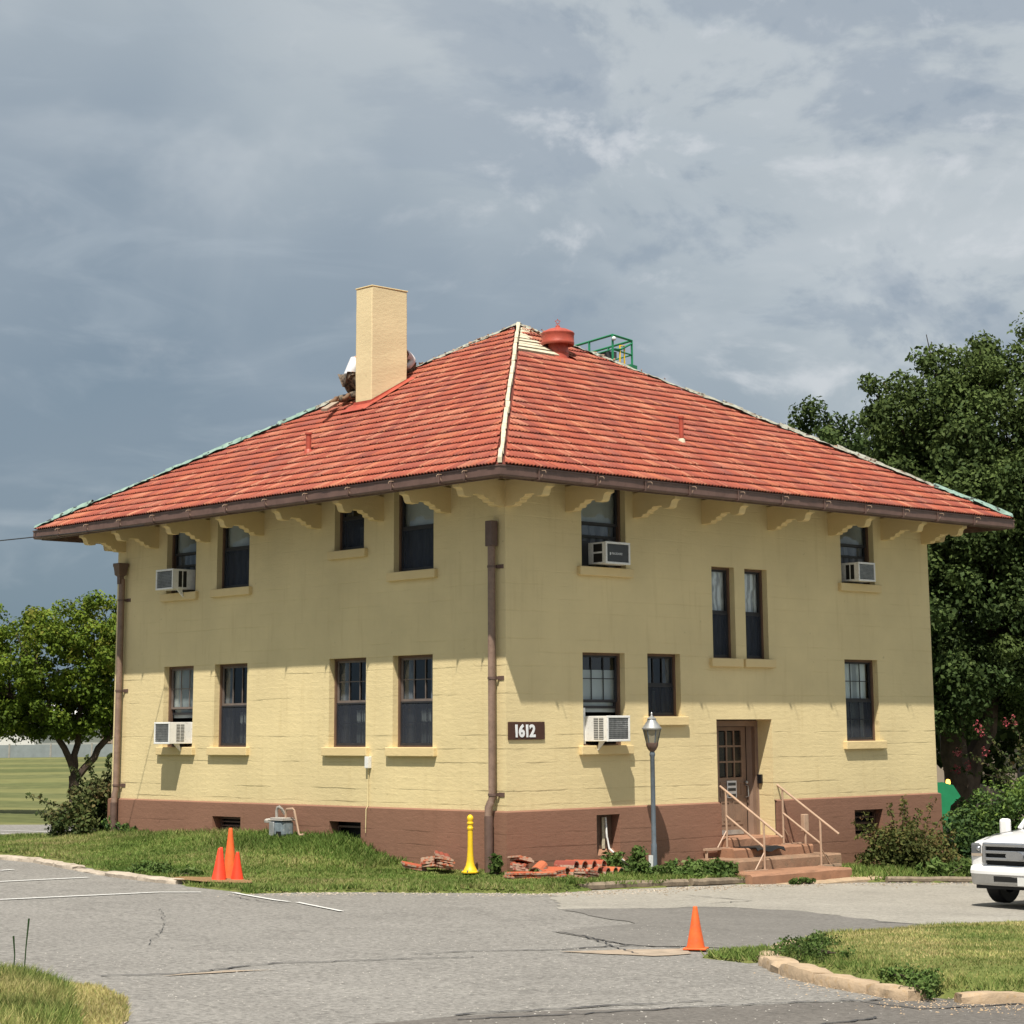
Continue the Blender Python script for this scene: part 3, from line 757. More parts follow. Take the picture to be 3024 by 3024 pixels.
def lawn_dry(x, y):
    return 0.22 * np.sin(x * 1.3 + 1) * np.sin(y * .9 + .5) + wob(x, y, 1.4) * 2.2 + wob(y, x, .6) * 2.0 + 0.30 * np.exp(-(((x + 2.6) / 1.3) ** 2 + ((y - 1.0) / 1.8) ** 2)) + 0.16 * (y > 7) - 0.25 * np.exp(-(((x + .6) / .9) ** 2 + ((y - 5.5) / 3.5) ** 2))
gr = blades('lawn_grass', -5.6, 0, -2.2, 17.5, 95000, lawn_h, lawn_top, lambda x, y: f_lawn(x, y) & (x < 0.0), M['blade'], 3, 0.011, lawn_dry)
blades('bed_grass', -0.2, 4.4, -1.9, 0, 9000, lambda x, y: 0.07 * (1 - .6 * np.exp(-(((x - .6) / 1.3) ** 2 + ((y + .9) / .5) ** 2))), lawn_top, lambda x, y: f_lawn(x, y), M['blade'], 4, 0.011)
blades('bed_edge_grass', 6.9, 14, -3.4, 0, 12000, lambda x, y: 0.11 + 0 * x, bed_z, lambda x, y: sdf(x, y, BEDR) < -.05, M['blade'], 5, 0.012)
def isl_dry(x, y): return 0.25 + 0.3 * np.sin(x * 1.1 + 2) * np.sin(y * 1.4) + wob(x, y, 1.3) * 3.0 + wob(y, x, .6) * 3.0 - 0.5 * np.exp(-(((x + 6.9) / 0.9) ** 2 + ((y + 12.3) / 1.2) ** 2)) - .3 * np.exp(-((sdf(x, y, ISL) + .1) / .25) ** 2)
blades('island_grass', -8.3, 6.5, -19, -9.8, 110000, lambda x, y: 0.026 + 0.03 * np.exp(-((sdf(x, y, ISL) + .15) / .3) ** 2), isl_z, lambda x, y: sdf(x, y, ISL) + wob(x, y) * .5 < 0.02, M['blade_dry'], 6, 0.008, isl_dry)
blades('joint_weeds', -7.2, -5.5, -11.6, -10.4, 2500, lambda x, y: 0.06 + 0 * x, gap_z, lambda x, y: sdf(x, y, GAP) < 0, M['blade'], 7, 0.009)
blades('corner_straw', -16.2, -13.9, -13.2, -9.3, 9000, lambda x, y: 0.035 + 0 * x, lambda x, y: Gv(x, y) + .012, lambda x, y: sdf(x, y, [(-14.2, -9.5), (-14.05, -10.0), (-14.35, -10.9), (-15.1, -12.1), (-15.9, -12.9), (-15.6, -12.2), (-14.9, -11.0), (-14.5, -10.2)]) < 0.0, M['blade_dry'], 28, 0.006, lambda x, y: .4 + 0 * x)
blades('corner_grass', -19.5, -13.8, -15, -7, 90000, lambda x, y: 0.05 + 0.04 * np.exp(-((sdf(x, y, BOT) + .3) / .4) ** 2), bot_z, lambda x, y: sdf(x, y, BOT) < 0.0, M['blade_dry'], 8, 0.006,
       lambda x, y: 0.1 + .3 * np.sin(x * 2 + 1) * np.sin(y * 1.7) - .25 * np.exp(-((x + 14.4) / .35) ** 2))

# broken kerbs
def stone(parent, name, p, q, w, h, mat, rs, lift=0.0):
    """one worn length of kerb from p to q"""
    dx, dy = q[0] - p[0], q[1] - p[1]; L = math.hypot(dx, dy)
    n = max(4, int(L / .12)); v = []; f = []; ux, uy = dx / L, dy / L; nx, ny = -uy, ux
    prof = [(-.5, 0), (-.5, .72), (-.42, .95), (0, 1.0), (.42, .95), (.5, .7), (.5, 0)]
    for i in range(n + 1):
        t = i / n; e = 0.07 * (i in (0, n))
        for a, b in prof:
            x = p[0] + dx * t + nx * a * w * (1 - e * 3) + rs.uniform(-.012, .012); y = p[1] + dy * t + ny * a * w * (1 - e * 3) + rs.uniform(-.015, .015)
            v.append((x, y, G(x, y) - .03 + lift + b * (h + .03) * (1 - e * 2) + (rs.uniform(-.008, .008) if b > 0 else 0)))
    k = len(prof)
    for i in range(n):
        for j in range(k - 1):
            f.append((i * k + j, (i + 1) * k + j, (i + 1) * k + j + 1, i * k + j + 1))
    f += [tuple(range(k)), tuple(reversed(range(n * k, n * k + k)))]
    o = MB().add(v, f, 0, True).build(name, mat, parent)
    return o
def kerb(label, pts, w, h, mat, seed, seg=0.9, gap=0.03, skip=(), lastflat=None):
    rs = random.Random(seed)
    k = empty('kerb', label, 'kerb')
    i = 0
    for a, b in zip(pts[:-1], pts[1:]):
        L = math.hypot(b[0] - a[0], b[1] - a[1]); n = max(1, round(L / seg))
        for j in range(n):
            t0, t1 = j / n, (j + 1) / n - gap / L
            pp = (a[0] + (b[0] - a[0]) * t0, a[1] + (b[1] - a[1]) * t0); qq = (a[0] + (b[0] - a[0]) * t1, a[1] + (b[1] - a[1]) * t1)
            hh = h * rs.uniform(.88, 1.05)
            if i in skip: hh *= 0.35
            stone(k, 'kerb_stone', pp, qq, w * rs.uniform(.93, 1.06), hh, mat, rs)
            i += 1
    return k
kerb('broken pale concrete kerb along the left car park and lawn', PX['curbL'], 0.30, 0.075, M['kerb'], 3, 1.25, 0.03, skip=(4, 7))
kerb('low curved concrete kerb end beside the orange cone, right lawn island', [(-7.05, -11.75), (-6.75, -11.45), (-6.1, -10.98), (-5.3, -10.5), (-4.7, -10.2)], 0.24, 0.09, M['kerb_tan'], 4, 1.4, .015)
kerb('thick chipped tan kerb in front of the right lawn island', [(-6.95, -11.72), (-7.45, -12.35), (-7.86, -13.1), (-8.14, -13.95), (-8.3, -14.55)], 0.30, 0.115, M['kerb_tan'], 5, 1.6, 0.015)
kerb('thin tan kerb at the right edge beside the road', [(-8.1, -14.85), (-7.49, -15.2), (-6.2, -15.9), (-3.5, -17.6)], 0.20, 0.10, M['kerb_tan'], 6, 1.1)
# landscape timbers
def timber(label, pts, r, seed):
    rs = random.Random(seed)
    m = MB()
    P = []
    for a, b in zip(pts[:-1], pts[1:]):
        for j in range(6):
            t = j / 6; P.append((a[0] + (b[0] - a[0]) * t, a[1] + (b[1] - a[1]) * t))
    P.append(pts[-1])
    m.tube([(x, y + rs.uniform(-.012, .012), G(x, y) + r * .75 + rs.uniform(-.008, .008)) for x, y in P], r, 8)
    return tag(m.build('landscape_timber', M['wood']), label, 'timber')
timber('round weathered log edging in front of the clay tile piles', [(-0.05, -1.73), (2.7, -1.58)], 0.075, 1)
timber('dark landscape timber ending at the entrance steps', [(2.8, -1.6), (4.3, -1.5)], 0.07, 2)
timber('low timber edging in front of the russet shrub', [(7.45, -2.2), (9.9, -3.1)], 0.06, 3)

def litter(name, n, region, size, mat, seed):
    r = np.random.default_rng(seed); V = []; F = []; A = []
    k = 0
    while k < n:
        x, y, dens = region(r)
        if r.random() > dens: continue
        z = G(x, y) + .003
        s = size * r.uniform(.4, 1.6); a = r.uniform(0, 2 * PI); e = r.uniform(.3, 1.0)
        c_, s_ = math.cos(a) * s, math.sin(a) * s
        b = len(V)
        V += [(x - c_, y - s_, z), (x + s_ * e, y - c_ * e, z), (x + c_, y + s_, z), (x - s_ * e, y + c_ * e, z), (x, y, z + s * .55)]
        F += [(b, b + 1, b + 4), (b + 1, b + 2, b + 4), (b + 2, b + 3, b + 4), (b + 3, b, b + 4)]; A += [r.random()] * 5
        k += 1
    o = link(name, np_mesh(name, V, F, mat, A)); tag(o, kind='stuff'); return o
def reg_edge(poly, spread, x0, x1):
    def f(r):
        i = r.integers(0, len(poly) - 1); t = r.random(); a, b = poly[i], poly[i + 1]
        return a[0] + (b[0] - a[0]) * t + r.normal(0, spread), a[1] + (b[1] - a[1]) * t - abs(r.normal(0, spread)), 1.0
    return f
litter('gravel_crumbs', 1500, reg_edge([(-5.4, -.4), (-4.3, -.5), (-2.2, -1.6), (-.6, -2.2), (2, -1.9), (4.4, -1.8), (7.4, -2.4), (9.5, -3.2), (12, -3.9)], .35, 0, 0), .014, M['kerb'], 61)
litter('soil_crumbs', 700, reg_edge([(-1.5, -1.9), (.6, -1.95), (2.5, -1.85), (4.4, -1.8), (7.4, -2.4), (9.5, -3.2), (12, -3.9)], .45, 0, 0), .018, M['wood'], 62)
litter('gravel_crumbs', 900, reg_edge([(-6.9, -11.9), (-7.6, -12.7), (-8.1, -13.6), (-8.5, -14.7), (-8.0, -15.3)], .30, 0, 0), .011, M['kerb_tan'], 63)
litter('gravel_crumbs', 1600, lambda r: (r.uniform(-14, -4), r.uniform(-16, -7), .7), .009, M['concrete'], 64)
# ------------------------------------------------------------- the building
LX, LY, OV, ZE, ZA = 12.17, 12.33, 1.29, 6.74, 11.07
ZB = 1.057   # top of the brown base
ZS = 6.60    # eave soffit line
ZW = 7.22    # top of the walls
bld = empty('house', 'two storey yellow stucco building with red clay tile roof and brown base', 'building')

def FL(a, d, z): return (-d, a, z)     # left facade, plane x=0, d is outward
def FR(a, d, z): return (a, -d, z)     # right facade, plane y=0
FAC = {'L': FL, 'R': FR, 'B': lambda a, d, z: (a, LY + d, z), 'E': lambda a, d, z: (LX + d, a, z)}

def bxf(m, fac, a0, a1, d0, d1, z0, z1, mi=0):
    p, q = FAC[fac](a0, d0, z0), FAC[fac](a1, d1, z1)
    return m.box(p[0], q[0], p[1], q[1], z0, z1, mi)

def wall_panel(fac, a0, a1, z0, z1, holes, dep, mat, name, d=0.0):
    """wall face with openings and their reveals"""
    F = FAC[fac]
    A = sorted({a0, a1, *[h[0] for h in holes], *[h[1] for h in holes]}); Z = sorted({z0, z1, *[h[2] for h in holes], *[h[3] for h in holes]})
    A = [a for a in A if a0 <= a <= a1]; Z = [z for z in Z if z0 <= z <= z1]
    m = MB()
    for i in range(len(A) - 1):
        for j in range(len(Z) - 1):
            ca, cz = (A[i] + A[i + 1]) / 2, (Z[j] + Z[j + 1]) / 2
            if any(h[0] < ca < h[1] and h[2] < cz < h[3] for h in holes): continue
            m.add([F(A[i], d, Z[j]), F(A[i + 1], d, Z[j]), F(A[i + 1], d, Z[j + 1]), F(A[i], d, Z[j + 1])], [(0, 1, 2, 3)])
    for h in holes:
        b0, b1, y0, y1 = max(h[0], a0), min(h[1], a1), max(h[2], z0), min(h[3], z1)
        e = d - (h[4] if len(h) > 4 else dep)
        if h[0] >= a0: m.add([F(b0, d, y0), F(b0, e, y0), F(b0, e, y1), F(b0, d, y1)], [(0, 1, 2, 3)])
        if h[1] <= a1: m.add([F(b1, d, y0), F(b1, e, y0), F(b1, e, y1), F(b1, d, y1)], [(0, 1, 2, 3)])
        if h[3] <= z1: m.add([F(b0, d, y1), F(b0, e, y1), F(b1, e, y1), F(b1, d, y1)], [(0, 1, 2, 3)])
        if h[2] >= z0: m.add([F(b0, d, y0), F(b0, e, y0), F(b1, e, y0), F(b1, d, y0)], [(0, 1, 2, 3)])
    return m.build(name, mat, bld)

# openings: facade, a0, a1, z0, z1, sort, upper grid, curtain
WIN = [
    ('L', 9.38, 10.45, 2.13, 3.76, 'six', 'ac', 'cur_grey'),
    ('L', 7.52, 8.63, 2.13, 3.76, 'three', 'screen', 'cur_dark'),
    ('L', 3.80, 4.90, 2.13, 3.76, 'six', 'screen', 'cur_dark'),
    ('L', 1.92, 3.03, 2.13, 3.76, 'six', 'screen', 'cur_dark'),
    ('L', 9.38, 10.45, 5.25, 6.85, 'plain', 'ac', 'cur_grey'),
    ('L', 7.52, 8.63, 5.25, 6.85, 'plain', 'screen', 'cur_grey'),
    ('L', 3.89, 4.78, 5.76, 6.85, 'plain', 'screen', 'cur_dark'),
    ('L', 1.90, 3.02, 5.26, 6.85, 'plain', 'screen', 'cur_grey'),
    ('R', 1.84, 2.91, 2.14, 3.77, 'six', 'ac', 'cur_grey'),
    ('R', 3.50, 4.38, 2.64, 3.78, 'three', 'screen', 'cur_dark'),
    ('R', 1.85, 2.98, 5.28, 6.85, 'plain', 'ac', 'cur_grey'),
    ('R', 5.30, 5.95, 3.72, 5.45, 'plain', 'screen', 'cur_white'),
    ('R', 6.25, 6.91, 3.72, 5.45, 'plain', 'screen', 'cur_white'),
    ('R', 9.23, 10.32, 5.29, 6.85, 'plain', 'ac', 'cur_grey'),
    ('R', 9.23, 10.30, 2.15, 3.77, 'six', 'screen', 'cur_lace'),
]
RD = 0.13
holesL = [w[1:5] for w in WIN if w[0] == 'L']
holesR = [w[1:5] for w in WIN if w[0] == 'R']
DOOR = (5.34, 6.93, 0.40, 2.59)
wl = wall_panel('L', 0, LY, ZB, ZW, holesL, RD, M['wall'], 'wall')
wr = wall_panel('R', 0, LX, ZB, ZW, holesR + [(*DOOR, 0.40)], RD, M['wall'], 'wall')
wb = wall_panel('B', 0, LX, ZB, ZW, [], RD, M['wall'], 'wall')
we = wall_panel('E', 0, LY, ZB, ZW, [], RD, M['wall'], 'wall')
BW = [('L', 7.59, 8.54, 0.52, 0.80), ('L', 3.86, 4.79, 0.20, 0.80), ('R', 2.09, 2.67, 0.26, 0.95), ('R', 9.32, 10.23, 0.28, 0.81)]
wall_panel('L', -0.05, LY + .05, -0.9, ZB, [(*b[1:], 0.22) for b in BW if b[0] == 'L'], .2, M['base'], 'plinth', 0.05)
wall_panel('R', -0.05, LX + .05, -0.9, ZB, [(*b[1:], 0.22) for b in BW if b[0] == 'R'] + [(DOOR[0] + .03, DOOR[1] + .04, DOOR[2], ZB + 1, 0.05)], .2, M['base'], 'plinth', 0.05)
wall_panel('B', -0.05, LX + .05, -0.9, ZB, [], .2, M['base'], 'plinth', 0.05)
wall_panel('E', -0.05, LY + .05, -0.9, ZB, [], .2, M['base'], 'plinth', 0.05)
# the door reveal carried down to the threshold
m = MB()
for a in (DOOR[0], DOOR[1]): m.add([FR(a, .02, DOOR[2]), FR(a, -.40, DOOR[2]), FR(a, -.40, ZB), FR(a, .02, ZB)], [(0, 1, 2, 3)])
m.build('door_reveal', M['wall'], bld)
# thin sloping ledge where the base steps back to the wall
m = MB()
def ledge(p, q, p2, q2): m.add([(*p, ZB), (*q, ZB), (*q2, ZB + 0.025), (*p2, ZB + 0.025)], [(0, 1, 2, 3)])
ledge((-.05, -.05), (-.05, LY + .05), (0, 0), (0, LY)); ledge((LX + .05, -.05), (LX + .05, LY + .05), (LX, 0), (LX, LY)); ledge((-.05, LY + .05), (LX + .05, LY + .05), (0, LY), (LX, LY))
ledge((-.05, -.05), (DOOR[0], -.05), (0, 0), (DOOR[0], 0)); ledge((DOOR[1] + .04, -.05), (LX + .05, -.05), (DOOR[1], 0), (LX, 0))
m.build('ledge', M['base'], bld)
# floors keep the inside dark
m = MB(); m.box(0.02, LX - .02, 0.62, LY - .02, 1.0, 1.04); m.box(.02, LX - .02, .02, LY - .02, ZW + .01, ZW + .05); m.box(0.3, LX - .02, 0.62, LY - .02, 4.5, 4.54)
m.build('floor', M['interior'], bld)
m = MB(); m.box(1.3, LX - .3, 1.3, 1.34, -.5, ZW); m.box(1.3, 1.34, 1.34, LY - .3, -.5, ZW)
m.build('inner_wall', M['interior'], bld)

def window(fac, a0, a1, z0, z1, sort, low, cur, idx):
    F = FAC[fac]
    w = a1 - a0; h = z1 - z0
    zc = z0 + h * (0.50 if z0 < 5.5 else 0.56)
    if low == 'ac': zc = z0 + h * (0.50 if z0 > 4 else 0.47)
    # casing
    m = MB()
    c = 0.045; d0, d1 = -0.21, -RD + 0.004
    bxf(m, fac, a0, a0 + c, d0, d1, z0, z1); bxf(m, fac, a1 - c, a1, d0, d1, z0, z1)
    bxf(m, fac, a0 + c, a1 - c, d0, d1, z1 - c, z1); bxf(m, fac, a0 + c, a1 - c, d0, d1, z0, z0 + .03)
    win = m.build('window', M['casing'], bld)
    if low == 'ac': pass
    b0, b1 = a0 + c, a1 - c
    # upper sash (outer) and lower sash (inner)
    def sash(name, s0, s1, dd, grid, mat):
        m = MB(); t = 0.035 if grid else 0.04; e = dd - 0.03
        bxf(m, fac, b0, b0 + t, e, dd, s0, s1); bxf(m, fac, b1 - t, b1, e, dd, s0, s1)
        bxf(m, fac, b0 + t, b1 - t, e, dd, s1 - t, s1); bxf(m, fac, b0 + t, b1 - t, e, dd, s0, s0 + t * 1.2)
        s = m.build(name, mat, win)
        mu = None
        if grid:
            cols, rows = grid; m = MB(); g = 0.016
            for i in range(1, cols):
                x = b0 + t + (b1 - b0 - 2 * t) * i / cols; bxf(m, fac, x - g / 2, x + g / 2, dd - .018, dd - .002, s0 + t, s1 - t)
            for j in range(1, rows):
                z = s0 + t + (s1 - s0 - 2 * t) * j / rows; bxf(m, fac, b0 + t, b1 - t, dd - .02, dd - .004, z - g / 2, z + g / 2)
            mu = m.build('muntins', M['muntin'] if sort != 'plain' and mat is M['muntin'] else M['sash'], win)
        m = MB(); m.add([F(b0 + t, dd - .025, s0 + t), F(b1 - t, dd - .025, s0 + t), F(b1 - t, dd - .025, s1 - t), F(b0 + t, dd - .025, s1 - t)], [(0, 1, 2, 3)])
        m.build('glass_pane', M['glass'], win)
    grid = {'six': (3, 2), 'three': (3, 1), 'plain': None}[sort]
    pale = sort != 'plain' and fac == 'L'
    sash('upper_sash', zc, z1 - c, -0.165, grid, M['muntin'] if pale else M['sash'])
    lg = {'six': (3, 2), 'three': (3, 1), 'plain': None}[sort]
    if low == 'ac': lg = None
    lz0 = z0 + 0.03 + (0.62 if (low == 'ac' and z0 < 4) else (0.52 if low == 'ac' else 0))
    sash('lower_sash', lz0, zc + .03, -0.20, lg, M['sash'])
    if low == 'screen':
        m = MB(); e = 0.03
        bxf(m, fac, b0, b0 + e, -0.165, -0.15, z0 + .03, zc); bxf(m, fac, b1 - e, b1, -.165, -.15, z0 + .03, zc)
        bxf(m, fac, b0 + e, b1 - e, -.165, -.15, z0 + .03, z0 + .03 + e * 1.6); bxf(m, fac, b0 + e, b1 - e, -.165, -.15, zc - e, zc)
        sc = m.build('screen_frame', M['sash'], win)
        m = MB(); m.add([F(b0 + e, -.158, z0 + .06), F(b1 - e, -.158, z0 + .06), F(b1 - e, -.158, zc - e), F(b0 + e, -.158, zc - e)], [(0, 1, 2, 3)])
        m.build('insect_screen', M['screen'], win)
    # curtains and blinds behind the glass
    r = random.Random(idx)
    def cloth(name, c0, c1, y0, y1, mat, d=-0.245, amp=0.010):
        m = MB(); n = 24
        v = []; f = []
        for i in range(n + 1):
            a = c0 + (c1 - c0) * i / n; dd = d + amp * math.sin(i * 1.7 + r.random())
            v += [F(a, dd, y0), F(a, dd, y1)]
        f = [(2 * i, 2 * i + 2, 2 * i + 3, 2 * i + 1) for i in range(n)]
        m.add(v, f); m.build(name, mat, win)
    if cur == 'cur_white':
        cloth('curtain', a0 + .03, a1 - .03, zc + .02, z1 - .03, M[cur]); cloth('curtain', a0 + .03, a1 - .03, z0, zc, M['cur_dark'])
    elif cur == 'cur_lace':
        cloth('curtain', a0 + .03, a1 - .1, zc + .02, z1 - .03, M[cur]); cloth('curtain', a0 + .03, a1 - .2, z0, zc + .02, M[cur])
    elif cur == 'cur_grey':
        cloth('blind', a0 + .02, a1 - .02, zc + (0.02 if z0 > 4 else -.18), z1 - (.30 if fac == 'R' and z0 < 4 else .02), M[cur], amp=.002)
        if low != 'ac' or z0 > 4: cloth('blind', a0 + .02, a1 - .02, z0, zc, M['cur_dark'])
    else:
        k = r.choice((0.3, 0.4))
        cloth('curtain', a0 + .02, a0 + w * k, z0, z1, M['cur_dark']); cloth('curtain', a1 - w * .3, a1 - .02, z0, z1, M['cur_dark'])
        cloth('curtain', a0 + w * k, a1 - w * .3, z0, z0 + h * .42, M['cur_grey'], d=-.4)
    if low == 'ac':
        m = MB(); 
        return win
    return win
for i, w in enumerate(WIN):
    win = window(*w, i)
    fac, a0, a1, z0 = w[:4]
    m = MB()
    bxf(m, fac, a0 - 0.115, a1 + 0.12, -RD, 0.085, z0 - 0.155, z0 + 0.004)
    s = m.build('sill', M['trim'], win, bevel=0.012)

# basement openings
def louvre(fac, a0, a1, z0, z1, n, mat, glass=False):
    m = MB(); e = 0.035; d = -0.12
    bxf(m, fac, a0, a0 + e, d - .05, d, z0, z1); bxf(m, fac, a1 - e, a1, d - .05, d, z0, z1); bxf(m, fac, a0 + e, a1 - e, d - .05, d, z1 - e, z1); bxf(m, fac, a0 + e, a1 - e, d - .05, d, z0, z0 + e)
    o = m.build('basement_window', mat, bld)
    for k in range(n):
        z = z0 + (z1 - z0) * (k + 1) / (n + 1)
        m = MB(); p = FAC[fac]
        m.add([p(a0 + e, d - .10, z + .02), p(a1 - e, d - .10, z + .02), p(a1 - e, d - .02, z - .02), p(a0 + e, d - .02, z - .02)], [(0, 1, 2, 3)])
        bxf(m, fac, a0 + e, a1 - e, d - .025, d - .01, z - .022, z + .004)
        m.build('louvre_slat', mat, o)
    m = MB(); m.add([FAC[fac](a0, -.3, z0 - .1), FAC[fac](a1, -.3, z0 - .1), FAC[fac](a1, -.3, z1 + .1), FAC[fac](a0, -.3, z1 + .1)], [(0, 1, 2, 3)])
    m.build('dark_backing', M['slot'], o)  # near-black sheet stands in for the unlit space behind the opening
louvre('L', 7.62, 8.50, .55, .78, 2, M['pipe_dark'])
louvre('L', 3.9, 4.75, .22, .72, 0, M['pipe_dark'])
louvre('R', 9.36, 10.19, .30, .79, 3, M['casing'])
m = MB(); bxf(m, 'R', 2.11, 2.65, -.16, -.14, .2, .94); pp = m.build('basement_panel', M['casing'], bld)
m = MB(); m.add([FR(2.05, .05, .22), FR(2.75, .12, .14), FR(2.75, -.15, .36), FR(2.05, -.15, .36)], [(0, 1, 2, 3)]); m.build('light_well_ledge', M['step'], bld)
# white drain hose coming out of it
m = MB(); m.tube([(2.42, .06, .9), (2.42, .03, .55), (2.43, -.02, .36), (2.5, -.14, .24), (2.62, -.2, .14), (2.74, -.22, .08)], .018, 6)
tag(m.build('drain_hose', M['white_metal']), 'thin white hose hanging out of the basement opening right of the corner', 'hose')
m = MB(); bxf(m, 'R', 2.38, 2.44, -.12, -.10, .36, .9); m.build('opening_divider', M['cream'], bld)

# brackets under the eaves
BP = [(0, 6.68), (1.06, 6.68), (1.06, 6.495), (1.02, 6.49), (0.985, 6.475), (0.965, 6.445), (0.95, 6.40), (0.935, 6.37), (0.91, 6.352), (0.87, 6.345), (0.76, 6.345), (0.745, 6.375), (0.72, 6.395), (0.69, 6.40),
      (0.50, 6.40), (0.49, 6.375), (0.46, 6.355), (0.40, 6.345), (0.375, 6.335), (0.365, 6.30), (0.34, 6.285), (0.25, 6.28), (0.24, 6.25), (0.20, 6.235), (0.0, 6.23)]
def bracket(fac, a):
    m = MB(); m.prism(BP, lambda p, z, t: FAC[fac](t, p, z), a - 0.085, a + 0.085)
    return m.build('bracket', M['trim'], bld)
for a in (12.12, 10.85, 8.98, 7.12, 5.28, 3.40, 1.51, 0.09): bracket('L', a)
for a in (0.09, 1.54, 3.27, 5.14, 7.05, 8.93, 10.66, 12.05): bracket('R', a)
for a in (0.3, 2.3, 4.3, 6.3, 8.3, 10.3, 12): bracket('B', a); bracket('E', a)

# soffit, rafter tails, fascia
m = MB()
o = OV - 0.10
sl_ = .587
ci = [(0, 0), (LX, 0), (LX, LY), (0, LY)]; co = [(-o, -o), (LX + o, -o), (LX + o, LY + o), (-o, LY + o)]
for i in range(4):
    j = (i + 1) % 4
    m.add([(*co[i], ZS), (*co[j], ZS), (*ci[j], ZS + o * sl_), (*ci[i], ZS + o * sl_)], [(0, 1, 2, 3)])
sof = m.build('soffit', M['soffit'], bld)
m = MB()
def raft(p, q): m.obox(p, q, .05, .09)
y = .75
while y < LY - .2:
    raft((-o + .02, y, ZS - .035), (-.05, y, ZS - .035 + (o - .07) * .587)); y += 0.62
x = .75
while x < LX - .2:
    raft((x, -o + .02, ZS - .035), (x, -.05, ZS - .035 + (o - .07) * .587)); x += 0.62
rt = m.build('rafter_tails', M['brown'], sof); rt['kind'] = 'stuff'
m = MB(); e = OV - .12
m.box(-e - .03, -e, -e, LY + e, ZS - .075, ZS + .1); m.box(LX + e, LX + e + .03, -e, LY + e, ZS - .075, ZS + .1); m.box(-e, LX + e, -e - .03, -e, ZS - .075, ZS + .1); m.box(-e, LX + e, LY + e, LY + e + .03, ZS - .075, ZS + .1)
m.build('fascia', M['pipe_dark'], bld)

# box gutters, one run per side, seams and wire hooks
g0, g1 = OV - 0.09, OV + 0.03
zt, zb = 6.735, 6.545
def gutter(fac, ln, hooks):
    F = FAC[fac]; m = MB()
    pr = [(g0, zt - .02), (g0, zb), (g1 - .02, zb), (g1, zb + .03), (g1, zt - .03), (g1 + .012, zt - .025), (g1 + .012, zt), (g1 - .006, zt), (g1 - .006, zb + .03), (g1 - .03, zb + .01), (g0 + .01, zb + .01), (g0 + .01, zt - .02)]
    # mitred ends
    n = len(pr); v = [F(-d, d, z) for d, z in pr] + [F(ln + d, d, z) for d, z in pr]
    m.add(v, [(i, (i + 1) % n, n + (i + 1) % n, n + i) for i in range(n)])
    g = m.build('gutter', M['brown'], bld)
    for a in hooks:
        m = MB(); bxf(m, fac, a - .012, a + .012, g1 + .0125, g1 + .022, zb - .005, zt + .004)
        bxf(m, fac, a - .02, a + .02, g0, g1 + .012, zb - .012, zb - .002)
        s = m.build('gutter_seam', M['brown'], g)
    for a in hooks:
        if fac in 'LR':
            q = a + (0.06 if fac == 'R' else -0.06)
            m = MB(); m.tube([F(q, g1 + .005, zt - .04), F(q, g1 + .10, zt - .045), F(q, g1 + .125, zt - .07), F(q, g1 + .12, zt - .09)], .006, 5)
            m.tube([F(q - .02, g1 + .018, zb + .06), F(q, g1 + .022, zb + .045), F(q + .025, g1 + .018, zb + .10)], .0035, 4)
            m.build('gutter_hook', M['rail'], g)
    return g
hookR = [-0.45, 0.93, 2.13, 3.28, 4.6, 5.85, 7.10, 8.37, 9.59, 10.74, 12.02]
hookL = [-0.45, 0.20, 1.48, 2.70, 3.95, 5.2, 6.47, 7.70, 8.98, 10.21, 11.47, 12.6]
gutter('L', LY, hookL); gutter('R', LX, hookR); gutter('B', LX, []); gutter('E', LY, [])

# downspouts
def downspout(y, head, z0, lab=None):
    X = -0.11; m = MB()
    m.tube([(X, y, 5.65 if head else 5.98), (X, y, 1.30), (X - .03, y + .015, 1.22), (X - .07, y + .02, 1.14), (X - .07, y + .02, z0)] if not head else [(X, y, 5.65), (X, y, 1.25), (X - .03, y, 1.17), (X - .04, y, z0)], 0.068, 12)
    d = m.build('downspout', M['pipe'], bld)
    for z in (5.2, 3.3, 1.35):
        m = MB(); m.lathe([(.078, -.02), (.078, .02)], 12, (X, y, z)); m.box(-.012, -.001, y - .19, y - .05, z - .035, z + .035); m.box(-.05, -.012, y - .08, y - .05, z - .03, z + .03)
        m.build('pipe_strap', M['pipe_dark'], d)
    if head:
        m = MB()
        m.lathe([(.07, -.36), (.075, -.2), (.13, -.16), (.14, -.08), (.155, 0), (.17, .02), (.17, .08), (.15, .085), (.15, .05)], 4, (X - .04, y, 5.9), ph=PI / 4)
        m.build('conductor_head', M['pipe_dark'], d)
    else:
        m = MB(); m.box(X - .075, X + .075, y - .085, y + .085, 5.55, 5.99); m.build('pipe_offset', M['pipe_dark'], d, bevel=.01)
    m = MB(); m.tube([(X - (.07 if not head else .04), y + (.02 if not head else 0), 1.0), (X - (.07 if not head else .04), y + (.02 if not head else 0), z0)], .074, 12); m.build('lower_pipe', M['pipe_dark'], d)
    return d
downspout(0.235, False, 0.0)
downspout(11.98, True, 0.3)

# junction box and thin conduit under the third lower window
m = MB(); m.box(-.09, -.001, 3.62, 3.72, 1.76, 1.97); cb = tag(m.build('junction_box', M['white_metal'], bevel=.008), 'small pale grey junction box below the sill on the left wall', 'junction box')
m = MB(); m.tube([(-.03, 3.68, 1.76), (-.03, 3.68, 1.1), (-.075, 3.68, 1.04), (-.075, 3.69, .62)], .008, 5); cc = m.build('conduit', M['wall'], cb)

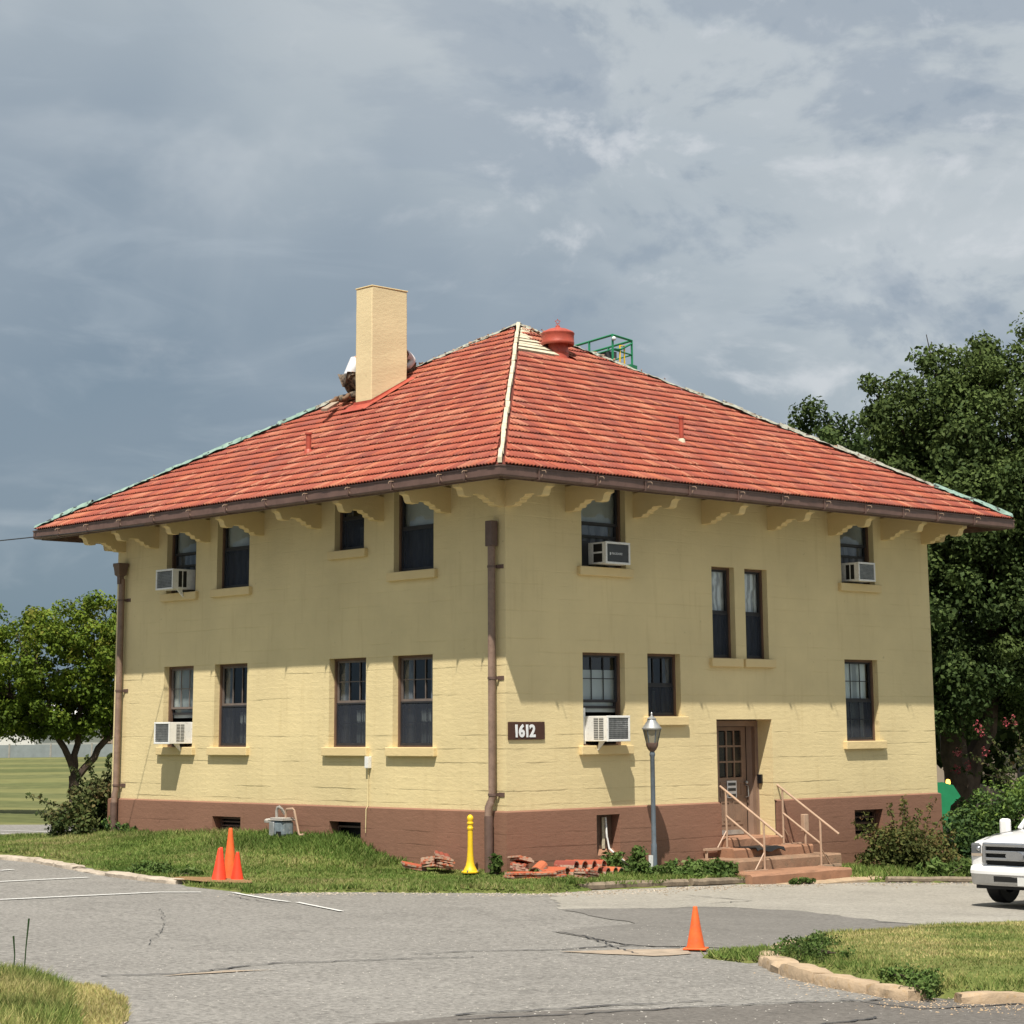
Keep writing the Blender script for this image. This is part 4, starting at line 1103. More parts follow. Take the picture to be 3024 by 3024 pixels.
# number sign
sg = empty('number_sign', 'brown sign board with white number 1612 on the building corner', 'sign', (0.03, -0.004, 2.26))
m = MB(); m.box(0, .85, -.022, 0, 0, .30); m.build('board', M['sign'], sg, bevel=.004)
def text(parent, s, size, loc, rot, mat, name='lettering', depth=0.004, font_bold=0.012, align='LEFT'):
    c = bpy.data.curves.new(name, 'FONT'); c.body = s; c.size = size; c.extrude = depth; c.offset = font_bold; c.resolution_u = 3; c.align_x = align
    o = bpy.data.objects.new(name, c); COL.objects.link(o)
    dg = bpy.context.evaluated_depsgraph_get()
    me = bpy.data.meshes.new_from_object(o.evaluated_get(dg)); bpy.data.objects.remove(o)
    me.materials.clear(); me.materials.append(mat)
    o = link(name, me, parent); o.location = loc; o.rotation_euler = rot
    return o
cur_x = 0.155
for i, ch in enumerate('1612'):
    t = text(sg, ch, 0.285, (0, -.028, .05), (PI / 2, 0, 0), M['letter'], 'digit', 0.004, 0.010)
    xs_ = [v.co.x for v in t.data.vertices]
    t.location.x = cur_x - min(xs_); cur_x += max(xs_) - min(xs_) + 0.030

# door, set back in its reveal
dw = MB()
a0, a1, z0, z1 = DOOR
dj = MB()
# jambs and head of the brown frame
for x0, x1, d0, d1, y0, y1 in ((a0, a0 + .07, -.60, -.34, z0, z1 - .02), (6.86, 6.93, -.60, -.38, z0, z1 - .02), (a0 + .07, 6.86, -.60, -.36, z1 - .13, z1 - .02)):
    bxf(dj, 'R', x0, x1, d0, d1, y0, y1)
# splayed right jamb
dj.add([FR(6.93, -.36, z0), FR(6.80, -.55, z0), FR(6.80, -.55, z1 - .02), FR(6.93, -.36, z1 - .02)], [(0, 1, 2, 3)])
dfr = dj.build('door_frame', M['door'], bld)
dl, dr, dt = a0 + .40, 6.79, z1 - .14
dpm = MB(); dd = -.56
gw0, gw1 = 6.02, 6.66
gz0, gz1 = 1.50, 2.38
bxf(dpm, 'R', dl, gw0, dd - .04, dd, z0 + .02, dt); bxf(dpm, 'R', gw1, dr, dd - .04, dd, z0 + .02, dt)
bxf(dpm, 'R', gw0, gw1, dd - .04, dd, gz1, dt); bxf(dpm, 'R', gw0, gw1, dd - .04, dd, z0 + .02, gz0)
door = dpm.build('door', M['door'], bld)
bxw = MB(); bxf(bxw, 'R', a0 + .07, dl, dd - .04, dd + .01, z0, z1 - .13); bxw.build('side_panel', M['door'], dfr)
m = MB()
for i in (1, 2):
    x = gw0 + (gw1 - gw0) * i / 3; bxf(m, 'R', x - .016, x + .016, dd - .03, dd + .008, gz0, gz1)
    z = gz0 + (gz1 - gz0) * i / 3; bxf(m, 'R', gw0, gw1, dd - .028, dd + .006, z - .018, z + .018)
m.build('glazing_bars', M['door'], door)
for i in range(3):
    for j in range(3):
        x0_ = gw0 + (gw1 - gw0) * i / 3 + .016; x1_ = gw0 + (gw1 - gw0) * (i + 1) / 3 - .016
        y0_ = gz0 + (gz1 - gz0) * j / 3 + .018; y1_ = gz0 + (gz1 - gz0) * (j + 1) / 3 - .018
        m = MB(); bxf(m, 'R', x0_, x1_, dd - .024, dd - .018, y0_, y1_); m.build('door_pane', M['black_gloss'], door)
for x0_, x1_, y0_, y1_ in ((6.03, 6.30, .62, 1.06), (6.38, 6.65, .62, 1.06), (6.03, 6.65, 1.14, 1.42)):
    m = MB(); e = .028
    bxf(m, 'R', x0_, x1_, dd, dd + .012, y0_, y0_ + e); bxf(m, 'R', x0_, x1_, dd, dd + .012, y1_ - e, y1_); bxf(m, 'R', x0_, x0_ + e, dd, dd + .0115, y0_ + e, y1_ - e); bxf(m, 'R', x1_ - e, x1_, dd, dd + .0115, y0_ + e, y1_ - e)
    bxf(m, 'R', x0_ + .07, x1_ - .07, dd, dd + .010, y0_ + .07, y1_ - .07)
    m.build('door_moulding', M['door'], door)
m = MB(); bxf(m, 'R', 6.02, 6.66, dd, dd + .02, .44, .52); m.build('kick_plate', M['steel'], door)
m = MB(); m.sphere((6.74, .56 - .05, 1.40), .036, 8, 6); m.tube([(6.74, .56 - .01, 1.36), (6.74, .47, 1.33), (6.74, .47, 1.14), (6.74, .55, 1.12)], .012, 6); m.build('door_handle', M['steel'], door)
# notice sheet on the door
m = MB(); bxf(m, 'R', 6.21, 6.48, dd + .014, dd + .020, 1.12, 1.44); nt_ = m.build('notice', M['letter'])
tag(nt_, 'white notice with dark bands taped to the front door', 'notice')
for zz in (1.375, 1.275, 1.165):
    m = MB(); bxf(m, 'R', 6.235, 6.455, dd + .021, dd + .023, zz - .028, zz + .028); m.build('dark_band', M['dark_grille'], nt_)
# card reader on the reveal
m = MB(); m.box(6.875, 6.93, .26, .36, 1.38, 1.55); tag(m.build('card_reader', M['black_gloss'], bevel=.006), 'small black card reader on the yellow door reveal', 'card reader')
# threshold
# ------------------------------------------------------------- the roof
cx, cy = LX / 2, LY / 2
dL, dR = LX / 2 + OV, LY / 2 + OV
H = ZA - ZE
# deck under the tiles
m = MB()
c4 = [(-OV, -OV, ZE - .02), (LX + OV, -OV, ZE - .02), (LX + OV, LY + OV, ZE - .02), (-OV, LY + OV, ZE - .02)]
m.add(c4 + [(cx, cy, ZA - .02)], [(0, 1, 4), (1, 2, 4), (2, 3, 4), (3, 0, 4)])
roof = m.build('roof', M['under_tile'], bld)

PL = []
for O, U, D, L, d in (((-OV, LY + OV, ZE), (0, -1, 0), (1, 0, 0), LY + 2 * OV, dL), ((-OV, -OV, ZE), (1, 0, 0), (0, 1, 0), LX + 2 * OV, dR),
                      ((LX + OV, -OV, ZE), (0, 1, 0), (-1, 0, 0), LY + 2 * OV, dL), ((LX + OV, LY + OV, ZE), (-1, 0, 0), (0, -1, 0), LX + 2 * OV, dR)):
    U = Vector(U); V = (Vector(D) * d + Vector((0, 0, H))).normalized(); N = U.cross(V)
    PL.append((Vector(O), U, V, N, L, math.hypot(d, H)))
EXP = 0.334
NS = 12
def prof(k): return 0.034 * (1.0, 0.62, 0.0, 0.62)[k % 4]
def tile_local(w, u_off=0.0, vlim=None, v0=0.0, ln=EXP + .07):
    """tile in local (u, v, n); vlim(k) gives the highest v allowed in column k"""
    rows = []; cols = []
    for k in range(NS + 1):
        u = w * k / NS
        top = ln if vlim is None else min(ln, vlim(u))
        if top <= 0.02: cols.append(None); continue
        lift = lambda v: 0.039 * (1 - v / ln) + 0.004
        cols.append([(u, 0, lift(0) + prof(k) - .016), (u, 0, lift(0) + prof(k)), (u, top, lift(top) + prof(k) * .8)])
    v = []; f = []; ix = []
    for c in cols:
        if c is None: ix.append(None); continue
        ix.append(len(v)); v += c
    for a, b in zip(ix[:-1], ix[1:]):
        if a is None or b is None: continue
        f += [(a, b, b + 1, a + 1), (a + 1, b + 1, b + 2, a + 2)]
    return v, f
cand = []; stuffV = []; stuffF = []; stuffA = []; nb = 0
TW = {}
rt_ = random.Random(5)
full = {}
for pi, (O, U, V, N, L, vs) in enumerate(PL):
    n = 60; w = L / n
    v_, f_ = tile_local(w * 0.985)
    me = bpy.data.meshes.new('roof_tile'); me.from_pydata(v_, [], f_); me.materials.append(M['tile'])
    me.polygons.foreach_set('use_smooth', [True] * len(f_))
    full[pi] = (me, np.array(v_), f_)
    for r in range(27):
        vb = -0.05 + r * EXP
        for c in range(n):
            u0 = c * w
            hip = lambda u: vs * (1 - abs(2 * u / L - 1)) - 0.10
            hA, hB = hip(u0), hip(u0 + w)
            if max(hA, hB) < vb + 0.03: continue
            cen = O + U * (u0 + w / 2) + V * (vb + .2)
            if pi == 1 and vb + .2 > vs * .79 and cen.x < 5.62: continue
            if 2.66 < cen.x < 3.6 and 7.0 < cen.y < 7.5: continue
            if (cen.x - 5.92) ** 2 + (cen.y - 4.76) ** 2 < .1: continue
            whole = min(hA, hB) > vb + EXP + .07 and abs(u0 + w / 2 - L / 2) > 0
            cand.append(((cen - CAM).length if pi < 2 else 1e6 + rt_.random(), pi, r, c, vb, u0, w, whole))
cand.sort(key=lambda t: t[0])
def mat_of(pi, u0, vb, jit):
    O, U, V, N, L, vs = PL[pi]
    p = O + U * (u0 + jit[0]) + V * (vb + jit[1]) + N * jit[2]
    R = Matrix((U, V, N)).transposed().to_4x4()
    rot = Matrix.Rotation(jit[3], 4, 'X') @ Matrix.Rotation(jit[4], 4, 'Z')
    return Matrix.Translation(p) @ R @ rot
for i, (dist, pi, r, c, vb, u0, w, whole) in enumerate(cand):
    O, U, V, N, L, vs = PL[pi]
    jit = (rt_.uniform(-.004, .004), rt_.uniform(-.006, .006), rt_.uniform(-.001, .003), rt_.uniform(-.004, .003), rt_.uniform(-.003, .003))
    if whole:
        me, va, fa = full[pi]
    else:
        vlim = lambda u, vb=vb, u0=u0, L=L, vs=vs: vs * (1 - abs(2 * (u0 + u) / L - 1)) - 0.10 - vb
        v_, f_ = tile_local(w * .985, vlim=vlim)
        if not f_: continue
        va, fa = np.array(v_), f_; me = None
    mw = mat_of(pi, u0, vb, jit)
    if i < 300:
        if me is None:
            me = bpy.data.meshes.new('roof_tile'); me.from_pydata([tuple(x) for x in va], [], fa); me.materials.append(M['tile'])
            me.polygons.foreach_set('use_smooth', [True] * len(fa))
        o = link('roof_tile', me, roof); o.matrix_local = mw
    else:
        A = np.array(mw)
        P = va @ A[:3, :3].T + A[:3, 3]
        stuffV.append(P); stuffF += [tuple(nb + q for q in f) for f in fa]; stuffA += [rt_.random()] * len(P); nb += len(P)
me = np_mesh('roof_tile_field', np.concatenate(stuffV), np.array(stuffF), M['tile'], np.array(stuffA), smooth=True)
tf = link('roof_tile_field', me, roof); tf['kind'] = 'stuff'

def hip_point(ci, t, up=0.0, side=0.0):
    cs = [(-OV, -OV), (LX + OV, -OV), (LX + OV, LY + OV), (-OV, LY + OV)]
    a = Vector((*cs[ci], ZE)); b = Vector((cx, cy, ZA))
    p = a.lerp(b, t); d = (b - a); s = Vector((-d.y, d.x, 0)).normalized()
    return p + s * side + Vector((0, 0, up))
HL = (Vector((-OV, -OV, ZE)) - Vector((cx, cy, ZA))).length
# near hip: bare cream ridge board with mortar lumps
n = 20
for i in range(n):
    t0, t1 = (i + .02) / n, (i + .98) / n
    if i == 0: t0 = 0.002
    j = rt_.uniform(-.012, .012); wd = rt_.uniform(.06, .085)
    m = MB()
    mid = 3; vs_ = []
    for q in range(mid + 1):
        t = t0 + (t1 - t0) * q / mid
        ww = wd * rt_.uniform(.85, 1.15); hh = 0.125 + rt_.uniform(-.015, .012)
        for s, h in ((-.5, .02), (-.45, hh), (.45, hh + .006), (.5, .02)):
            vs_.append(hip_point(0, t, h, ww * s + j))
    f = [(4 * q + k, 4 * q + k + 1, 4 * q + 5 + k, 4 * q + 4 + k) for q in range(mid) for k in range(3)] + [(0, 1, 2, 3), (4 * mid + 3, 4 * mid + 2, 4 * mid + 1, 4 * mid)]
    m.add(vs_, f); m.build('hip_board', M['cream'], roof)
# the other hips: strips of green felt over the hip, torn and uneven
for ci in (1, 2, 3):
    n = 26
    for i in range(n):
        t0, t1 = i / n, (i + 1.06) / n
        hh = 0.13 + rt_.uniform(-.03, .03); ww = 0.17 + rt_.uniform(-.05, .04)
        if t0 > .62: ww *= .8; hh *= .75
        m = MB(); v = []
        for q in range(5):
            t = t0 + (t1 - t0) * q / 4
            h2 = hh + rt_.uniform(-.012, .012)
            v += [hip_point(ci, t, .02 + rt_.uniform(0, .035), -ww + rt_.uniform(-.03, .03)), hip_point(ci, t, h2 * .93, -ww * .38), hip_point(ci, t, h2, 0), hip_point(ci, t, h2 * .93, ww * .38), hip_point(ci, t, .02 + rt_.uniform(0, .035), ww + rt_.uniform(-.03, .03))]
        f = [(5 * q + k, 5 * q + k + 1, 5 * q + 6 + k, 5 * q + 5 + k) for q in range(4) for k in range(4)]
        m.add(v, f); m.build('felt_strip', M['felt'] if (t0 < .55 and ci != 1) or t0 < .12 else M['felt_grey'], roof)
# broken mortar and tile ends left along the upper hips and at the peak
def lumps(m, c, n, spread, size):
    for _ in range(n):
        p = Vector(c) + Vector((rt_.gauss(0, spread), rt_.gauss(0, spread), abs(rt_.gauss(0, spread * .35))))
        s = size * rt_.uniform(.5, 1.4)
        v = [p + Vector((rt_.uniform(-s, s), rt_.uniform(-s, s), rt_.uniform(-s, s) * .7)) for _ in range(5)]
        m.add(v, [(0, 1, 2), (0, 2, 3), (0, 3, 1), (4, 2, 1), (4, 3, 2), (4, 1, 3)])
m = MB()
for ci, a, b, n in ((3, .60, 1.0, 60), (1, .0, 1.0, 70), (3, .05, .6, 14)):
    for _ in range(n):
        t = a + (b - a) * rt_.random()
        lumps(m, hip_point(ci, t, .08, rt_.uniform(-.12, .12)), 1, .02, .045)
lumps(m, (cx + .10, cy - .12, ZA - .05), 26, .07, .05); lumps(m, (cx + .1, cy - .45, ZA - .24), 40, .13, .05)
mr = m.build('mortar_rubble', M['rubble'], roof); mr['kind'] = 'stuff'
# stripped corner near the peak: pale battens
O, U, V, N, L, vs = PL[1]
for i in range(8):
    vb = vs * .785 + i * .215
    h = lambda u: vs * (1 - abs(2 * u / L - 1)) - .05
    uA = L * (vb + .17) / (2 * vs) + .05; uB = min(5.75 + OV, L - uA - .02)
    if uB - uA < .1: uB = uA + .25
    q = [(uA - .17 * L / (2 * vs), vb), (uB, vb), (uB, vb + .155), (uA, vb + .155)]
    m = MB(); pts = [O + U * a + V * b + N * (.06 + rt_.uniform(-.01, .01)) for a, b in q]; low = [p - N * .055 for p in pts]
    m.add(pts + low, [(0, 1, 2, 3), (0, 4, 5, 1), (1, 5, 6, 2), (2, 6, 7, 3), (3, 7, 4, 0)])
    m.build('roof_board', M['cream'], roof)

# chimney with flashing
x0, x1, y0, y1 = 2.64, 3.61, 6.98, 7.52
k = H / dL
m = MB()
zt_ = 11.63
prf = [(x0, y0), (x1, y0), (x1, y1), (x0, y1)]
nz = 10; v = []
for j in range(nz + 1):
    z = 8.6 + (zt_ - 8.6) * j / nz
    for a, b in prf: v.append((a + rt_.uniform(-.006, .006), b + rt_.uniform(-.006, .006), z))
f = [(4 * j + i, 4 * j + (i + 1) % 4, 4 * j + 4 + (i + 1) % 4, 4 * j + 4 + i) for j in range(nz) for i in range(4)] + [(4 * nz, 4 * nz + 1, 4 * nz + 2, 4 * nz + 3)]
m.add(v, f)
ch = m.build('chimney', M['chimney'], bld, bevel=.02)
m = MB(); m.box(x0 - .012, x1 + .012, y0 - .012, y1 + .012, zt_, zt_ + .03); m.build('chimney_cap', M['trim'], ch, bevel=.01)
m = MB()
def rz(x): return ZE + k * (x + OV)
fh = .16; e = .025
m.add([(x0 - e, y0 - e, rz(x0) + .0), (x0 - e, y1 + e, rz(x0)), (x0 - e, y1 + e, rz(x0) + fh), (x0 - e, y0 - e, rz(x0) + fh)], [(0, 1, 2, 3)])
m.add([(x0 - e, y0 - e, rz(x0)), (x1 + e, y0 - e, rz(x1)), (x1 + e, y0 - e, rz(x1) + fh), (x0 - e, y0 - e, rz(x0) + fh)], [(0, 1, 2, 3)])
m.add([(x0 - .30, y0 - .13, rz(x0 - .30) + .10), (x0 - .30, y1 + .13, rz(x0 - .30) + .10), (x0 - e, y1 + .13, rz(x0) + .10), (x0 - e, y0 - .13, rz(x0) + .10)], [(0, 1, 2, 3)])
m.add([(x0 - .30, y0 - .15, rz(x0 - .3) + .10), (x1 + .1, y0 - .15, rz(x1 + .1) + .10), (x1 + .1, y0 - e, rz(x1 + .1) + .13), (x0 - .3, y0 - e, rz(x0 - .3) + .13)], [(0, 1, 2, 3)])
m.build('flashing', M['red_metal'], ch)

# big round ventilator
vx, vy = 5.92, 4.76
ven = empty('ventilator_pivot', None, None); bpy.data.objects.remove(ven)
m = MB()
m.lathe([(.27, 0), (.255, .14), (.235, .26), (.225, .32), (.232, .34), (.222, .36), (.215, .54), (.205, .56)], 24, (vx, vy, 9.93))
vent = m.build('ventilator', M['red_metal'], bld)
m = MB(); m.lathe([(.21, 10.50), (.33, 10.44), (.345, 10.455), (.352, 10.50), (.346, 10.51), (.346, 10.66), (.358, 10.68), (.358, 10.70), (.33, 10.73), (.20, 10.79), (.08, 10.82), (.05, 10.84), (.045, 10.87), (.02, 10.88)], 28, (vx, vy, 0)); m.build('ventilator_cap', M['red_metal'], vent)
m = MB(); m.lathe([(.20, 10.30), (.20, 10.46)], 20, (vx, vy, 0)); m.build('ventilator_throat', M['pipe_dark'], vent)
m = MB()
c0 = Vector((vx, vy, 10.955)); ax = Vector((.73, -.68, 0))
sp = [c0 + (ax * math.sin(q * PI / 5) + Vector((0, 0, 1)) * math.cos(q * PI / 5)) * (.062 if q % 2 == 0 else .026) for q in range(10)]
for q in range(10): m.tube([sp[q], sp[(q + 1) % 10]], .006, 5)
m.tube([(vx, vy, 10.86), (vx, vy, 10.91)], .010, 6)
m.build('star_finial', M['red_metal'], vent)
m = MB(); m.add([(vx - .32, vy - .48, 9.99), (vx + .60, vy - .60, 9.93), (vx + .62, vy - .1, 10.22), (vx - .32, vy - .1, 10.24)], [(0, 1, 2, 3)]); m.build('vent_flashing', M['red_metal'], vent)
# small vent pipes
def vpipe(x, y, z, h, r, sleeve):
    m = MB(); m.lathe([(r, -.1), (r, h - .04), (r * 1.35, h - .035), (r * 1.35, h), (r * .9, h)], 12, (x, y, z)); p = m.build('vent_pipe', M['red_metal'], bld)
    m = MB(); m.lathe([(r * 1.9, -.1), (r * 1.5, .06), (r * 1.1, .09)], 12, (x, y, z)); m.build('pipe_boot', sleeve, p)
    return p
vpipe(.53, 6.33, 7.83, .42, .055, M['red_metal'])
vpipe(5.19, .59, 7.85, .52, .045, M['cream'])
# ------------------------------------------------------------- window air conditioners
def ac_unit(label, fac, a0, a1, z0, z1, D, slots, front, name='air_conditioner', logo=False, arm=True, panel=None, flip=False):
    F = FAC[fac]
    p = F((a0 + a1) / 2, 0, z0)
    t = empty(name, label, 'air conditioner', p)
    loc = Vector(p)
    def B(m, x0, x1, d0, d1, y0, y1):
        a, b = Vector(F(x0, d0, y0)) - loc, Vector(F(x1, d1, y1)) - loc
        return m.box(a.x, b.x, a.y, b.y, a.z, b.z)
    m = MB(); B(m, a0, a1, -.17, D - .03, z0, z1); body = m.build('cabinet', M['white_metal'], t, bevel=.008)
    # rear frame and grille
    e = .035
    m = MB(); B(m, a0 - .004, a1 + .004, D - .03, D, z0 - .004, z0 + e); B(m, a0 - .004, a1 + .004, D - .03, D, z1 - e, z1 + .004); B(m, a0 - .004, a0 + e, D - .03, D - .001, z0 + e, z1 - e); B(m, a1 - e, a1 + .004, D - .03, D - .001, z0 + e, z1 - e)
    m.build('rear_frame', M['white_metal'], t, bevel=.006)
    m = MB(); B(m, a0 + e, a1 - e, D - .035, D - .022, z0 + e, z1 - e); m.build('coil', M[front], t)
    if front == 'grille':
        m = MB(); n = 15
        for i in range(1, n): x = a0 + e + (a1 - a0 - 2 * e) * i / n; B(m, x - .0022, x + .0022, D - .02, D - .012, z0 + e, z1 - e)
        n = 11
        for i in range(1, n): z = z0 + e + (z1 - z0 - 2 * e) * i / n; B(m, a0 + e, a1 - e, D - .019, D - .011, z - .0025, z + .0025)
        m.build('wire_guard', M['steel'], t)
    # louvred openings in the side that faces the camera (low a side)
    side = a0
    w = (D - .06) / 2
    for k, (d0, d1, y0, y1) in enumerate(slots):
        m = MB(); B(m, side - .003, side + .002, d0, d1, z0 + (z1 - z0) * y0, z0 + (z1 - z0) * y1); s = m.build('side_vent', M['slot'] if z0 > 4 else M['grille'], t)
        if z0 < 4:
            m = MB(); n = 12
            for i in range(n): z = z0 + (z1 - z0) * (y0 + (y1 - y0) * (i + .5) / n); B(m, side - .006, side - .002, d0, d1, z - .004, z + .003)
            m.build('vent_fin', M['white_metal'], s)
    if arm:
        m = MB(); x = a0 + .06
        P = lambda a, d, z: Vector(F(a, d, z)) - loc
        v = [P(x, D * .62, z0), P(x, D * .30, z0), P(x, .09, z0 - .13), P(x, .08, z0 - .16), P(x, .13, z0 - .12)]
        w2 = [q + (P(x + .03, 0, 0) - P(x, 0, 0)) for q in v]
        m.add(v + w2, [(0, 1, 2, 3, 4), (9, 8, 7, 6, 5)] + [(i, (i + 1) % 5, 5 + (i + 1) % 5, 5 + i) for i in range(5)])
        m.build('support_bracket', M['white_metal'], t)
    if panel:
        b0, b1, y0, y1, mt = panel
        m = MB(); B(m, b0, b1, -.165, -.15, y0, y1); m.build('side_panel', M[mt], t)
    if logo:
        m = MB(); a = P0 = None
        q = text(t, 'FRIGIDAIRE', 0.055, Vector(F(a0 + .155, D - .018, z0 + .165)) - loc, (PI / 2, 0, 0), M['letter'], 'lettering', .001, 0.0)
        m = MB(); c = Vector(F(a0 + .125, D - .018, z0 + .18)) - loc
        m.add([c + Vector((-.012, 0, -.03)), c + Vector((.012, 0, -.018)), c + Vector((.012, 0, .018)), c + Vector((-.012, 0, .03))], [(0, 1, 2, 3)]); m.build('emblem', M['letter'], t)
    return t
ac_unit('white air conditioner with wire grille in the upper far left window', 'L', 9.62, 10.24, 5.31, 5.72, .40, [(.06, .145, .1, .9), (.17, .255, .1, .9)], 'grille', panel=(9.44, 9.62, 5.28, 5.76, 'sash'))
ac_unit('sunlit white air conditioner in the lower far left window', 'L', 9.58, 10.13, 2.20, 2.63, .42, [(.06, .145, .1, .9), (.16, .245, .1, .9)], 'grille', panel=(9.43, 9.58, 2.16, 2.75, 'white_metal'))
ac_unit('large sunlit white air conditioner in the lower window right of the 1612 sign', 'R', 2.04, 2.61, 2.215, 2.655, .40, [(.06, .17, .08, .92), (.19, .30, .08, .92)], 'grille', panel=(1.89, 2.04, 2.17, 2.80, 'white_metal'))
ac_unit('white air conditioner with black back panel in the upper window near the corner', 'R', 2.17, 2.79, 5.335, 5.725, .30, [(-.02, .2, .56, .92), (-.02, .2, .08, .48)], 'dark_grille', logo=True, arm=False, panel=(1.90, 2.17, 5.30, 5.76, 'sash'))
ac_unit('small white air conditioner with grey back in the upper right end window', 'R', 9.42, 9.96, 5.335, 5.71, .30, [(-.03, .06, .1, .88), (.09, .18, .1, .88)], 'grille', arm=False, panel=(9.28, 9.42, 5.31, 5.75, 'sash'))

# ------------------------------------------------------------- entrance steps
def wedge(x0, x1, y0, y1, z0, z1, name, mat, parent, seed):
    rs = random.Random(seed); m = MB(); nx = 10; v = []
    for i in range(nx + 1):
        x = x0 + (x1 - x0) * i / nx
        for y, z in ((y1, z0), (y0, z0), (y0, z1 - .03), (y0 + .03, z1), (y1, z1)):
            v.append((x, y + rs.uniform(-.008, .008), z + rs.uniform(-.006, .006)))
    f = [(5 * i + k, 5 * i + k + 1, 5 * i + 6 + k, 5 * i + 5 + k) for i in range(nx) for k in range(4)] + [(0, 1, 2, 3, 4), tuple(5 * nx + q for q in (4, 3, 2, 1, 0))]
    return m.add(v, f).build(name, mat, parent)
st = empty('entrance_steps', 'reddish painted concrete entrance steps in front of the brown door', 'steps', (0, 0, 0))
wedge(5.32, 7.05, -.10, .62, .18, .42, 'threshold', M['step'], st, 1)
wedge(5.22, 7.48, -.47, 0.0, -.3, .25, 'step', M['step'], st, 2)
wedge(4.66, 7.76, -.93, 0.0, -.4, .085, 'step', M['step_old'], st, 3)
wedge(4.25, 7.05, -1.72, -.5, -.5, -.11, 'step', M['step'], st, 4)
wedge(4.9, 7.6, -2.02, -1.5, -.6, -.285, 'step', M['kerb_tan'], st, 5)
mt = MB()
v = []
for i in range(9):
    x = 5.62 + i * .10
    for y, z in ((-.08, .262), (-.40, .265), (-.56, .262 - .02 * math.sin(i * .9)), (-.60, .20 + .03 * math.sin(i * 1.3))):
        v.append((x + (.10 if y < -.5 else 0), y, z))
mt.add(v, [(4 * i + k, 4 * i + k + 1, 4 * i + 5 + k, 4 * i + 4 + k) for i in range(8) for k in range(3)])
o = mt.build('door_mat', M['black']); so_ = o.modifiers.new('thick', 'SOLIDIFY'); so_.thickness = .018
tag(o, 'black rubber mat hanging over the top entrance step', 'mat')
def handrail(label, X, side):
    h = empty('handrail', label, 'handrail', (0, 0, 0))
    ya, yb = -.12, -1.02
    r = .021
    za = lambda y: 1.365 + (y - .02) * .60
    for y, zb_ in ((ya, .27), (yb, -.10)):
        m = MB(); m.tube([(X, y, zb_), (X, y, za(y) - .01)], r, 8); m.build('post', M['rail'], h)
    m = MB(); m.tube([(X, .02, za(.02)), (X, -1.46, za(-1.46))], r * 1.05, 8); m.build('top_rail', M['rail'], h)
    m = MB(); m.tube([(X, ya, .83), (X, yb, .83 - .54)], r * .95, 8); m.build('lower_rail', M['rail'], h)
    for y, zb_, ln in ((ya, .265, .55 if side > 0 else .62), (yb, -.095, .55)):
        m = MB(); m.box(X - .05 * side, X + side * ln, y - .04, y + .04, zb_ - .04, zb_ - .0); m.build('foot_board', M['rail'], h)
        m = MB(); m.tube([(X, y, zb_ + .30), (X + side * .26, y, zb_ + .0)], .014, 6); m.build('brace', M['rail'], h)
        if zb_ > 0:
            m = MB(); m.tube([(X + side * (ln - .05), y, zb_ - .03), (X + side * (ln - .05), y, -.35)], .03, 6); m.build('leg', M['rail'], h)
    return h
handrail('pale pink painted handrail left of the door', 5.42, -1)
handrail('pale pink painted handrail right of the door', 7.04, 1)
# painted outdoor socket on a post
t = empty('outdoor_socket', 'small pink painted electrical box on a post beside the right handrail', 'electrical box', (7.47, -.3, -.3))
m = MB(); m.box(-.07, .07, -.04, .05, .78, 1.10); m.build('box', M['rail'], t, bevel=.012)
m = MB(); m.tube([(0, 0, .50), (0, 0, .80)], .022, 8); m.build('post', M['rail'], t)

# ------------------------------------------------------------- street lamp
lx, ly, lz = 2.89, -.66, -.16
LAMP = t = empty('lamp_post', 'old grey lamp post with glass lantern in front of the right wall', 'lamp', (lx, ly, lz))
m = MB(); m.lathe([(.055, 0), (.05, .6), (.042, .62), (.04, 2.10), (.05, 2.12), (.05, 2.16), (.035, 2.20)], 14); m.build('post', M['grey_blue'], t)
m = MB(); m.lathe([(.03, 2.18), (.08, 2.235), (.105, 2.29), (.112, 2.34), (.105, 2.345)], 8); m.build('lantern_base', M['pipe_dark'], t)
m = MB(); m.lathe([(.10, 2.345), (.152, 2.575)], 6, ph=.2)
gm = NT('lantern_glass'); gm.fin((0.36, 0.33, 0.24), 0.25); gm.b.inputs['Transmission Weight'].default_value = 0.35
m.build('lantern_glass', gm.mat, t)
for k in range(6):
    a = .2 + k * PI / 3; m = MB(); m.obox((.102 * math.cos(a), .102 * math.sin(a), 2.345), (.155 * math.cos(a), .155 * math.sin(a), 2.575), .014, .014); m.build('lantern_bar', M['grey_blue'], t)
m = MB(); m.lathe([(.176, 2.575), (.182, 2.595), (.165, 2.61), (.11, 2.69), (.085, 2.72), (.075, 2.755), (.09, 2.76), (.05, 2.79), (.02, 2.81), (.012, 2.84), (.02, 2.855), (.004, 2.88)], 18); m.build('lantern_cap', M['steel'], t)
m = MB(); m.lathe([(.07, 0), (.08, .01), (.06, .10)], 12); m.build('post_base', M['grey_blue'], t)
m = MB(); m.box(-.16, -.09, -.06, -.02, .0, .42); tag(m.build('meter_tag', M['white_metal'], loc=(lx, ly, lz)), 'small white plastic box standing beside the lamp post foot', 'box')

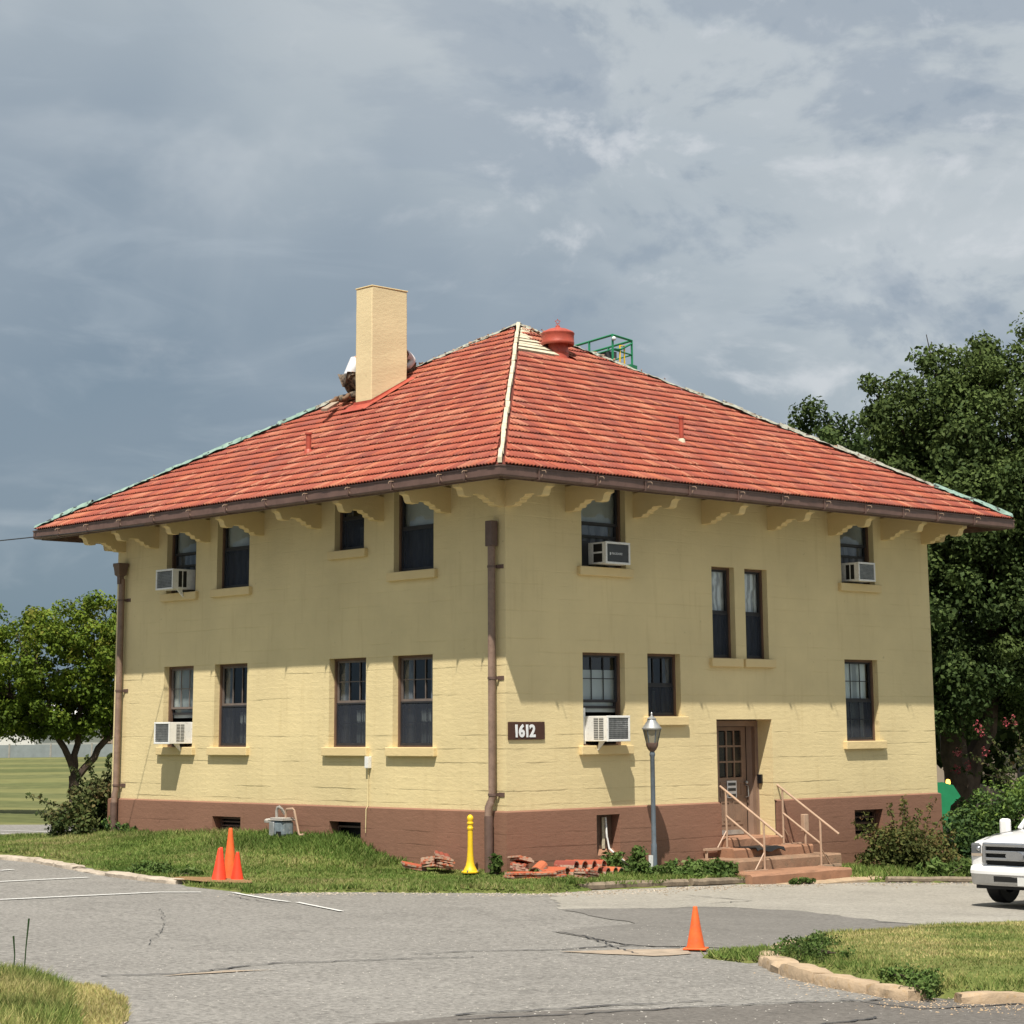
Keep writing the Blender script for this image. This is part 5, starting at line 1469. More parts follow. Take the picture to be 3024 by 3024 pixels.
# ------------------------------------------------------------- traffic cones
def cone(label, loc, h, rb, mat, rz, rot=(0, 0), base=True, group='traffic cones'):
    t = empty('traffic_cone', label, 'traffic cone', loc, rz, group)
    t.rotation_euler = (rot[0], rot[1], rz)
    m = MB(); m.lathe([(rb, .02), (rb * .96, .04), (rb * .60, h * .5), (rb * .26, h * .95), (rb * .24, h * .985), (rb * .19, h), (rb * .17, h * .98)], 20)
    m.build('cone_body', M[mat], t)
    if base:
        b = rb * 1.25; m = MB()
        m.box(-b, b, -b, b, 0, .022); m.build('base_plate', M[mat], t, bevel=.008)
    return t
cone('tall faded orange cone at the back of the group of three', (-4.18, 2.06, .03), .87, .135, 'cone_old', .3)
cone('short bright red orange cone, left of the group of three', (-4.62, 1.74, .06), .55, .125, 'cone_red', .5, rot=(-.03, .10))
cone('short bright red orange cone, right of the group of three', (-4.29, 1.70, .04), .50, .115, 'cone_red', .1, rot=(.02, -.02))
cone('short bright red orange cone stacked around the left one', (-4.60, 1.76, .125), .50, .118, 'cone_red', .2, rot=(-.02, .10), base=False)
cone('single orange cone standing alone on the asphalt beside the right lawn island', (-6.36, -10.06, G(-6.3, -10) + .012), .47, .105, 'cone_old', .6)
bpy.data.objects['traffic_cone.004'].rotation_euler[1] = .03

# ------------------------------------------------------------- yellow plastic post
t = empty('plastic_post', 'yellow plastic guide post with round top beside the downspout', 'post', (-.45, .42, .08))
m = MB(); m.lathe([(.13, 0), (.125, .03), (.10, .07), (.075, .12), (.06, .20), (.050, .32), (.045, .45), (.043, .70), (.052, .705), (.055, .73), (.045, .745), (.045, .79), (.056, .795), (.056, .82), (.043, .83), (.046, .85), (.055, .875), (.052, .91), (.03, .94), (.004, .95)], 18); m.build('post', M['yellow'], t)
m = MB(); m.lathe([(.15, 0), (.15, .02), (.13, .03)], 8); m.build('base_plate', M['yellow'], t)
for k in range(4):
    a = .5 + k * PI / 2; m = MB(); m.lathe([(.015, .02), (.015, .045)], 6, (.135 * math.cos(a), .135 * math.sin(a), 0)); m.build('bolt', M['steel'], t)

# ------------------------------------------------------------- gas meter
t = empty('gas_meter', 'grey gas meter with bent pipes on the left wall', 'gas meter', (-.33, 5.87, .46))
def bev(m, n, mat): return m.build(n, M[mat], t, bevel=.02)
M['meter'] = pmat('meter_grey', (0.19, 0.235, 0.26), 0.5, 0.25, 7, dirt=(0.36, 0.38, 0.38))
m = MB(); m.box(-.15, .13, -.215, .205, .04, .33); m.build('meter_body', M['meter'], t, bevel=.05)
m = MB(); m.box(-.17, .15, -.235, .225, .33, .352); m.box(-.14, .12, -.20, .19, .352, .385); m.build('meter_top', M['concrete'], t, bevel=.012)
m = MB(); m.lathe([(.10, 0), (.09, .02)], 12, (0, 0, 0)); m.box(-.175, -.15, .02, .17, .05, .31); m.build('front_plate', M['steel'], t, bevel=.01)
m = MB(); m.lathe([(.03, -.05), (.085, -.04), (.09, .0), (.05, .03)], 12, (-.06, .33, .33)); m.tube([(-.02, .18, .33), (-.06, .36, .33)], .035, 8); m.build('regulator', M['concrete'], t)
m = MB(); m.tube([(0, .16, .36), (0, .17, .50), (0, .14, .565), (0, .09, .58), (.04, .07, .54), (.12, .07, .44)], .028, 8); m.build('inlet_pipe', M['concrete'], t)
m = MB(); m.tube([(0, -.12, .36), (0, -.12, .50), (0, -.15, .54), (0, -.34, .555), (0, -.38, .52), (.02, -.50, .10), (.03, -.53, .08), (.05, -.62, .09)], .022, 8); m.build('outlet_pipe', M['rail'], t)
m = MB(); m.box(-.175, -.15, -.18, -.05, .04, .14); m.build('index_box', M['slot'], t, bevel=.005)

# ------------------------------------------------------------- salvaged clay tiles on the ground
def flat_tile_mesh(name, L=.40, W=.26, T=.028, seed=0):
    m = MB(); n = 6; v = []
    for i in range(n + 1):
        u = -W / 2 + W * i / n; h = .014 * (i % 2)
        for x, z in ((-L / 2, 0), (L / 2, 0), (L / 2, T + h), (-L / 2, T + h)): v.append((x, u, z))
    f = [(4 * i + k, 4 * i + (k + 1) % 4, 4 * i + 4 + (k + 1) % 4, 4 * i + 4 + k) for i in range(n) for k in range(4)] + [(0, 1, 2, 3), tuple(4 * n + q for q in (3, 2, 1, 0))]
    m.add(v, f); return m.mesh(name, M['salvaged'])
def ridge_tile_mesh(name, L=.38, r=.115, T=.016):
    m = MB(); n = 8; v = []
    for e, sc in ((-L / 2, 1.0), (L / 2, .92)):
        for rr in (r, r - T):
            for k in range(n + 1):
                a = PI * k / n; v.append((e, math.cos(a) * rr * sc, (math.sin(a) ** .8) * rr * 1.15 * sc))
    q = n + 1; f = []
    for k in range(n):
        f += [(k, k + 1, 2 * q + k + 1, 2 * q + k), (q + k + 1, q + k, 3 * q + k, 3 * q + k + 1), (k + 1, k, q + k, q + k + 1), (2 * q + k, 2 * q + k + 1, 3 * q + k + 1, 3 * q + k)]
    f += [(0, 2 * q, 3 * q, q), (n, q + n, 3 * q + n, 2 * q + n)]
    m.add(v, f); return m.mesh(name, M['salvaged'])
flat_me, ridge_me = flat_tile_mesh('clay_tile'), ridge_tile_mesh('ridge_tile')
rs = random.Random(3)
def put(name, me, loc, rot, label, cat, group):
    o = link(name, me); o.location = loc; o.rotation_euler = rot
    return tag(o, label, cat, group)
ORD = ['topmost ', 'second from the top, ', 'third from the top, ', 'fourth from the top, ']
def stack(x, y, z, rz, n, tilt, label, group):
    for i in range(n):
        put('clay_tile', flat_me, (x + rs.uniform(-.02, .02), y + rs.uniform(-.02, .02), z + i * .042), (tilt[0] + rs.uniform(-.03, .03), tilt[1] + rs.uniform(-.03, .03), rz + rs.uniform(-.1, .1)), ORD[n - 1 - i] + label, 'clay tile', group)
gA = 'flat clay tiles piled left of the yellow post'
stack(-.50, 1.02, .14, 1.0, 4, (.18, .05), 'orange tile in the tilted stack beside the yellow post', gA)
stack(-.42, 1.42, .13, .4, 4, (-.1, .1), 'dark red tile in the pile left of the post', gA)
stack(-.60, 1.72, .10, -.5, 2, (.1, .2), 'broken tile at the left end of the left pile', gA)
stack(-.36, 1.22, .28, .9, 2, (.25, -.1), 'tile lying on top of the left pile', gA)
gB = 'flat clay tiles stacked in front of the building corner'
stack(-.34, -.66, .01, -.15, 3, (0, 0), 'flat clay tile of the leftmost low corner stack', gB)
stack(.02, -.86, .0, -.1, 3, (0, .03), 'flat clay tile of the front stack by the log', gB)
stack(.36, -.72, .02, .1, 3, (.03, -.05), 'orange clay tile of the middle corner stack', gB)
stack(.92, -.95, -.04, .35, 4, (.0, .12), 'clay tile in the neat stack before the ridge tiles', gB)
stack(-.10, -.42, .14, .7, 3, (.1, .0), 'clay tile in the tall wobbly corner pile', gB)
stack(-.04, -.38, .27, 1.3, 2, (.25, .1), 'broken clay tile crowning the wobbly corner pile', gB)
put('ridge_tile', ridge_me, (.34, -.42, .10), (0, -.25, .5), 'large curved orange tile lying tilted behind the middle stack', 'ridge tile', 'curved ridge tiles by the right wall')
gC = 'curved ridge tiles by the right wall'
NTH = ['first', 'second', 'third', 'fourth', 'fifth', 'sixth', 'seventh', 'eighth']
for i in range(8):
    x = .72 + i * .185; y = -.50 + rs.uniform(-.03, .03)
    put('ridge_tile', ridge_me, (x, y, .03 - i * .008), (0, rs.uniform(-.05, .05), -PI / 2 + .25 + rs.uniform(-.12, .12)), NTH[i] + ' curved clay ridge tile from the left in the lower row along the wall', 'ridge tile', gC)
for i in range(4):
    x = .92 + i * .22; y = -.47 + rs.uniform(-.03, .03)
    put('ridge_tile', ridge_me, (x, y, .125 - i * .006), (0, rs.uniform(-.05, .05), -PI / 2 + .25 + rs.uniform(-.12, .12)), NTH[i] + ' curved clay ridge tile from the left in the upper row along the wall', 'ridge tile', gC)

# loose things on the roof by the workers
m = MB(); m.obox((2.0, 7.75, 9.02), (2.75, 8.30, 9.32), .13, .05); tag(m.build('plank', M['sand']), 'short timber plank lying on the roof left of the chimney', 'plank')

# overhead cable to the left
m = MB()
p, q = Vector((-1.32, 9.3, 6.53)), Vector((-24.0, 12.5, 6.6))
m.tube([p.lerp(q, i / 14) - Vector((0, 0, 1.15 * math.sin(PI * i / 14))) for i in range(15)], .011, 5)
tag(m.build('overhead_cable', M['black']), 'thin black overhead cable leaving the left eave', 'cable')
# guy wire at the far right
m = MB(); m.tube([(12.75, -1.0, 1.90), (13.1, -1.5, 2.27), (15.5, -5.0, 5.0)], .022, 6); m.tube([(12.75, -1.0, 1.90), (12.0, .1, 1.0)], .022, 6)

# ------------------------------------------------------------- background buildings
def far_house(label, x, y, z, w, d, h, rz, wallm, roofm, cat='building', win=3):
    t = empty('distant_building', label, cat, (x, y, z), rz)
    m = MB(); m.box(-w / 2, w / 2, -d / 2, d / 2, -2, h); m.build('wall', M[wallm], t)
    m = MB(); e = .4; v = [(-w / 2 - e, -d / 2 - e, h), (w / 2 + e, -d / 2 - e, h), (w / 2 + e, d / 2 + e, h), (-w / 2 - e, d / 2 + e, h), (-w / 2 + d * .3, 0, h + d * .22), (w / 2 - d * .3, 0, h + d * .22)]
    m.add(v, [(0, 1, 5, 4), (1, 2, 5), (2, 3, 4, 5), (3, 0, 4), (3, 2, 1, 0)]); m.build('roof', M[roofm], t)
    for i in range(win):
        for sx, sy in ((0, -1), (-1, 0)):
            if sx == 0: x_ = -w / 2 + w * (i + .5) / win; b = (x_ - .5, x_ + .5, -d / 2 - .05, -d / 2 + .02)
            else: x_ = -d / 2 + d * (i + .5) / win; b = (-w / 2 - .05, -w / 2 + .02, x_ - .5, x_ + .5)
            m = MB(); m.box(*b, h * .35, h * .75); m.build('window', M['slot'], t)
    return t
far_house('far white gabled building behind the field at the left edge', 78, 150, 1.6, 9, 8, 1.9, .3, 'far_white', 'far_white')
far_house('long low grey roofed building beyond the far fence', 96, 156, 1.4, 26, 9, 2.0, .3, 'far_tan', 'far_roof', win=6)
far_house('far pale building seen past the left tree trunks', 108, 128, 1.2, 12, 9, 2.4, .3, 'far_white', 'far_roof')
far_house('brown and beige house glimpsed between the tree trunks at right', 40, 19.5, -.8, 11, 9, 3.1, .15, 'far_tan', 'far_roof')
# chain link style fence at the end of the field
fn = empty('field_fence', 'grey fence line along the far end of the field', 'fence', (0, 0, 0))
def zfar(x, y): return float(Gv(np.array(x), np.array(y)) - 0.05 + far_rise(np.array(x), np.array(y)))
m = MB()
p0, p1 = Vector((40, 160, 0)), Vector((125, 108, 0))
n = 28
for i in range(n):
    a, b = p0.lerp(p1, i / n), p0.lerp(p1, (i + 1) / n)
    za_, zb_ = zfar(a.x, a.y), zfar(b.x, b.y)
    mm = MB(); mm.box(a.x - .06, a.x + .06, a.y - .06, a.y + .06, za_ - .2, za_ + 1.2); mm.build('fence_post', M['concrete'], fn)
    m.add([(a.x, a.y, za_), (b.x, b.y, zb_), (b.x, b.y, zb_ + 1.1), (a.x, a.y, za_ + 1.1)], [(0, 1, 2, 3)])
M['mesh'] = pmat('fence_mesh', (0.22, 0.25, 0.26), 0.9, 0.1, 2)
m.build('fence_mesh', M['mesh'], fn)
# ------------------------------------------------------------- vegetation
def leaf_cloud(name, centers, radii, per, size, mat, parent, seed, squash=0.8, droop=0.0, tonefn=None, elong=1.5, kind=None):
    """diamond leaves scattered in many small clumps"""
    r = np.random.default_rng(seed)
    C = np.repeat(np.asarray(centers, float), per, 0); R = np.repeat(np.asarray(radii, float), per)
    n = len(C)
    d = r.normal(size=(n, 3)); d /= np.linalg.norm(d, axis=1)[:, None]
    rad = R * (0.35 + 0.75 * r.random(n) ** 0.6)
    P = C + d * rad[:, None] * np.array([1, 1, squash])
    nrm = d * 0.7 + r.normal(size=(n, 3)) * 0.6 + np.array([0, 0, 0.35]); nrm /= np.linalg.norm(nrm, axis=1)[:, None]
    t = np.cross(nrm, r.normal(size=(n, 3))); t /= np.linalg.norm(t, axis=1)[:, None]
    t[:, 2] -= droop; t /= np.linalg.norm(t, axis=1)[:, None]
    b = np.cross(nrm, t)
    s = size * r.uniform(.6, 1.35, n)[:, None]
    fold = nrm * s * 0.18
    V = np.stack([P - t * s * .5 * elong, P - b * s * .45 + fold, P + t * s * .5 * elong, P + b * s * .45 + fold], 1).reshape(-1, 3)
    F = (np.arange(n)[:, None] * 4 + np.array([[0, 1, 2, 3]])).reshape(-1, 4)
    tone = np.clip(r.normal(.45, .2, n) + np.repeat(r.normal(0, .13, len(centers)), per), 0, 1)
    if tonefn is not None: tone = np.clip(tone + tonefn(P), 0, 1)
    o = link(name, np_mesh(name, V, F, mat, np.repeat(tone, 4)), parent)
    if kind: o['kind'] = kind
    return o
def shell(blobs, n, seed, inner=0.3, low=-1.0):
    """clump centres near the surface of a union of ellipsoids"""
    r = np.random.default_rng(seed); out = []
    W = np.array([b[3] * b[4] + b[4] * b[5] + b[3] * b[5] for b in blobs], float); W /= W.sum()
    while len(out) < n:
        b = blobs[r.choice(len(blobs), p=W)]
        d = r.normal(size=3); d /= np.linalg.norm(d)
        if d[2] < low: continue
        k = 1 - abs(r.normal(0, .10)) if r.random() > inner else r.uniform(.3, .9)
        out.append((b[0] + d[0] * b[3] * k, b[1] + d[1] * b[4] * k, b[2] + d[2] * b[5] * k))
    return np.array(out)
def limb(m, p, q, r0, r1, seed, n=6, bend=.08, sides=7):
    rs = random.Random(seed); p, q = Vector(p), Vector(q); L = (q - p).length
    P = []; off = Vector((0, 0, 0))
    for i in range(n + 1):
        t = i / n
        if 0 < i < n: off = Vector((rs.uniform(-1, 1), rs.uniform(-1, 1), rs.uniform(-.3, .6))) * bend * L * .35
        else: off = Vector((0, 0, 0))
        P.append(p.lerp(q, t) + off)
    m.tube(P, [r0 + (r1 - r0) * i / n for i in range(n + 1)], sides)
def tree(label, base, blobs, trunks, clumps, per, size, mat, seed, cr=(.4, .8), low=-1.0, squash=.8, inner=.3, group=None, tonefn=None, droop=.2):
    t = empty('tree', label, 'tree', base, 0, group)
    b = Vector(base)
    m = MB()
    for i, (p, q, r0, r1) in enumerate(trunks): limb(m, Vector(p) - b, Vector(q) - b, r0, r1, seed + i)
    m.build('trunk', M['bark'], t)
    rs = random.Random(seed)
    m = MB(); i = 0
    ends = [Vector(q) - b for p, q, r0, r1 in trunks]
    for bl in blobs:
        c = Vector(bl[:3]) - b
        e = min(ends, key=lambda q: (q - c).length)
        limb(m, e, c, .10, .03, seed + 50 + i, bend=.15); i += 1
        for k in range(4):
            d = Vector((rs.gauss(0, 1), rs.gauss(0, 1), rs.gauss(.2, .7))).normalized()
            limb(m, c.lerp(e, .35), c + Vector((d.x * bl[3] * .8, d.y * bl[4] * .8, d.z * bl[5] * .8)), .045, .012, seed + 90 + i * 5 + k, n=4, sides=5)
    m.build('branches', M['bark'], t)
    cs = shell([(bl[0] - b.x, bl[1] - b.y, bl[2] - b.z, *bl[3:]) for bl in blobs], clumps, seed, inner, low)
    rr = np.random.default_rng(seed + 1).uniform(*cr, clumps)
    tf_ = (lambda P: tonefn(P + np.array(base))) if tonefn else None
    leaf_cloud('crown', cs, rr, per, size, M[mat], t, seed + 2, squash, droop, tf_, kind=None)
    return t
# left tree in the field (three stems)
bx, by, bz = 11.75, 33.2, -.25
tree('round green tree with three dark stems on the field left of the building', (bx, by, bz),
     [(10.6, 34.0, 4.9, 2.2, 2.0, 1.75), (12.6, 33.0, 5.0, 1.9, 1.9, 1.8), (9.2, 34.6, 4.2, 1.6, 1.6, 1.5), (11.3, 33.6, 3.4, 1.9, 1.8, .95), (13.4, 32.4, 4.2, 1.4, 1.5, 1.6), (9.6, 34.8, 3.0, 1.2, 1.2, .7), (13.3, 32.6, 5.4, 1.2, 1.2, 1.0), (8.0, 35.2, 4.6, 1.4, 1.4, 1.3), (10.2, 34.2, 2.8, 1.3, 1.2, .6), (12.6, 33.0, 3.0, 1.3, 1.2, .6), (8.4, 35.2, 3.3, 1.3, 1.2, .8), (11.4, 33.6, 2.7, .9, .8, .4)],
     [((bx, by, bz), (bx - .10, by, 1.1), .19, .16), ((bx - .05, by, 1.0), (bx - .75, by + .3, 2.9), .12, .09), ((bx - .1, by, 1.0), (bx + .15, by + .1, 3.2), .12, .09), ((bx, by, 1.0), (bx + 1.25, by - .75, 2.9), .13, .09)],
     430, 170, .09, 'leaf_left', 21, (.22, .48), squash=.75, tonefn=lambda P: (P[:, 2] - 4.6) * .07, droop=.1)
# big trees behind the right end
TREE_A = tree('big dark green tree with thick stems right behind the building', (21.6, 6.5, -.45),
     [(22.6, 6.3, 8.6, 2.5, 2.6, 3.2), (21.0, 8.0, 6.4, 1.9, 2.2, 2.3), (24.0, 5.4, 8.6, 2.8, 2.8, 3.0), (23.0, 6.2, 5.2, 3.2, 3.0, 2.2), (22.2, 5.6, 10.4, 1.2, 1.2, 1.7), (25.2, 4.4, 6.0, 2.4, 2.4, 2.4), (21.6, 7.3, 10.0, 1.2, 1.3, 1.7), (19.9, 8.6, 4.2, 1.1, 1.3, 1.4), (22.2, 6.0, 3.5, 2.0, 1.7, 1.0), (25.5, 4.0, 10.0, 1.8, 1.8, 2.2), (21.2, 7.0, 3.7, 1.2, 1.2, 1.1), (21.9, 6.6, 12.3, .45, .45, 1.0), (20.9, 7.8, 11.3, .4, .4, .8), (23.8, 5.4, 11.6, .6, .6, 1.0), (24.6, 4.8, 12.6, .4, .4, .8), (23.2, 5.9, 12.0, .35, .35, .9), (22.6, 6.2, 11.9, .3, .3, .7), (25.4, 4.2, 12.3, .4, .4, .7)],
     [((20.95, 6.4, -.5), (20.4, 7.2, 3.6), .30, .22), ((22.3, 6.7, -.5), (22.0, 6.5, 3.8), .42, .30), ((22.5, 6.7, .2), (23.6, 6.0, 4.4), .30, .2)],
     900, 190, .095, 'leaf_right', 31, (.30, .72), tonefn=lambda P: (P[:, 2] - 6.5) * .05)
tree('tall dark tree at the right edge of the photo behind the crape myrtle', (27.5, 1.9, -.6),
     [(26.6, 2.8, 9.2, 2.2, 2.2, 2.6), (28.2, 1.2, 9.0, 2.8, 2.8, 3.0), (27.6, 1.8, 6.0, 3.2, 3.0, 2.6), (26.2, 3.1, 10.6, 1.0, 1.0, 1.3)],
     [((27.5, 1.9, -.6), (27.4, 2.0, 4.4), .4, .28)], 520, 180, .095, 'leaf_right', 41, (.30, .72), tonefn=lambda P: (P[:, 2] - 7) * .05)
tree('small tree top showing over the right roof slope', (35.2, 20.6, -.6),
     [(34.1, 20.5, 12.7, 1.0, 1.0, 1.1), (35.6, 19.4, 12.0, 1.7, 1.7, 1.5), (33.2, 21.2, 12.1, .9, .9, .6), (35.0, 20.0, 10.6, 2.2, 2.0, 1.6)], [((35.2, 20.6, -.6), (35.2, 20.2, 10.6), .3, .12)], 150, 140, .12, 'leaf_right', 51, (.35, .6), inner=.2)
# far dark hedge row behind the trunks so the gaps close as in the photo
tree('dense low dark tree filling the gap between the trunks and the right edge', (30.5, 9.5, -.7),
     [(30.5, 9.5, 3.6, 4.2, 3.5, 2.6), (33.5, 6.5, 4.4, 3.5, 3.5, 3.2), (28.6, 12.5, 3.4, 3.0, 3.0, 2.0), (29.5, 10.5, 7.0, 3.4, 3.2, 2.6), (33, 5.5, 8.2, 3.2, 3.2, 3)], [((30.5, 9.5, -.7), (30.5, 9.5, 2.5), .3, .2)], 330, 90, .24, 'leaf_right', 61, (.6, 1.1))

def bush(label, base, blobs, clumps, per, size, mat, seed, cat='bush', name='bush', cr=(.12, .28), sprigs=(), sprig_mat=None, inner=.35, low=-.7, droop=.1, tonefn=None, elong=1.5, stems=10):
    t = empty(name, label, cat, base)
    b = Vector(base)
    m = MB(); rs = random.Random(seed)
    for i in range(stems):
        bl = blobs[i % len(blobs)]
        q = Vector(bl[:3]) - b + Vector((rs.uniform(-.8, .8) * bl[3], rs.uniform(-.8, .8) * bl[4], rs.uniform(-.2, .8) * bl[5]))
        limb(m, (rs.uniform(-.12, .12), rs.uniform(-.12, .12), -.05), q, .018, .006, seed + i, n=4, sides=5, bend=.15)
    for i, (p, q) in enumerate(sprigs): limb(m, Vector(p) - b, Vector(q) - b, .010, .004, seed + 80 + i, n=5, sides=4, bend=.10)
    m.build('stems', M['bark'], t)
    cs = shell([(bl[0] - b.x, bl[1] - b.y, bl[2] - b.z, *bl[3:]) for bl in blobs], clumps, seed, inner, low)
    rr = np.random.default_rng(seed + 1).uniform(*cr, clumps)
    leaf_cloud('foliage', cs, rr, per, size, M[mat], t, seed + 2, .85, droop, (lambda P: tonefn(P + np.array(base))) if tonefn else None, elong)
    if sprigs:
        cs = []
        r = np.random.default_rng(seed + 5)
        for p, q in sprigs:
            for k in range(9):
                f = .25 + .75 * k / 8; cs.append(np.array(p) * (1 - f) + np.array(q) * f - np.array(base) + r.normal(0, .025, 3))
        leaf_cloud('sprig_leaves', np.array(cs), np.full(len(cs), .07), 7, size * .9, M[sprig_mat or mat], t, seed + 7, 1, 0, None, elong)
    return t
bush('loose green bush with thin shoots at the left end of the building', (-.2, 13.0, .3),
     [(.15, 13.1, .85, .55, .6, .65), (-.55, 12.9, .60, .5, .5, .45), (.35, 12.9, 1.15, .35, .4, .5)], 95, 55, .07, 'leaf_bush', 71,
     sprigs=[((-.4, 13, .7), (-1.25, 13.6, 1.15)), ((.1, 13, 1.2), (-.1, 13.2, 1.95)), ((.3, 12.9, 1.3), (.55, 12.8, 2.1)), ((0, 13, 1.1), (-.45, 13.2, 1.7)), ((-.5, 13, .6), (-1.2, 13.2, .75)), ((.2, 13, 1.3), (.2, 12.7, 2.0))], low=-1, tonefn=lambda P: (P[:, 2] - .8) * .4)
bush('russet green shrub growing in front of the brown base right of the steps', (9.55, -1.0, -.42),
     [(9.55, -1.0, .02, .72, .60, .52), (10.2, -1.2, -.1, .5, .5, .42), (9.1, -.95, -.05, .5, .45, .45)], 120, 60, .055, 'leaf_dry', 81,
     sprigs=[((9.7, -.9, .4), (9.95, -.8, 1.05)), ((9.9, -.9, .4), (10.1, -.7, .95)), ((10.2, -1, .3), (10.75, -.9, .95)), ((10.3, -1, .2), (10.95, -1, .65)), ((8.9, -.9, .3), (8.35, -.8, .62)), ((9.0, -.9, .1), (8.3, -.9, .4)), ((9.5, -.9, .4), (9.45, -.8, .9)), ((10.3, -1, .2), (11.1, -1.2, .35)), ((9.2, -.9, .2), (8.75, -.7, .75)), ((10.0, -.9, .4), (10.45, -.8, .8))], sprig_mat='leaf_dry', low=-1,
     tonefn=lambda P: (P[:, 0] - 9.6) * .25)
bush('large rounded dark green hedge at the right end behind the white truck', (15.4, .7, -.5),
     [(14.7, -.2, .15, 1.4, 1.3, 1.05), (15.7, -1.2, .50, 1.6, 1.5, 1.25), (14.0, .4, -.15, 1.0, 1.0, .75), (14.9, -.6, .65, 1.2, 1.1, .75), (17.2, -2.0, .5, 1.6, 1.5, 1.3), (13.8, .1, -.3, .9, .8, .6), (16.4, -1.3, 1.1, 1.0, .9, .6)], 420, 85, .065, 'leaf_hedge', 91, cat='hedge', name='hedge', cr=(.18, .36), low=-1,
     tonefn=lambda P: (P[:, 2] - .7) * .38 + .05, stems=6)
mt_sprigs = [((16.6, .9, 1.3), (16.0, 1.5, 2.35)), ((16.8, .7, 1.3), (16.5, 1.0, 2.5)), ((17.2, .5, 1.3), (17.4, .4, 2.6)), ((16.5, 1.0, 1.2), (15.6, 1.8, 1.9)), ((17, .5, 1.3), (17.9, -.2, 2.4)), ((16.4, 1, 1.2), (15.5, 1.9, 1.5)), ((17.3, .3, 1.2), (18.3, -.5, 2.1)), ((17.1, .5, 1.2), (16.9, .7, 2.7))]
cm = bush('crape myrtle shrub with pink flower heads above the hedge', (17.0, .7, -.5),
          [(16.9, .7, 1.35, .9, .8, .6), (17.9, -.2, 1.5, .9, .8, .7)], 60, 45, .07, 'leaf_bush', 101, cat='shrub', name='flowering_shrub', sprigs=mt_sprigs, low=-1)
cs = []
for p, q in mt_sprigs[:7]:
    for k in range(2): cs.append(np.array(q) - np.array((17.0, .7, -.5)) + RNG.normal(0, .07, 3))
cs += [np.array((15.7, 1.7, 1.55)) - np.array((17.0, .7, -.5)), np.array((16.1, 1.5, 1.85)) - np.array((17.0, .7, -.5))]
leaf_cloud('flower_head', np.array(cs), np.full(len(cs), .09), 22, .04, M['flower'], cm, 103, 1.3, kind='stuff')
bush('small yellow green plant at the building corner beside the downspout', (-.28, -.02, .02), [(-.28, -.02, .22, .10, .10, .22)], 16, 30, .045, 'leaf_weed', 111, cat='plant', name='weed', cr=(.04, .08), low=-1, stems=4)
bush('feathery grey green weed at the foot of the russet shrub', (9.0, -2.2, -.42), [(9.0, -2.2, -.28, .45, .35, .22), (9.6, -2.4, -.3, .4, .3, .2)], 40, 35, .05, 'leaf_weed', 121, cat='plant', name='weed', cr=(.06, .13), low=-.3, stems=8, elong=3)
bush('tall green weeds between the russet shrub and the hedge', (12.2, -2.4, -.5), [(11.4, -2.2, -.28, .55, .4, .28), (12.5, -2.6, -.2, .7, .5, .42), (13.2, -2.6, -.1, .4, .4, .55)], 70, 40, .055, 'leaf_weed', 131, cat='plant', name='weed', cr=(.07, .16), low=-.4, stems=10, elong=2.6)
bush('low leafy weeds around the lamp post foot', (2.9, -.9, -.18), [(2.6, -.75, -.02, .45, .35, .20), (3.3, -.85, -.05, .55, .4, .20), (2.3, -.35, .08, .3, .22, .24), (2.75, -.3, .1, .2, .15, .4), (1.9, -.5, -.02, .3, .2, .14)], 80, 38, .055, 'leaf_weed', 141, cat='plant', name='weed', cr=(.06, .13), low=-.3, stems=12)
bush('thick patch of green weeds left of the entrance steps', (4.0, -1.0, -.2), [(3.9, -1.0, -.10, .55, .42, .20), (4.4, -.8, -.08, .35, .3, .16), (3.3, -1.15, -.12, .35, .3, .14)], 75, 40, .055, 'leaf_weed', 151, cat='plant', name='weed', cr=(.06, .13), low=-.2, stems=10)
bush('dark ragged weeds at the foot of the left end downspout', (-.1, 11.6, .36), [(-.12, 11.5, .44, .12, .35, .12), (-.1, 12.1, .5, .15, .25, .2)], 26, 30, .05, 'leaf_hedge', 161, cat='plant', name='weed', cr=(.05, .1), low=-.3, stems=6)
bush('sprawling weed overhanging the tan kerb near the road', (-7.75, -14.1, .12), [(-8.0, -14.25, .13, .18, .30, .06), (-8.2, -14.5, .08, .12, .2, .06)], 34, 28, .03, 'leaf_weed', 171, cat='plant', name='weed', cr=(.05, .11), low=-.5, stems=10)
bush('clump of broad leaved weeds at the tip of the right lawn island', (-6.6, -11.9, .12), [(-6.8, -12.1, .13, .28, .45, .05), (-6.1, -11.5, .13, .4, .25, .05)], 60, 26, .026, 'leaf_weed', 181, cat='plant', name='weed', cr=(.05, .11), low=-.2, stems=8)
bush('low weeds growing through the crack in front of the steps', (5.2, -2.05, -.3), [(5.3, -2.02, -.27, .45, .08, .05)], 16, 25, .04, 'leaf_weed', 191, cat='plant', name='weed', cr=(.03, .06), low=0, stems=4)
bush('tuft of tall grass beside the broken kerb left of the cones', (-4.55, 3.6, .1), [(-4.4, 3.9, .14, .28, .55, .12), (-4.35, 3.2, .12, .25, .35, .09)], 44, 34, .04, 'leaf_weed', 201, cat='plant', name='weed', cr=(.05, .1), low=-.2, stems=6, elong=3)
# two thin seed stalks at the lower left
for i, (x, y, h) in enumerate(((-14.32, -9.15, .50), (-14.43, -9.15, .34))):
    m = MB(); zb0 = float(bot_z(np.array(x), np.array(y))); m.tube([(x, y, zb0), (x + .01, y, zb0 + h * .5), (x + .03 - i * .04, y, zb0 + h)], [.006, .006, .009], 5)
    tag(m.build('seed_stalk', M['leaf_hedge']), ['tall thin dark seed stalk in the lower left grass', 'short thin dark seed stalk in the lower left grass'][i], 'plant')
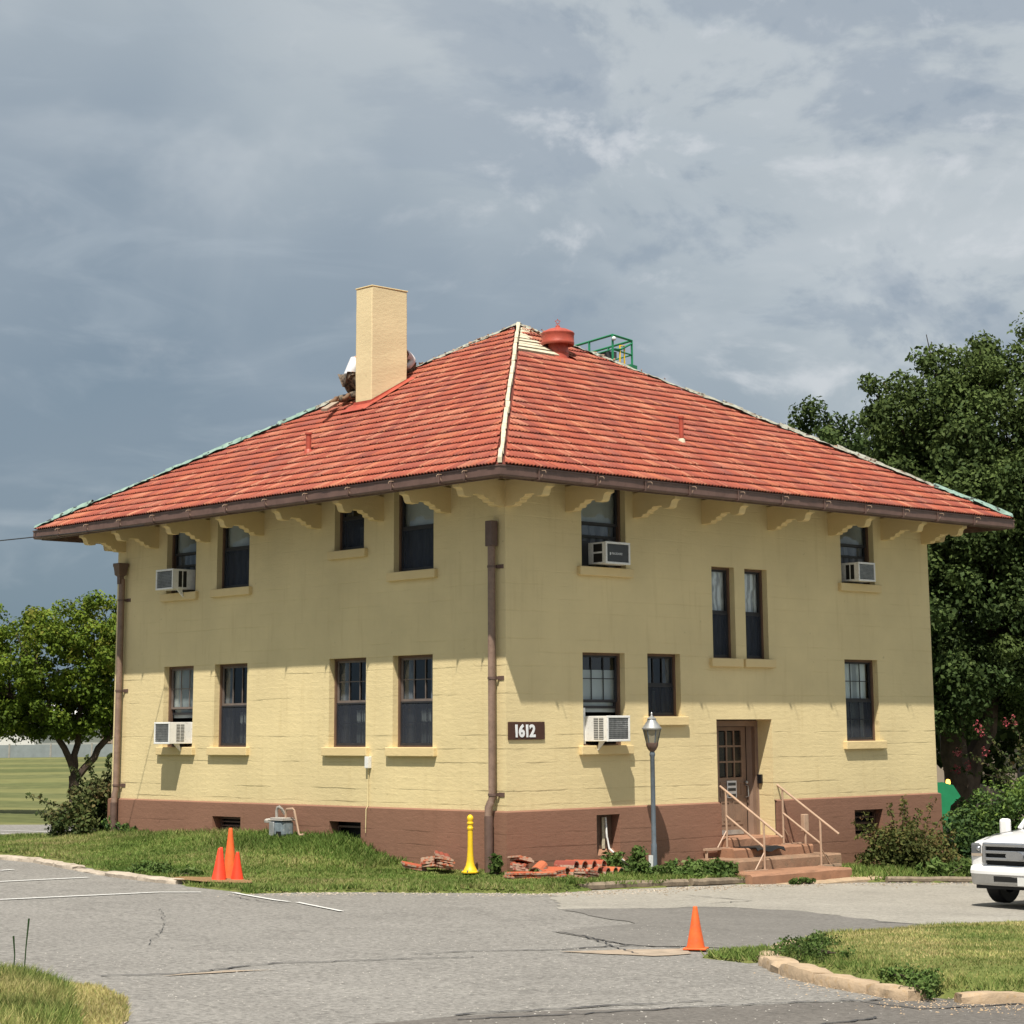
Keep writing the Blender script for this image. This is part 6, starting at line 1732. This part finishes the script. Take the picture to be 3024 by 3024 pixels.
# ------------------------------------------------------------- white pickup truck
def pickup():
    ang = math.radians(187.6)           # heading -X, turned slightly towards the camera
    hd = Vector((math.sin(math.radians(-93)), math.cos(math.radians(-93)), 0))
    fx, fy = 3.29, -7.83
    t = empty('pickup_truck', 'white pickup truck with chrome grille entering at the right edge', 'truck', (fx, fy, G(fx, fy) + .018))
    t.rotation_euler = (0, 0, math.atan2(hd.y, hd.x)); t.scale = (.9, .9, .9)
    # local: +x forward, y left, front bumper at x=0, body behind (negative x)
    def loft(secs, name, mat, parent=t, bevel=0, cap=True):
        m = MB(); n = len(secs[0]); v = [p for s in secs for p in s]
        f = [(i * n + k, i * n + (k + 1) % n, (i + 1) * n + (k + 1) % n, (i + 1) * n + k) for i in range(len(secs) - 1) for k in range(n)]
        if cap: f += [tuple(reversed(range(n))), tuple((len(secs) - 1) * n + k for k in range(n))]
        m.add(v, f, 0, True); return m.build(name, mat, parent, bevel=bevel)
    W = M['truck_white']
    def sec(x, hw, zb_, zt_, crown=.05, tuck=.08):
        L = [(-hw + tuck * .3, zb_), (-hw, zb_ + .12), (-hw, zt_ - .20), (-hw + .03, zt_ - .10), (-hw + tuck, zt_ - .02), (-hw * .6, zt_ + crown * .6), (0, zt_ + crown), (hw * .6, zt_ + crown * .6), (hw - tuck, zt_ - .02), (hw - .03, zt_ - .10), (hw, zt_ - .20), (hw, zb_ + .12), (hw - tuck * .3, zb_)]
        return [(x, y, z) for y, z in L]
    loft([sec(-.12, .90, .60, 1.05, .03), sec(-.17, .965, .58, 1.08, .04), sec(-.30, .985, .58, 1.10, .04), sec(-.55, .97, .95, 1.15, .05), sec(-1.35, .99, .95, 1.19, .06), sec(-1.42, 1.0, .46, 1.20, .06), sec(-1.95, 1.0, .46, 1.24, .04)], 'hood', W)
    # fenders in front of the wheels
    for s in (1, -1):
        m = MB()
        for k in range(8):
            a0_, a1_ = PI * k / 8, PI * (k + 1) / 8
            r = .47; cx_ = -.95
            P = lambda a, y: (cx_ + r * math.cos(a), y, .42 + r * math.sin(a))
            Q = lambda a, y: (cx_ + (r + .09) * math.cos(a), y, .42 + (r + .09) * math.sin(a))
            m.add([P(a0_, s * 1.02), P(a1_, s * 1.02), Q(a1_, s * 1.0), Q(a0_, s * 1.0)], [(0, 1, 2, 3)])
            m.add([P(a0_, s * 1.02), P(a1_, s * 1.02), P(a1_, s * .6), P(a0_, s * .6)], [(0, 1, 2, 3)])
        m.build('wheel_arch', W, t)
    loft([sec(-1.95, 1.0, .46, 1.24, .04), sec(-4.0, 1.0, .46, 1.24, .02), sec(-5.9, 1.0, .55, 1.24, -.02)], 'lower_body', W)
    # cabin
    def csec(x, hw, z0_, z1_, tw):
        return [(x, -hw, z0_), (x, -tw, z1_ - .04), (x, -tw + .12, z1_), (x, 0, z1_ + .03), (x, tw - .12, z1_), (x, tw, z1_ - .04), (x, hw, z0_)]
    loft([csec(-1.75, .93, 1.20, 1.26, .90), csec(-2.45, .95, 1.20, 1.84, .76), csec(-3.4, .95, 1.20, 1.90, .77), csec(-4.15, .95, 1.20, 1.84, .76), csec(-4.25, .95, 1.20, 1.30, .9)], 'cab', M['black_gloss'])
    m = MB(); m.add([(-2.42, -.74, 1.87), (-2.42, .74, 1.87), (-4.15, .74, 1.87), (-4.15, -.74, 1.87), (-2.55, -.60, 1.94), (-2.55, .6, 1.94), (-4.05, .6, 1.94), (-4.05, -.6, 1.94)], [(0, 1, 5, 4), (1, 2, 6, 5), (2, 3, 7, 6), (3, 0, 4, 7), (4, 5, 6, 7)]); m.build('cab_roof', W, t)
    for s in (1, -1):
        m = MB(); m.obox((-1.72, s * .92, 1.22), (-2.44, s * .765, 1.86), .06, .07); m.build('windscreen_pillar', W, t)
        m = MB(); m.obox((-3.25, s * .95, 1.22), (-3.3, s * .775, 1.86), .09, .05); m.build('door_pillar', W, t)
        m = MB(); m.obox((-4.2, s * .95, 1.22), (-4.12, s * .775, 1.86), .12, .06); m.build('rear_pillar', W, t)
        # towing mirror
        mi = MB(); mi.obox((-1.80, s * .94, 1.14), (-1.68, s * 1.10, 1.16), .05, .04)
        mi = mi.build('mirror_arm', M['black'], t)
        m = MB(); m.box(-.06, .07, -.10, .10, -.16, .16); o = m.build('mirror', W, t, bevel=.05); o.location = (-1.66, s * 1.17, 1.24)
        m = MB(); m.box(-.056, -.05, -.07, .07, -.15, .15); m.build('mirror_glass', M['chrome'], o)
        # headlight
        m = MB(); m.box(-.12, -.02, -.115, .115, -.10, .12); h_ = m.build('headlight', M['grille'], t, bevel=.03); h_.location = (-.085, s * .80, .93); h_.rotation_euler = (0, 0, s * -.22)
        m = MB(); m.sphere((-.045, -s * .02, .03), .05, 10, 6); m.build('lens', M['chrome'], h_)
        m = MB(); m.box(-.11, -.016, -.105, .105, -.095, -.05); m.build('turn_signal', M['far_tan'], h_)
        # wheels
        for wx in (-.95, -4.55):
            w = empty('wheel', None, None, (wx, s * .84, .40)); w.parent = t
            m = MB(); n = 24
            prf_ = [(.22, -.13), (.37, -.135), (.395, -.11), (.40, 0), (.395, .11), (.37, .135), (.22, .13)]
            v = [(r * math.cos(2 * PI * k / n), y, r * math.sin(2 * PI * k / n)) for r, y in prf_ for k in range(n)]
            f = [(i * n + k, i * n + (k + 1) % n, (i + 1) * n + (k + 1) % n, (i + 1) * n + k) for i in range(len(prf_) - 1) for k in range(n)]
            m.add(v, f, 0, True); m.build('tyre', M['black'], w)
            m = MB(); v = [(r * math.cos(2 * PI * k / n), y, r * math.sin(2 * PI * k / n)) for r, y in ((.225, s * .11), (.20, s * .07), (.08, s * .10), (.001, s * .11)) for k in range(n)]
            f = [(i * n + k, i * n + (k + 1) % n, (i + 1) * n + (k + 1) % n, (i + 1) * n + k) for i in range(3) for k in range(n)]
            m.add(v, f, 0, True); m.build('rim', M['chrome'], w)
        m = MB(); m.box(-.02, .03, -.10, .10, -.05, .05); o = m.build('fog_light', M['slot'], t); o.location = (-.055, s * .62, .485)
        m = MB(); m.sphere((.02, 0, 0), .035, 8, 5); m.build('fog_lens', M['chrome'], o)
        m = MB(); m.box(-3.2, -1.97, s * 1.0, s * 1.012, .50, 1.18); m.build('door', W, t, bevel=.006)
        m = MB(); m.box(-3.1, -2.95, s * 1.012, s * 1.04, 1.02, 1.06); m.build('door_handle', M['black'], t)
    for s in (1, -1):
        m = MB(); m.tube([(-.16, s * .70, 1.098), (-.55, s * .74, 1.175), (-1.35, s * .78, 1.215), (-1.9, s * .80, 1.25)], .006, 4); m.build('hood_seam', M['grille'], t)
        m = MB(); m.box(-5.6, -1.5, s * .995, s * 1.008, .72, .76); m.build('side_moulding', M['grille'], t)
    m = MB(); m.tube([(-1.78, .3, 1.28), (-1.9, -.2, 1.36), (-1.92, -.45, 1.39)], .010, 4); m.build('wiper', M['black'], t)
    # grille
    m = MB()
    m.box(-.13, -.03, -.66, .66, 1.00, 1.07); m.box(-.13, -.03, -.66, .66, .645, .70); m.box(-.13, -.035, -.68, -.60, .72, 1.02); m.box(-.13, -.035, .60, .68, .72, 1.02)
    gr_ = m.build('grille', M['chrome'], t, bevel=.02)
    m = MB(); m.box(-.14, -.10, -.62, .62, .70, 1.04); m.build('grille_back', M['slot'], gr_)
    for z in (.80, .915):
        m = MB(); m.box(-.08, -.02, -.60, .60, z - .025, z + .025); m.build('grille_bar', M['chrome'], gr_, bevel=.008)
    m = MB(); n = 22
    for r_, zz in ((1.0, -.012), (.82, -.006)):
        v = [(.012 - zz * 2.5, .17 * r_ * math.cos(2 * PI * k / n), .86 + .075 * r_ * math.sin(2 * PI * k / n)) for k in range(n)] + [(-.03, .17 * r_ * math.cos(2 * PI * k / n), .86 + .075 * r_ * math.sin(2 * PI * k / n)) for k in range(n)]
        m.add(v, [tuple(range(n))] + [(k, (k + 1) % n, n + (k + 1) % n, n + k) for k in range(n)], 0 if r_ == 1 else 1)
    blue = pmat('emblem_blue', (0.10, 0.12, 0.17), 0.3, 0.05)
    m.build('emblem', [M['chrome'], blue], gr_)
    # bumper
    def bs(x, hw, z0_, z1_):
        return [(x, -hw, z0_), (x, -hw, z1_), (x, hw, z1_), (x, hw, z0_)]
    m = MB()
    ys = [-1.0, -.93, -.80, -.4, 0, .4, .80, .93, 1.0]; xf = [-.22, -.06, .0, .05, .06, .05, .0, -.06, -.22]
    def strip(m, z0_, z1_, ins0, ins1):
        v = []
        for y, x in zip(ys, xf): v += [(x - ins0, y, z0_), (x - ins1, y, z1_)]
        m.add(v, [(2 * i, 2 * i + 2, 2 * i + 3, 2 * i + 1) for i in range(len(ys) - 1)], 0, True)
    strip(m, .55, .60, .0, .0); strip(m, .60, .67, .0, .03); strip(m, .67, .69, .03, .14)
    m.build('bumper', W, t)
    m = MB(); strip(m, .36, .40, .08, .04); strip(m, .40, .55, .04, .012); b_ = m.build('lower_bumper', M['chrome'], t)
    m = MB(); m.box(-.02, .04, -.42, .42, .43, .52); m.build('air_intake', M['slot'], b_)
    m = MB(); m.box(.05, .062, .05, .35, .38, .52); m.build('number_plate', M['far_white'], b_)
    m = MB(); m.box(-.25, -.1, -.85, .85, .30, .38); m.box(-5.5, -.3, -.4, .4, .30, .45); m.build('underbody', M['slot'], t)
    # near-black sheet at rim height stands in for shade inside the cargo bed
    m = MB(); m.box(-5.8, -4.35, -.85, .85, 1.235, 1.25); m.build('bed_shade_sheet', M['slot'], t)
    return t
pickup()

# ------------------------------------------------------------- green boom lift behind the building
t = empty('boom_lift', 'green boom lift with raised work basket behind the building and amber beacon', 'lift', (18.05, 5.42, -.66))
bL = Vector((18.05, 5.42, -.66))
gp = M['green_paint']
def pts(l): return [Vector(p) - bL for p in l]
m = MB(); m.box(-1.1, 1.1, -1.0, 1.0, .35, .9); m.build('chassis', gp, t, bevel=.05)
m = MB()
hood_ = [(-1.25, 1.0), (-1.25, 1.35), (-1.0, 1.62), (.9, 1.72), (1.15, 1.65), (1.30, 1.42), (1.05, 1.22), (.98, .9)]
ax_ = Vector((.83, -.56, 0)); bx_ = Vector((.56, .83, 0))
m.prism(hood_, lambda a, b, q: tuple(ax_ * a + bx_ * q + Vector((0, 0, b))), -.6, .6)
m.build('engine_cover', gp, t, bevel=.04)
m = MB(); bc = ax_ * 1.12 + bx_ * -.4 + Vector((0, 0, 1.64)); m.lathe([(.075, 0), (.075, .04)], 10, tuple(bc)); m.build('beacon_base', M['black'], t)
m = MB(); m.lathe([(.055, .04), (.06, .10), (.05, .16), (.02, .18)], 10, tuple(bc)); m.build('beacon', M['beacon'], t)
for sx in (-.85, .85):
    for sy in (-.95, .95):
        m = MB(); n = 16; v = [(sx + .42 * math.cos(2 * PI * k / n), sy + q, .42 + .42 * math.sin(2 * PI * k / n)) for q in (-.14, .14) for k in range(n)]
        m.add(v, [(k, (k + 1) % n, n + (k + 1) % n, n + k) for k in range(n)] + [tuple(range(n)), tuple(range(n, 2 * n))]); m.build('wheel', M['black'], t)
A0, A1, A2 = Vector((17.6, 6.4, 1.0)), Vector((17.5, 17.5, 5.6)), Vector((12.6, 10.5, 10.6))
m = MB(); m.obox(A0 - bL, A1 - bL, .28, .32); m.build('lower_boom', gp, t)
m = MB(); m.obox(A1 - bL, A2 - bL, .22, .26); m.build('upper_boom', gp, t)
# basket: 2.3 x 0.9 x 1.1 railings
bk = Vector((11.4, 8.5, 11.17)) - bL
u1 = Vector((.207, .978, 0)); u2 = Vector((.968, .25, 0))
cn = [bk + u1 * 0, bk + u1 * 2.1, bk + u1 * 2.1 + u2 * .95, bk + u2 * .95]
Z = Vector((0, 0, 1))
for i in range(4):
    a, b = cn[i], cn[(i + 1) % 4]
    for h in (.0, .36, .72):
        m = MB(); m.tube([a + Z * h, b + Z * h], 0.03 if h != .36 else .02, 6); m.build('rail', gp, t)
    k = 2 if i % 2 == 0 else 1
    for j in range(k + 0):
        p = a.lerp(b, j / k); m = MB(); m.tube([p, p + Z * .72], .03, 6); m.build('upright', gp, t)
m = MB(); m.add([tuple(c) for c in cn] + [tuple(c - Z * .05) for c in cn], [(0, 1, 2, 3), (4, 5, 6, 7), (0, 1, 5, 4), (1, 2, 6, 5), (2, 3, 7, 6), (3, 0, 4, 7)]); m.build('basket_floor', M['steel'], t)
p = cn[0] + u1 * .25 + u2 * .2 + Z * .30
m = MB(); m.obox(p, p + u1 * .95, .32, .16); m.build('control_panel', M['dark_grille'], t)
p = cn[0] + u2 * .35 + Z * .08
m = MB(); m.tube([p + Z * .42, p + u2 * .22 + Z * .45, p + u2 * .22, p, p + Z * .42], .022, 6); m.build('guard_loop', M['yellow'], t)
m = MB(); m.tube([cn[0] + Z * .36, cn[0] + Z * .42 + u2 * .4, cn[3] + Z * .65], .03, 6); m.build('hose', gp, t)
m = MB(); m.sphere(tuple(cn[0] + u1 * -.06 + Z * .62), .055, 8, 6); m.build('work_light', M['letter'], t)
m = MB(); p = cn[3] - u2 * .22 + Z * -.02; m.obox(p, p + u2 * .3, .2, .22); m.build('bracket_box', gp, t)
# ------------------------------------------------------------- the two roof workers
def skin_obj(name, pts, edges, rad, mat, parent, root=0, sub=1):
    me = bpy.data.meshes.new(name)
    bm = bmesh.new()
    lay = bm.verts.layers.skin.verify()
    vs = []
    for i, p in enumerate(pts):
        v = bm.verts.new(p); v[lay].radius = (rad[i], rad[i]); v[lay].use_root = (i == root); vs.append(v)
    for a, b in edges: bm.edges.new((vs[a], vs[b]))
    bm.to_mesh(me); bm.free()
    me.materials.append(mat)
    o = link(name, me, parent)
    s = o.modifiers.new('skin', 'SKIN'); s.use_smooth_shade = True
    q = o.modifiers.new('subsurf', 'SUBSURF'); q.levels = sub + 1; q.render_levels = sub + 1
    return o
def worker(label, loc, rz, J, cap='hair'):
    """J: joints in local metres, x is the facing direction"""
    t = empty('person', label, 'person', loc, rz)
    N = list(J); ix = {n: i for i, n in enumerate(N)}
    E_ = [('pelvis', 'belly'), ('belly', 'chest'), ('chest', 'neck'), ('neck', 'head'), ('head', 'crown'),
          ('chest', 'shL'), ('shL', 'elL'), ('elL', 'wrL'), ('wrL', 'haL'), ('chest', 'shR'), ('shR', 'elR'), ('elR', 'wrR'), ('wrR', 'haR'),
          ('pelvis', 'hiL'), ('hiL', 'knL'), ('knL', 'anL'), ('anL', 'toL'), ('pelvis', 'hiR'), ('hiR', 'knR'), ('knR', 'anR'), ('anR', 'toR')]
    R = dict(pelvis=.125, belly=.115, chest=.135, neck=.052, head=.088, crown=.07, sh=.062, el=.042, wr=.030, ha=.036, hi=.088, kn=.058, an=.042, to=.036)
    rad = [R[n] if n in R else R[n[:2]] for n in N]
    skin_obj('body', [J[n] for n in N], [(ix[a], ix[b]) for a, b in E_], rad, M['skin'], t)
    def cloth(name, names, edges, extra, mat, root):
        k = {n: i for i, n in enumerate(names)}
        skin_obj(name, [J[n] for n in names], [(k[a], k[b]) for a, b in edges], [(R[n] if n in R else R[n[:2]]) + extra for n in names], mat, t, k[root])
    cloth('shirt', ['pelvis', 'belly', 'chest', 'shL', 'shR', 'elL', 'elR', 'wrL', 'wrR'], [('pelvis', 'belly'), ('belly', 'chest'), ('chest', 'shL'), ('chest', 'shR'), ('shL', 'elL'), ('shR', 'elR'), ('elL', 'wrL'), ('elR', 'wrR')], .045, M['shirt'], 'belly')
    cloth('trousers', ['pelvis', 'hiL', 'hiR', 'knL', 'knR', 'anL', 'anR'], [('pelvis', 'hiL'), ('pelvis', 'hiR'), ('hiL', 'knL'), ('hiR', 'knR'), ('knL', 'anL'), ('knR', 'anR')], .045, M['camo'], 'pelvis')
    for s in 'LR':
        a, b = Vector(J['an' + s]), Vector(J['to' + s]); d = (b - a)
        skin_obj('boot', [a + Vector((0, 0, .06)), a, a + d * .55, b + d * .1], [(0, 1), (1, 2), (2, 3)], [.055, .056, .05, .04], M['boot'], t, 1)
        # hand: five fingers rooted in the palm
        w, h = Vector(J['wr' + s]), Vector(J['ha' + s]); d = (h - w).normalized(); sd = d.cross(Vector((0, 0, 1))).normalized()
        for k, (o_, ln) in enumerate(((-.030, .075), (-.010, .085), (.010, .08), (.029, .065))):
            p = h + sd * o_; skin_obj('finger', [p - d * .01, p + d * ln * .5, p + d * ln + Vector((0, 0, -.02))], [(0, 1), (1, 2)], [.010, .009, .007], M['skin'], t, 0, 0)
        p = h - d * .03 + sd * .035; skin_obj('thumb', [p, p + sd * .03 + d * .02, p + sd * .035 + d * .05], [(0, 1), (1, 2)], [.012, .010, .008], M['skin'], t, 0, 0)
    hd, cr = Vector(J['head']), Vector(J['crown']); up = (cr - hd).normalized(); fw_ = (Vector((1, 0, 0)) - up * up.x).normalized(); sd = up.cross(fw_)
    m = MB(); m.sphere((0, 0, 0), .108, 14, 9, sz=.95); o = m.build('hair', M['hair'], t); o.location = hd + up * .05 - fw_ * .025
    for s in (-1, 1):
        m = MB(); m.sphere((0, 0, 0), .012, 8, 5); o = m.build('eye', M['hair'], t); o.location = hd + fw_ * .088 + sd * .033 * s + up * .005
        m = MB(); m.sphere((0, 0, 0), .025, 8, 5); o = m.build('ear', M['skin'], t); o.location = hd + sd * .09 * s
    m = MB(); m.add([fw_ * .085 + up * .01, fw_ * .085 - sd * .016 - up * .04, fw_ * .115 - up * .035, fw_ * .085 + sd * .016 - up * .04], [(0, 1, 2), (0, 2, 3), (1, 3, 2)]); o = m.build('nose', M['skin'], t); o.location = hd
    m = MB(); m.box(-.004, .004, -.022, .022, -.004, .004); o = m.build('mouth', M['cone_old'], t); o.location = hd + fw_ * .088 - up * .062
    return t
# kneeling left of the chimney, back rounded, leaning in behind the chimney
k_ = H / dL
worker('person in white shirt and camouflage trousers kneeling left of the chimney', (2.90, 8.05, 9.36), math.radians(-6), dict(
    pelvis=(.03, 0, .50), belly=(.06, 0, .72), chest=(.24, 0, .93), neck=(.42, 0, 1.04), head=(.54, 0, 1.08), crown=(.62, 0, 1.13),
    shL=(.27, .19, .93), elL=(.50, .26, .72), wrL=(.70, .20, .60), haL=(.78, .18, .56), shR=(.27, -.19, .93), elR=(.48, -.28, .70), wrR=(.68, -.20, .58), haR=(.76, -.18, .54),
    hiL=(.01, .11, .44), knL=(.22, .17, .10), anL=(-.18, .20, .02), toL=(-.34, .22, -.06), hiR=(.01, -.11, .44), knR=(.26, -.17, .14), anR=(-.14, -.20, .04), toR=(-.30, -.24, -.04)))
worker('person in long white sleeves crouching right of the chimney', (4.24, 7.80, 9.95), math.radians(174), dict(
    pelvis=(.02, 0, .22), belly=(.12, 0, .36), chest=(.22, 0, .56), neck=(.34, 0, .68), head=(.42, 0, .76), crown=(.47, 0, .85),
    shL=(.22, .19, .56), elL=(-.06, .25, .36), wrL=(.12, .22, .16), haL=(.20, .20, .12), shR=(.22, -.19, .56), elR=(.30, -.30, .34), wrR=(.46, -.22, .24), haR=(.54, -.20, .20),
    hiL=(.02, .11, .18), knL=(.34, .16, .20), anL=(.14, .16, -.10), toL=(.30, .17, -.15), hiR=(.02, -.11, .18), knR=(.34, -.17, .18), anR=(.14, -.17, -.10), toR=(.30, -.18, -.15)))
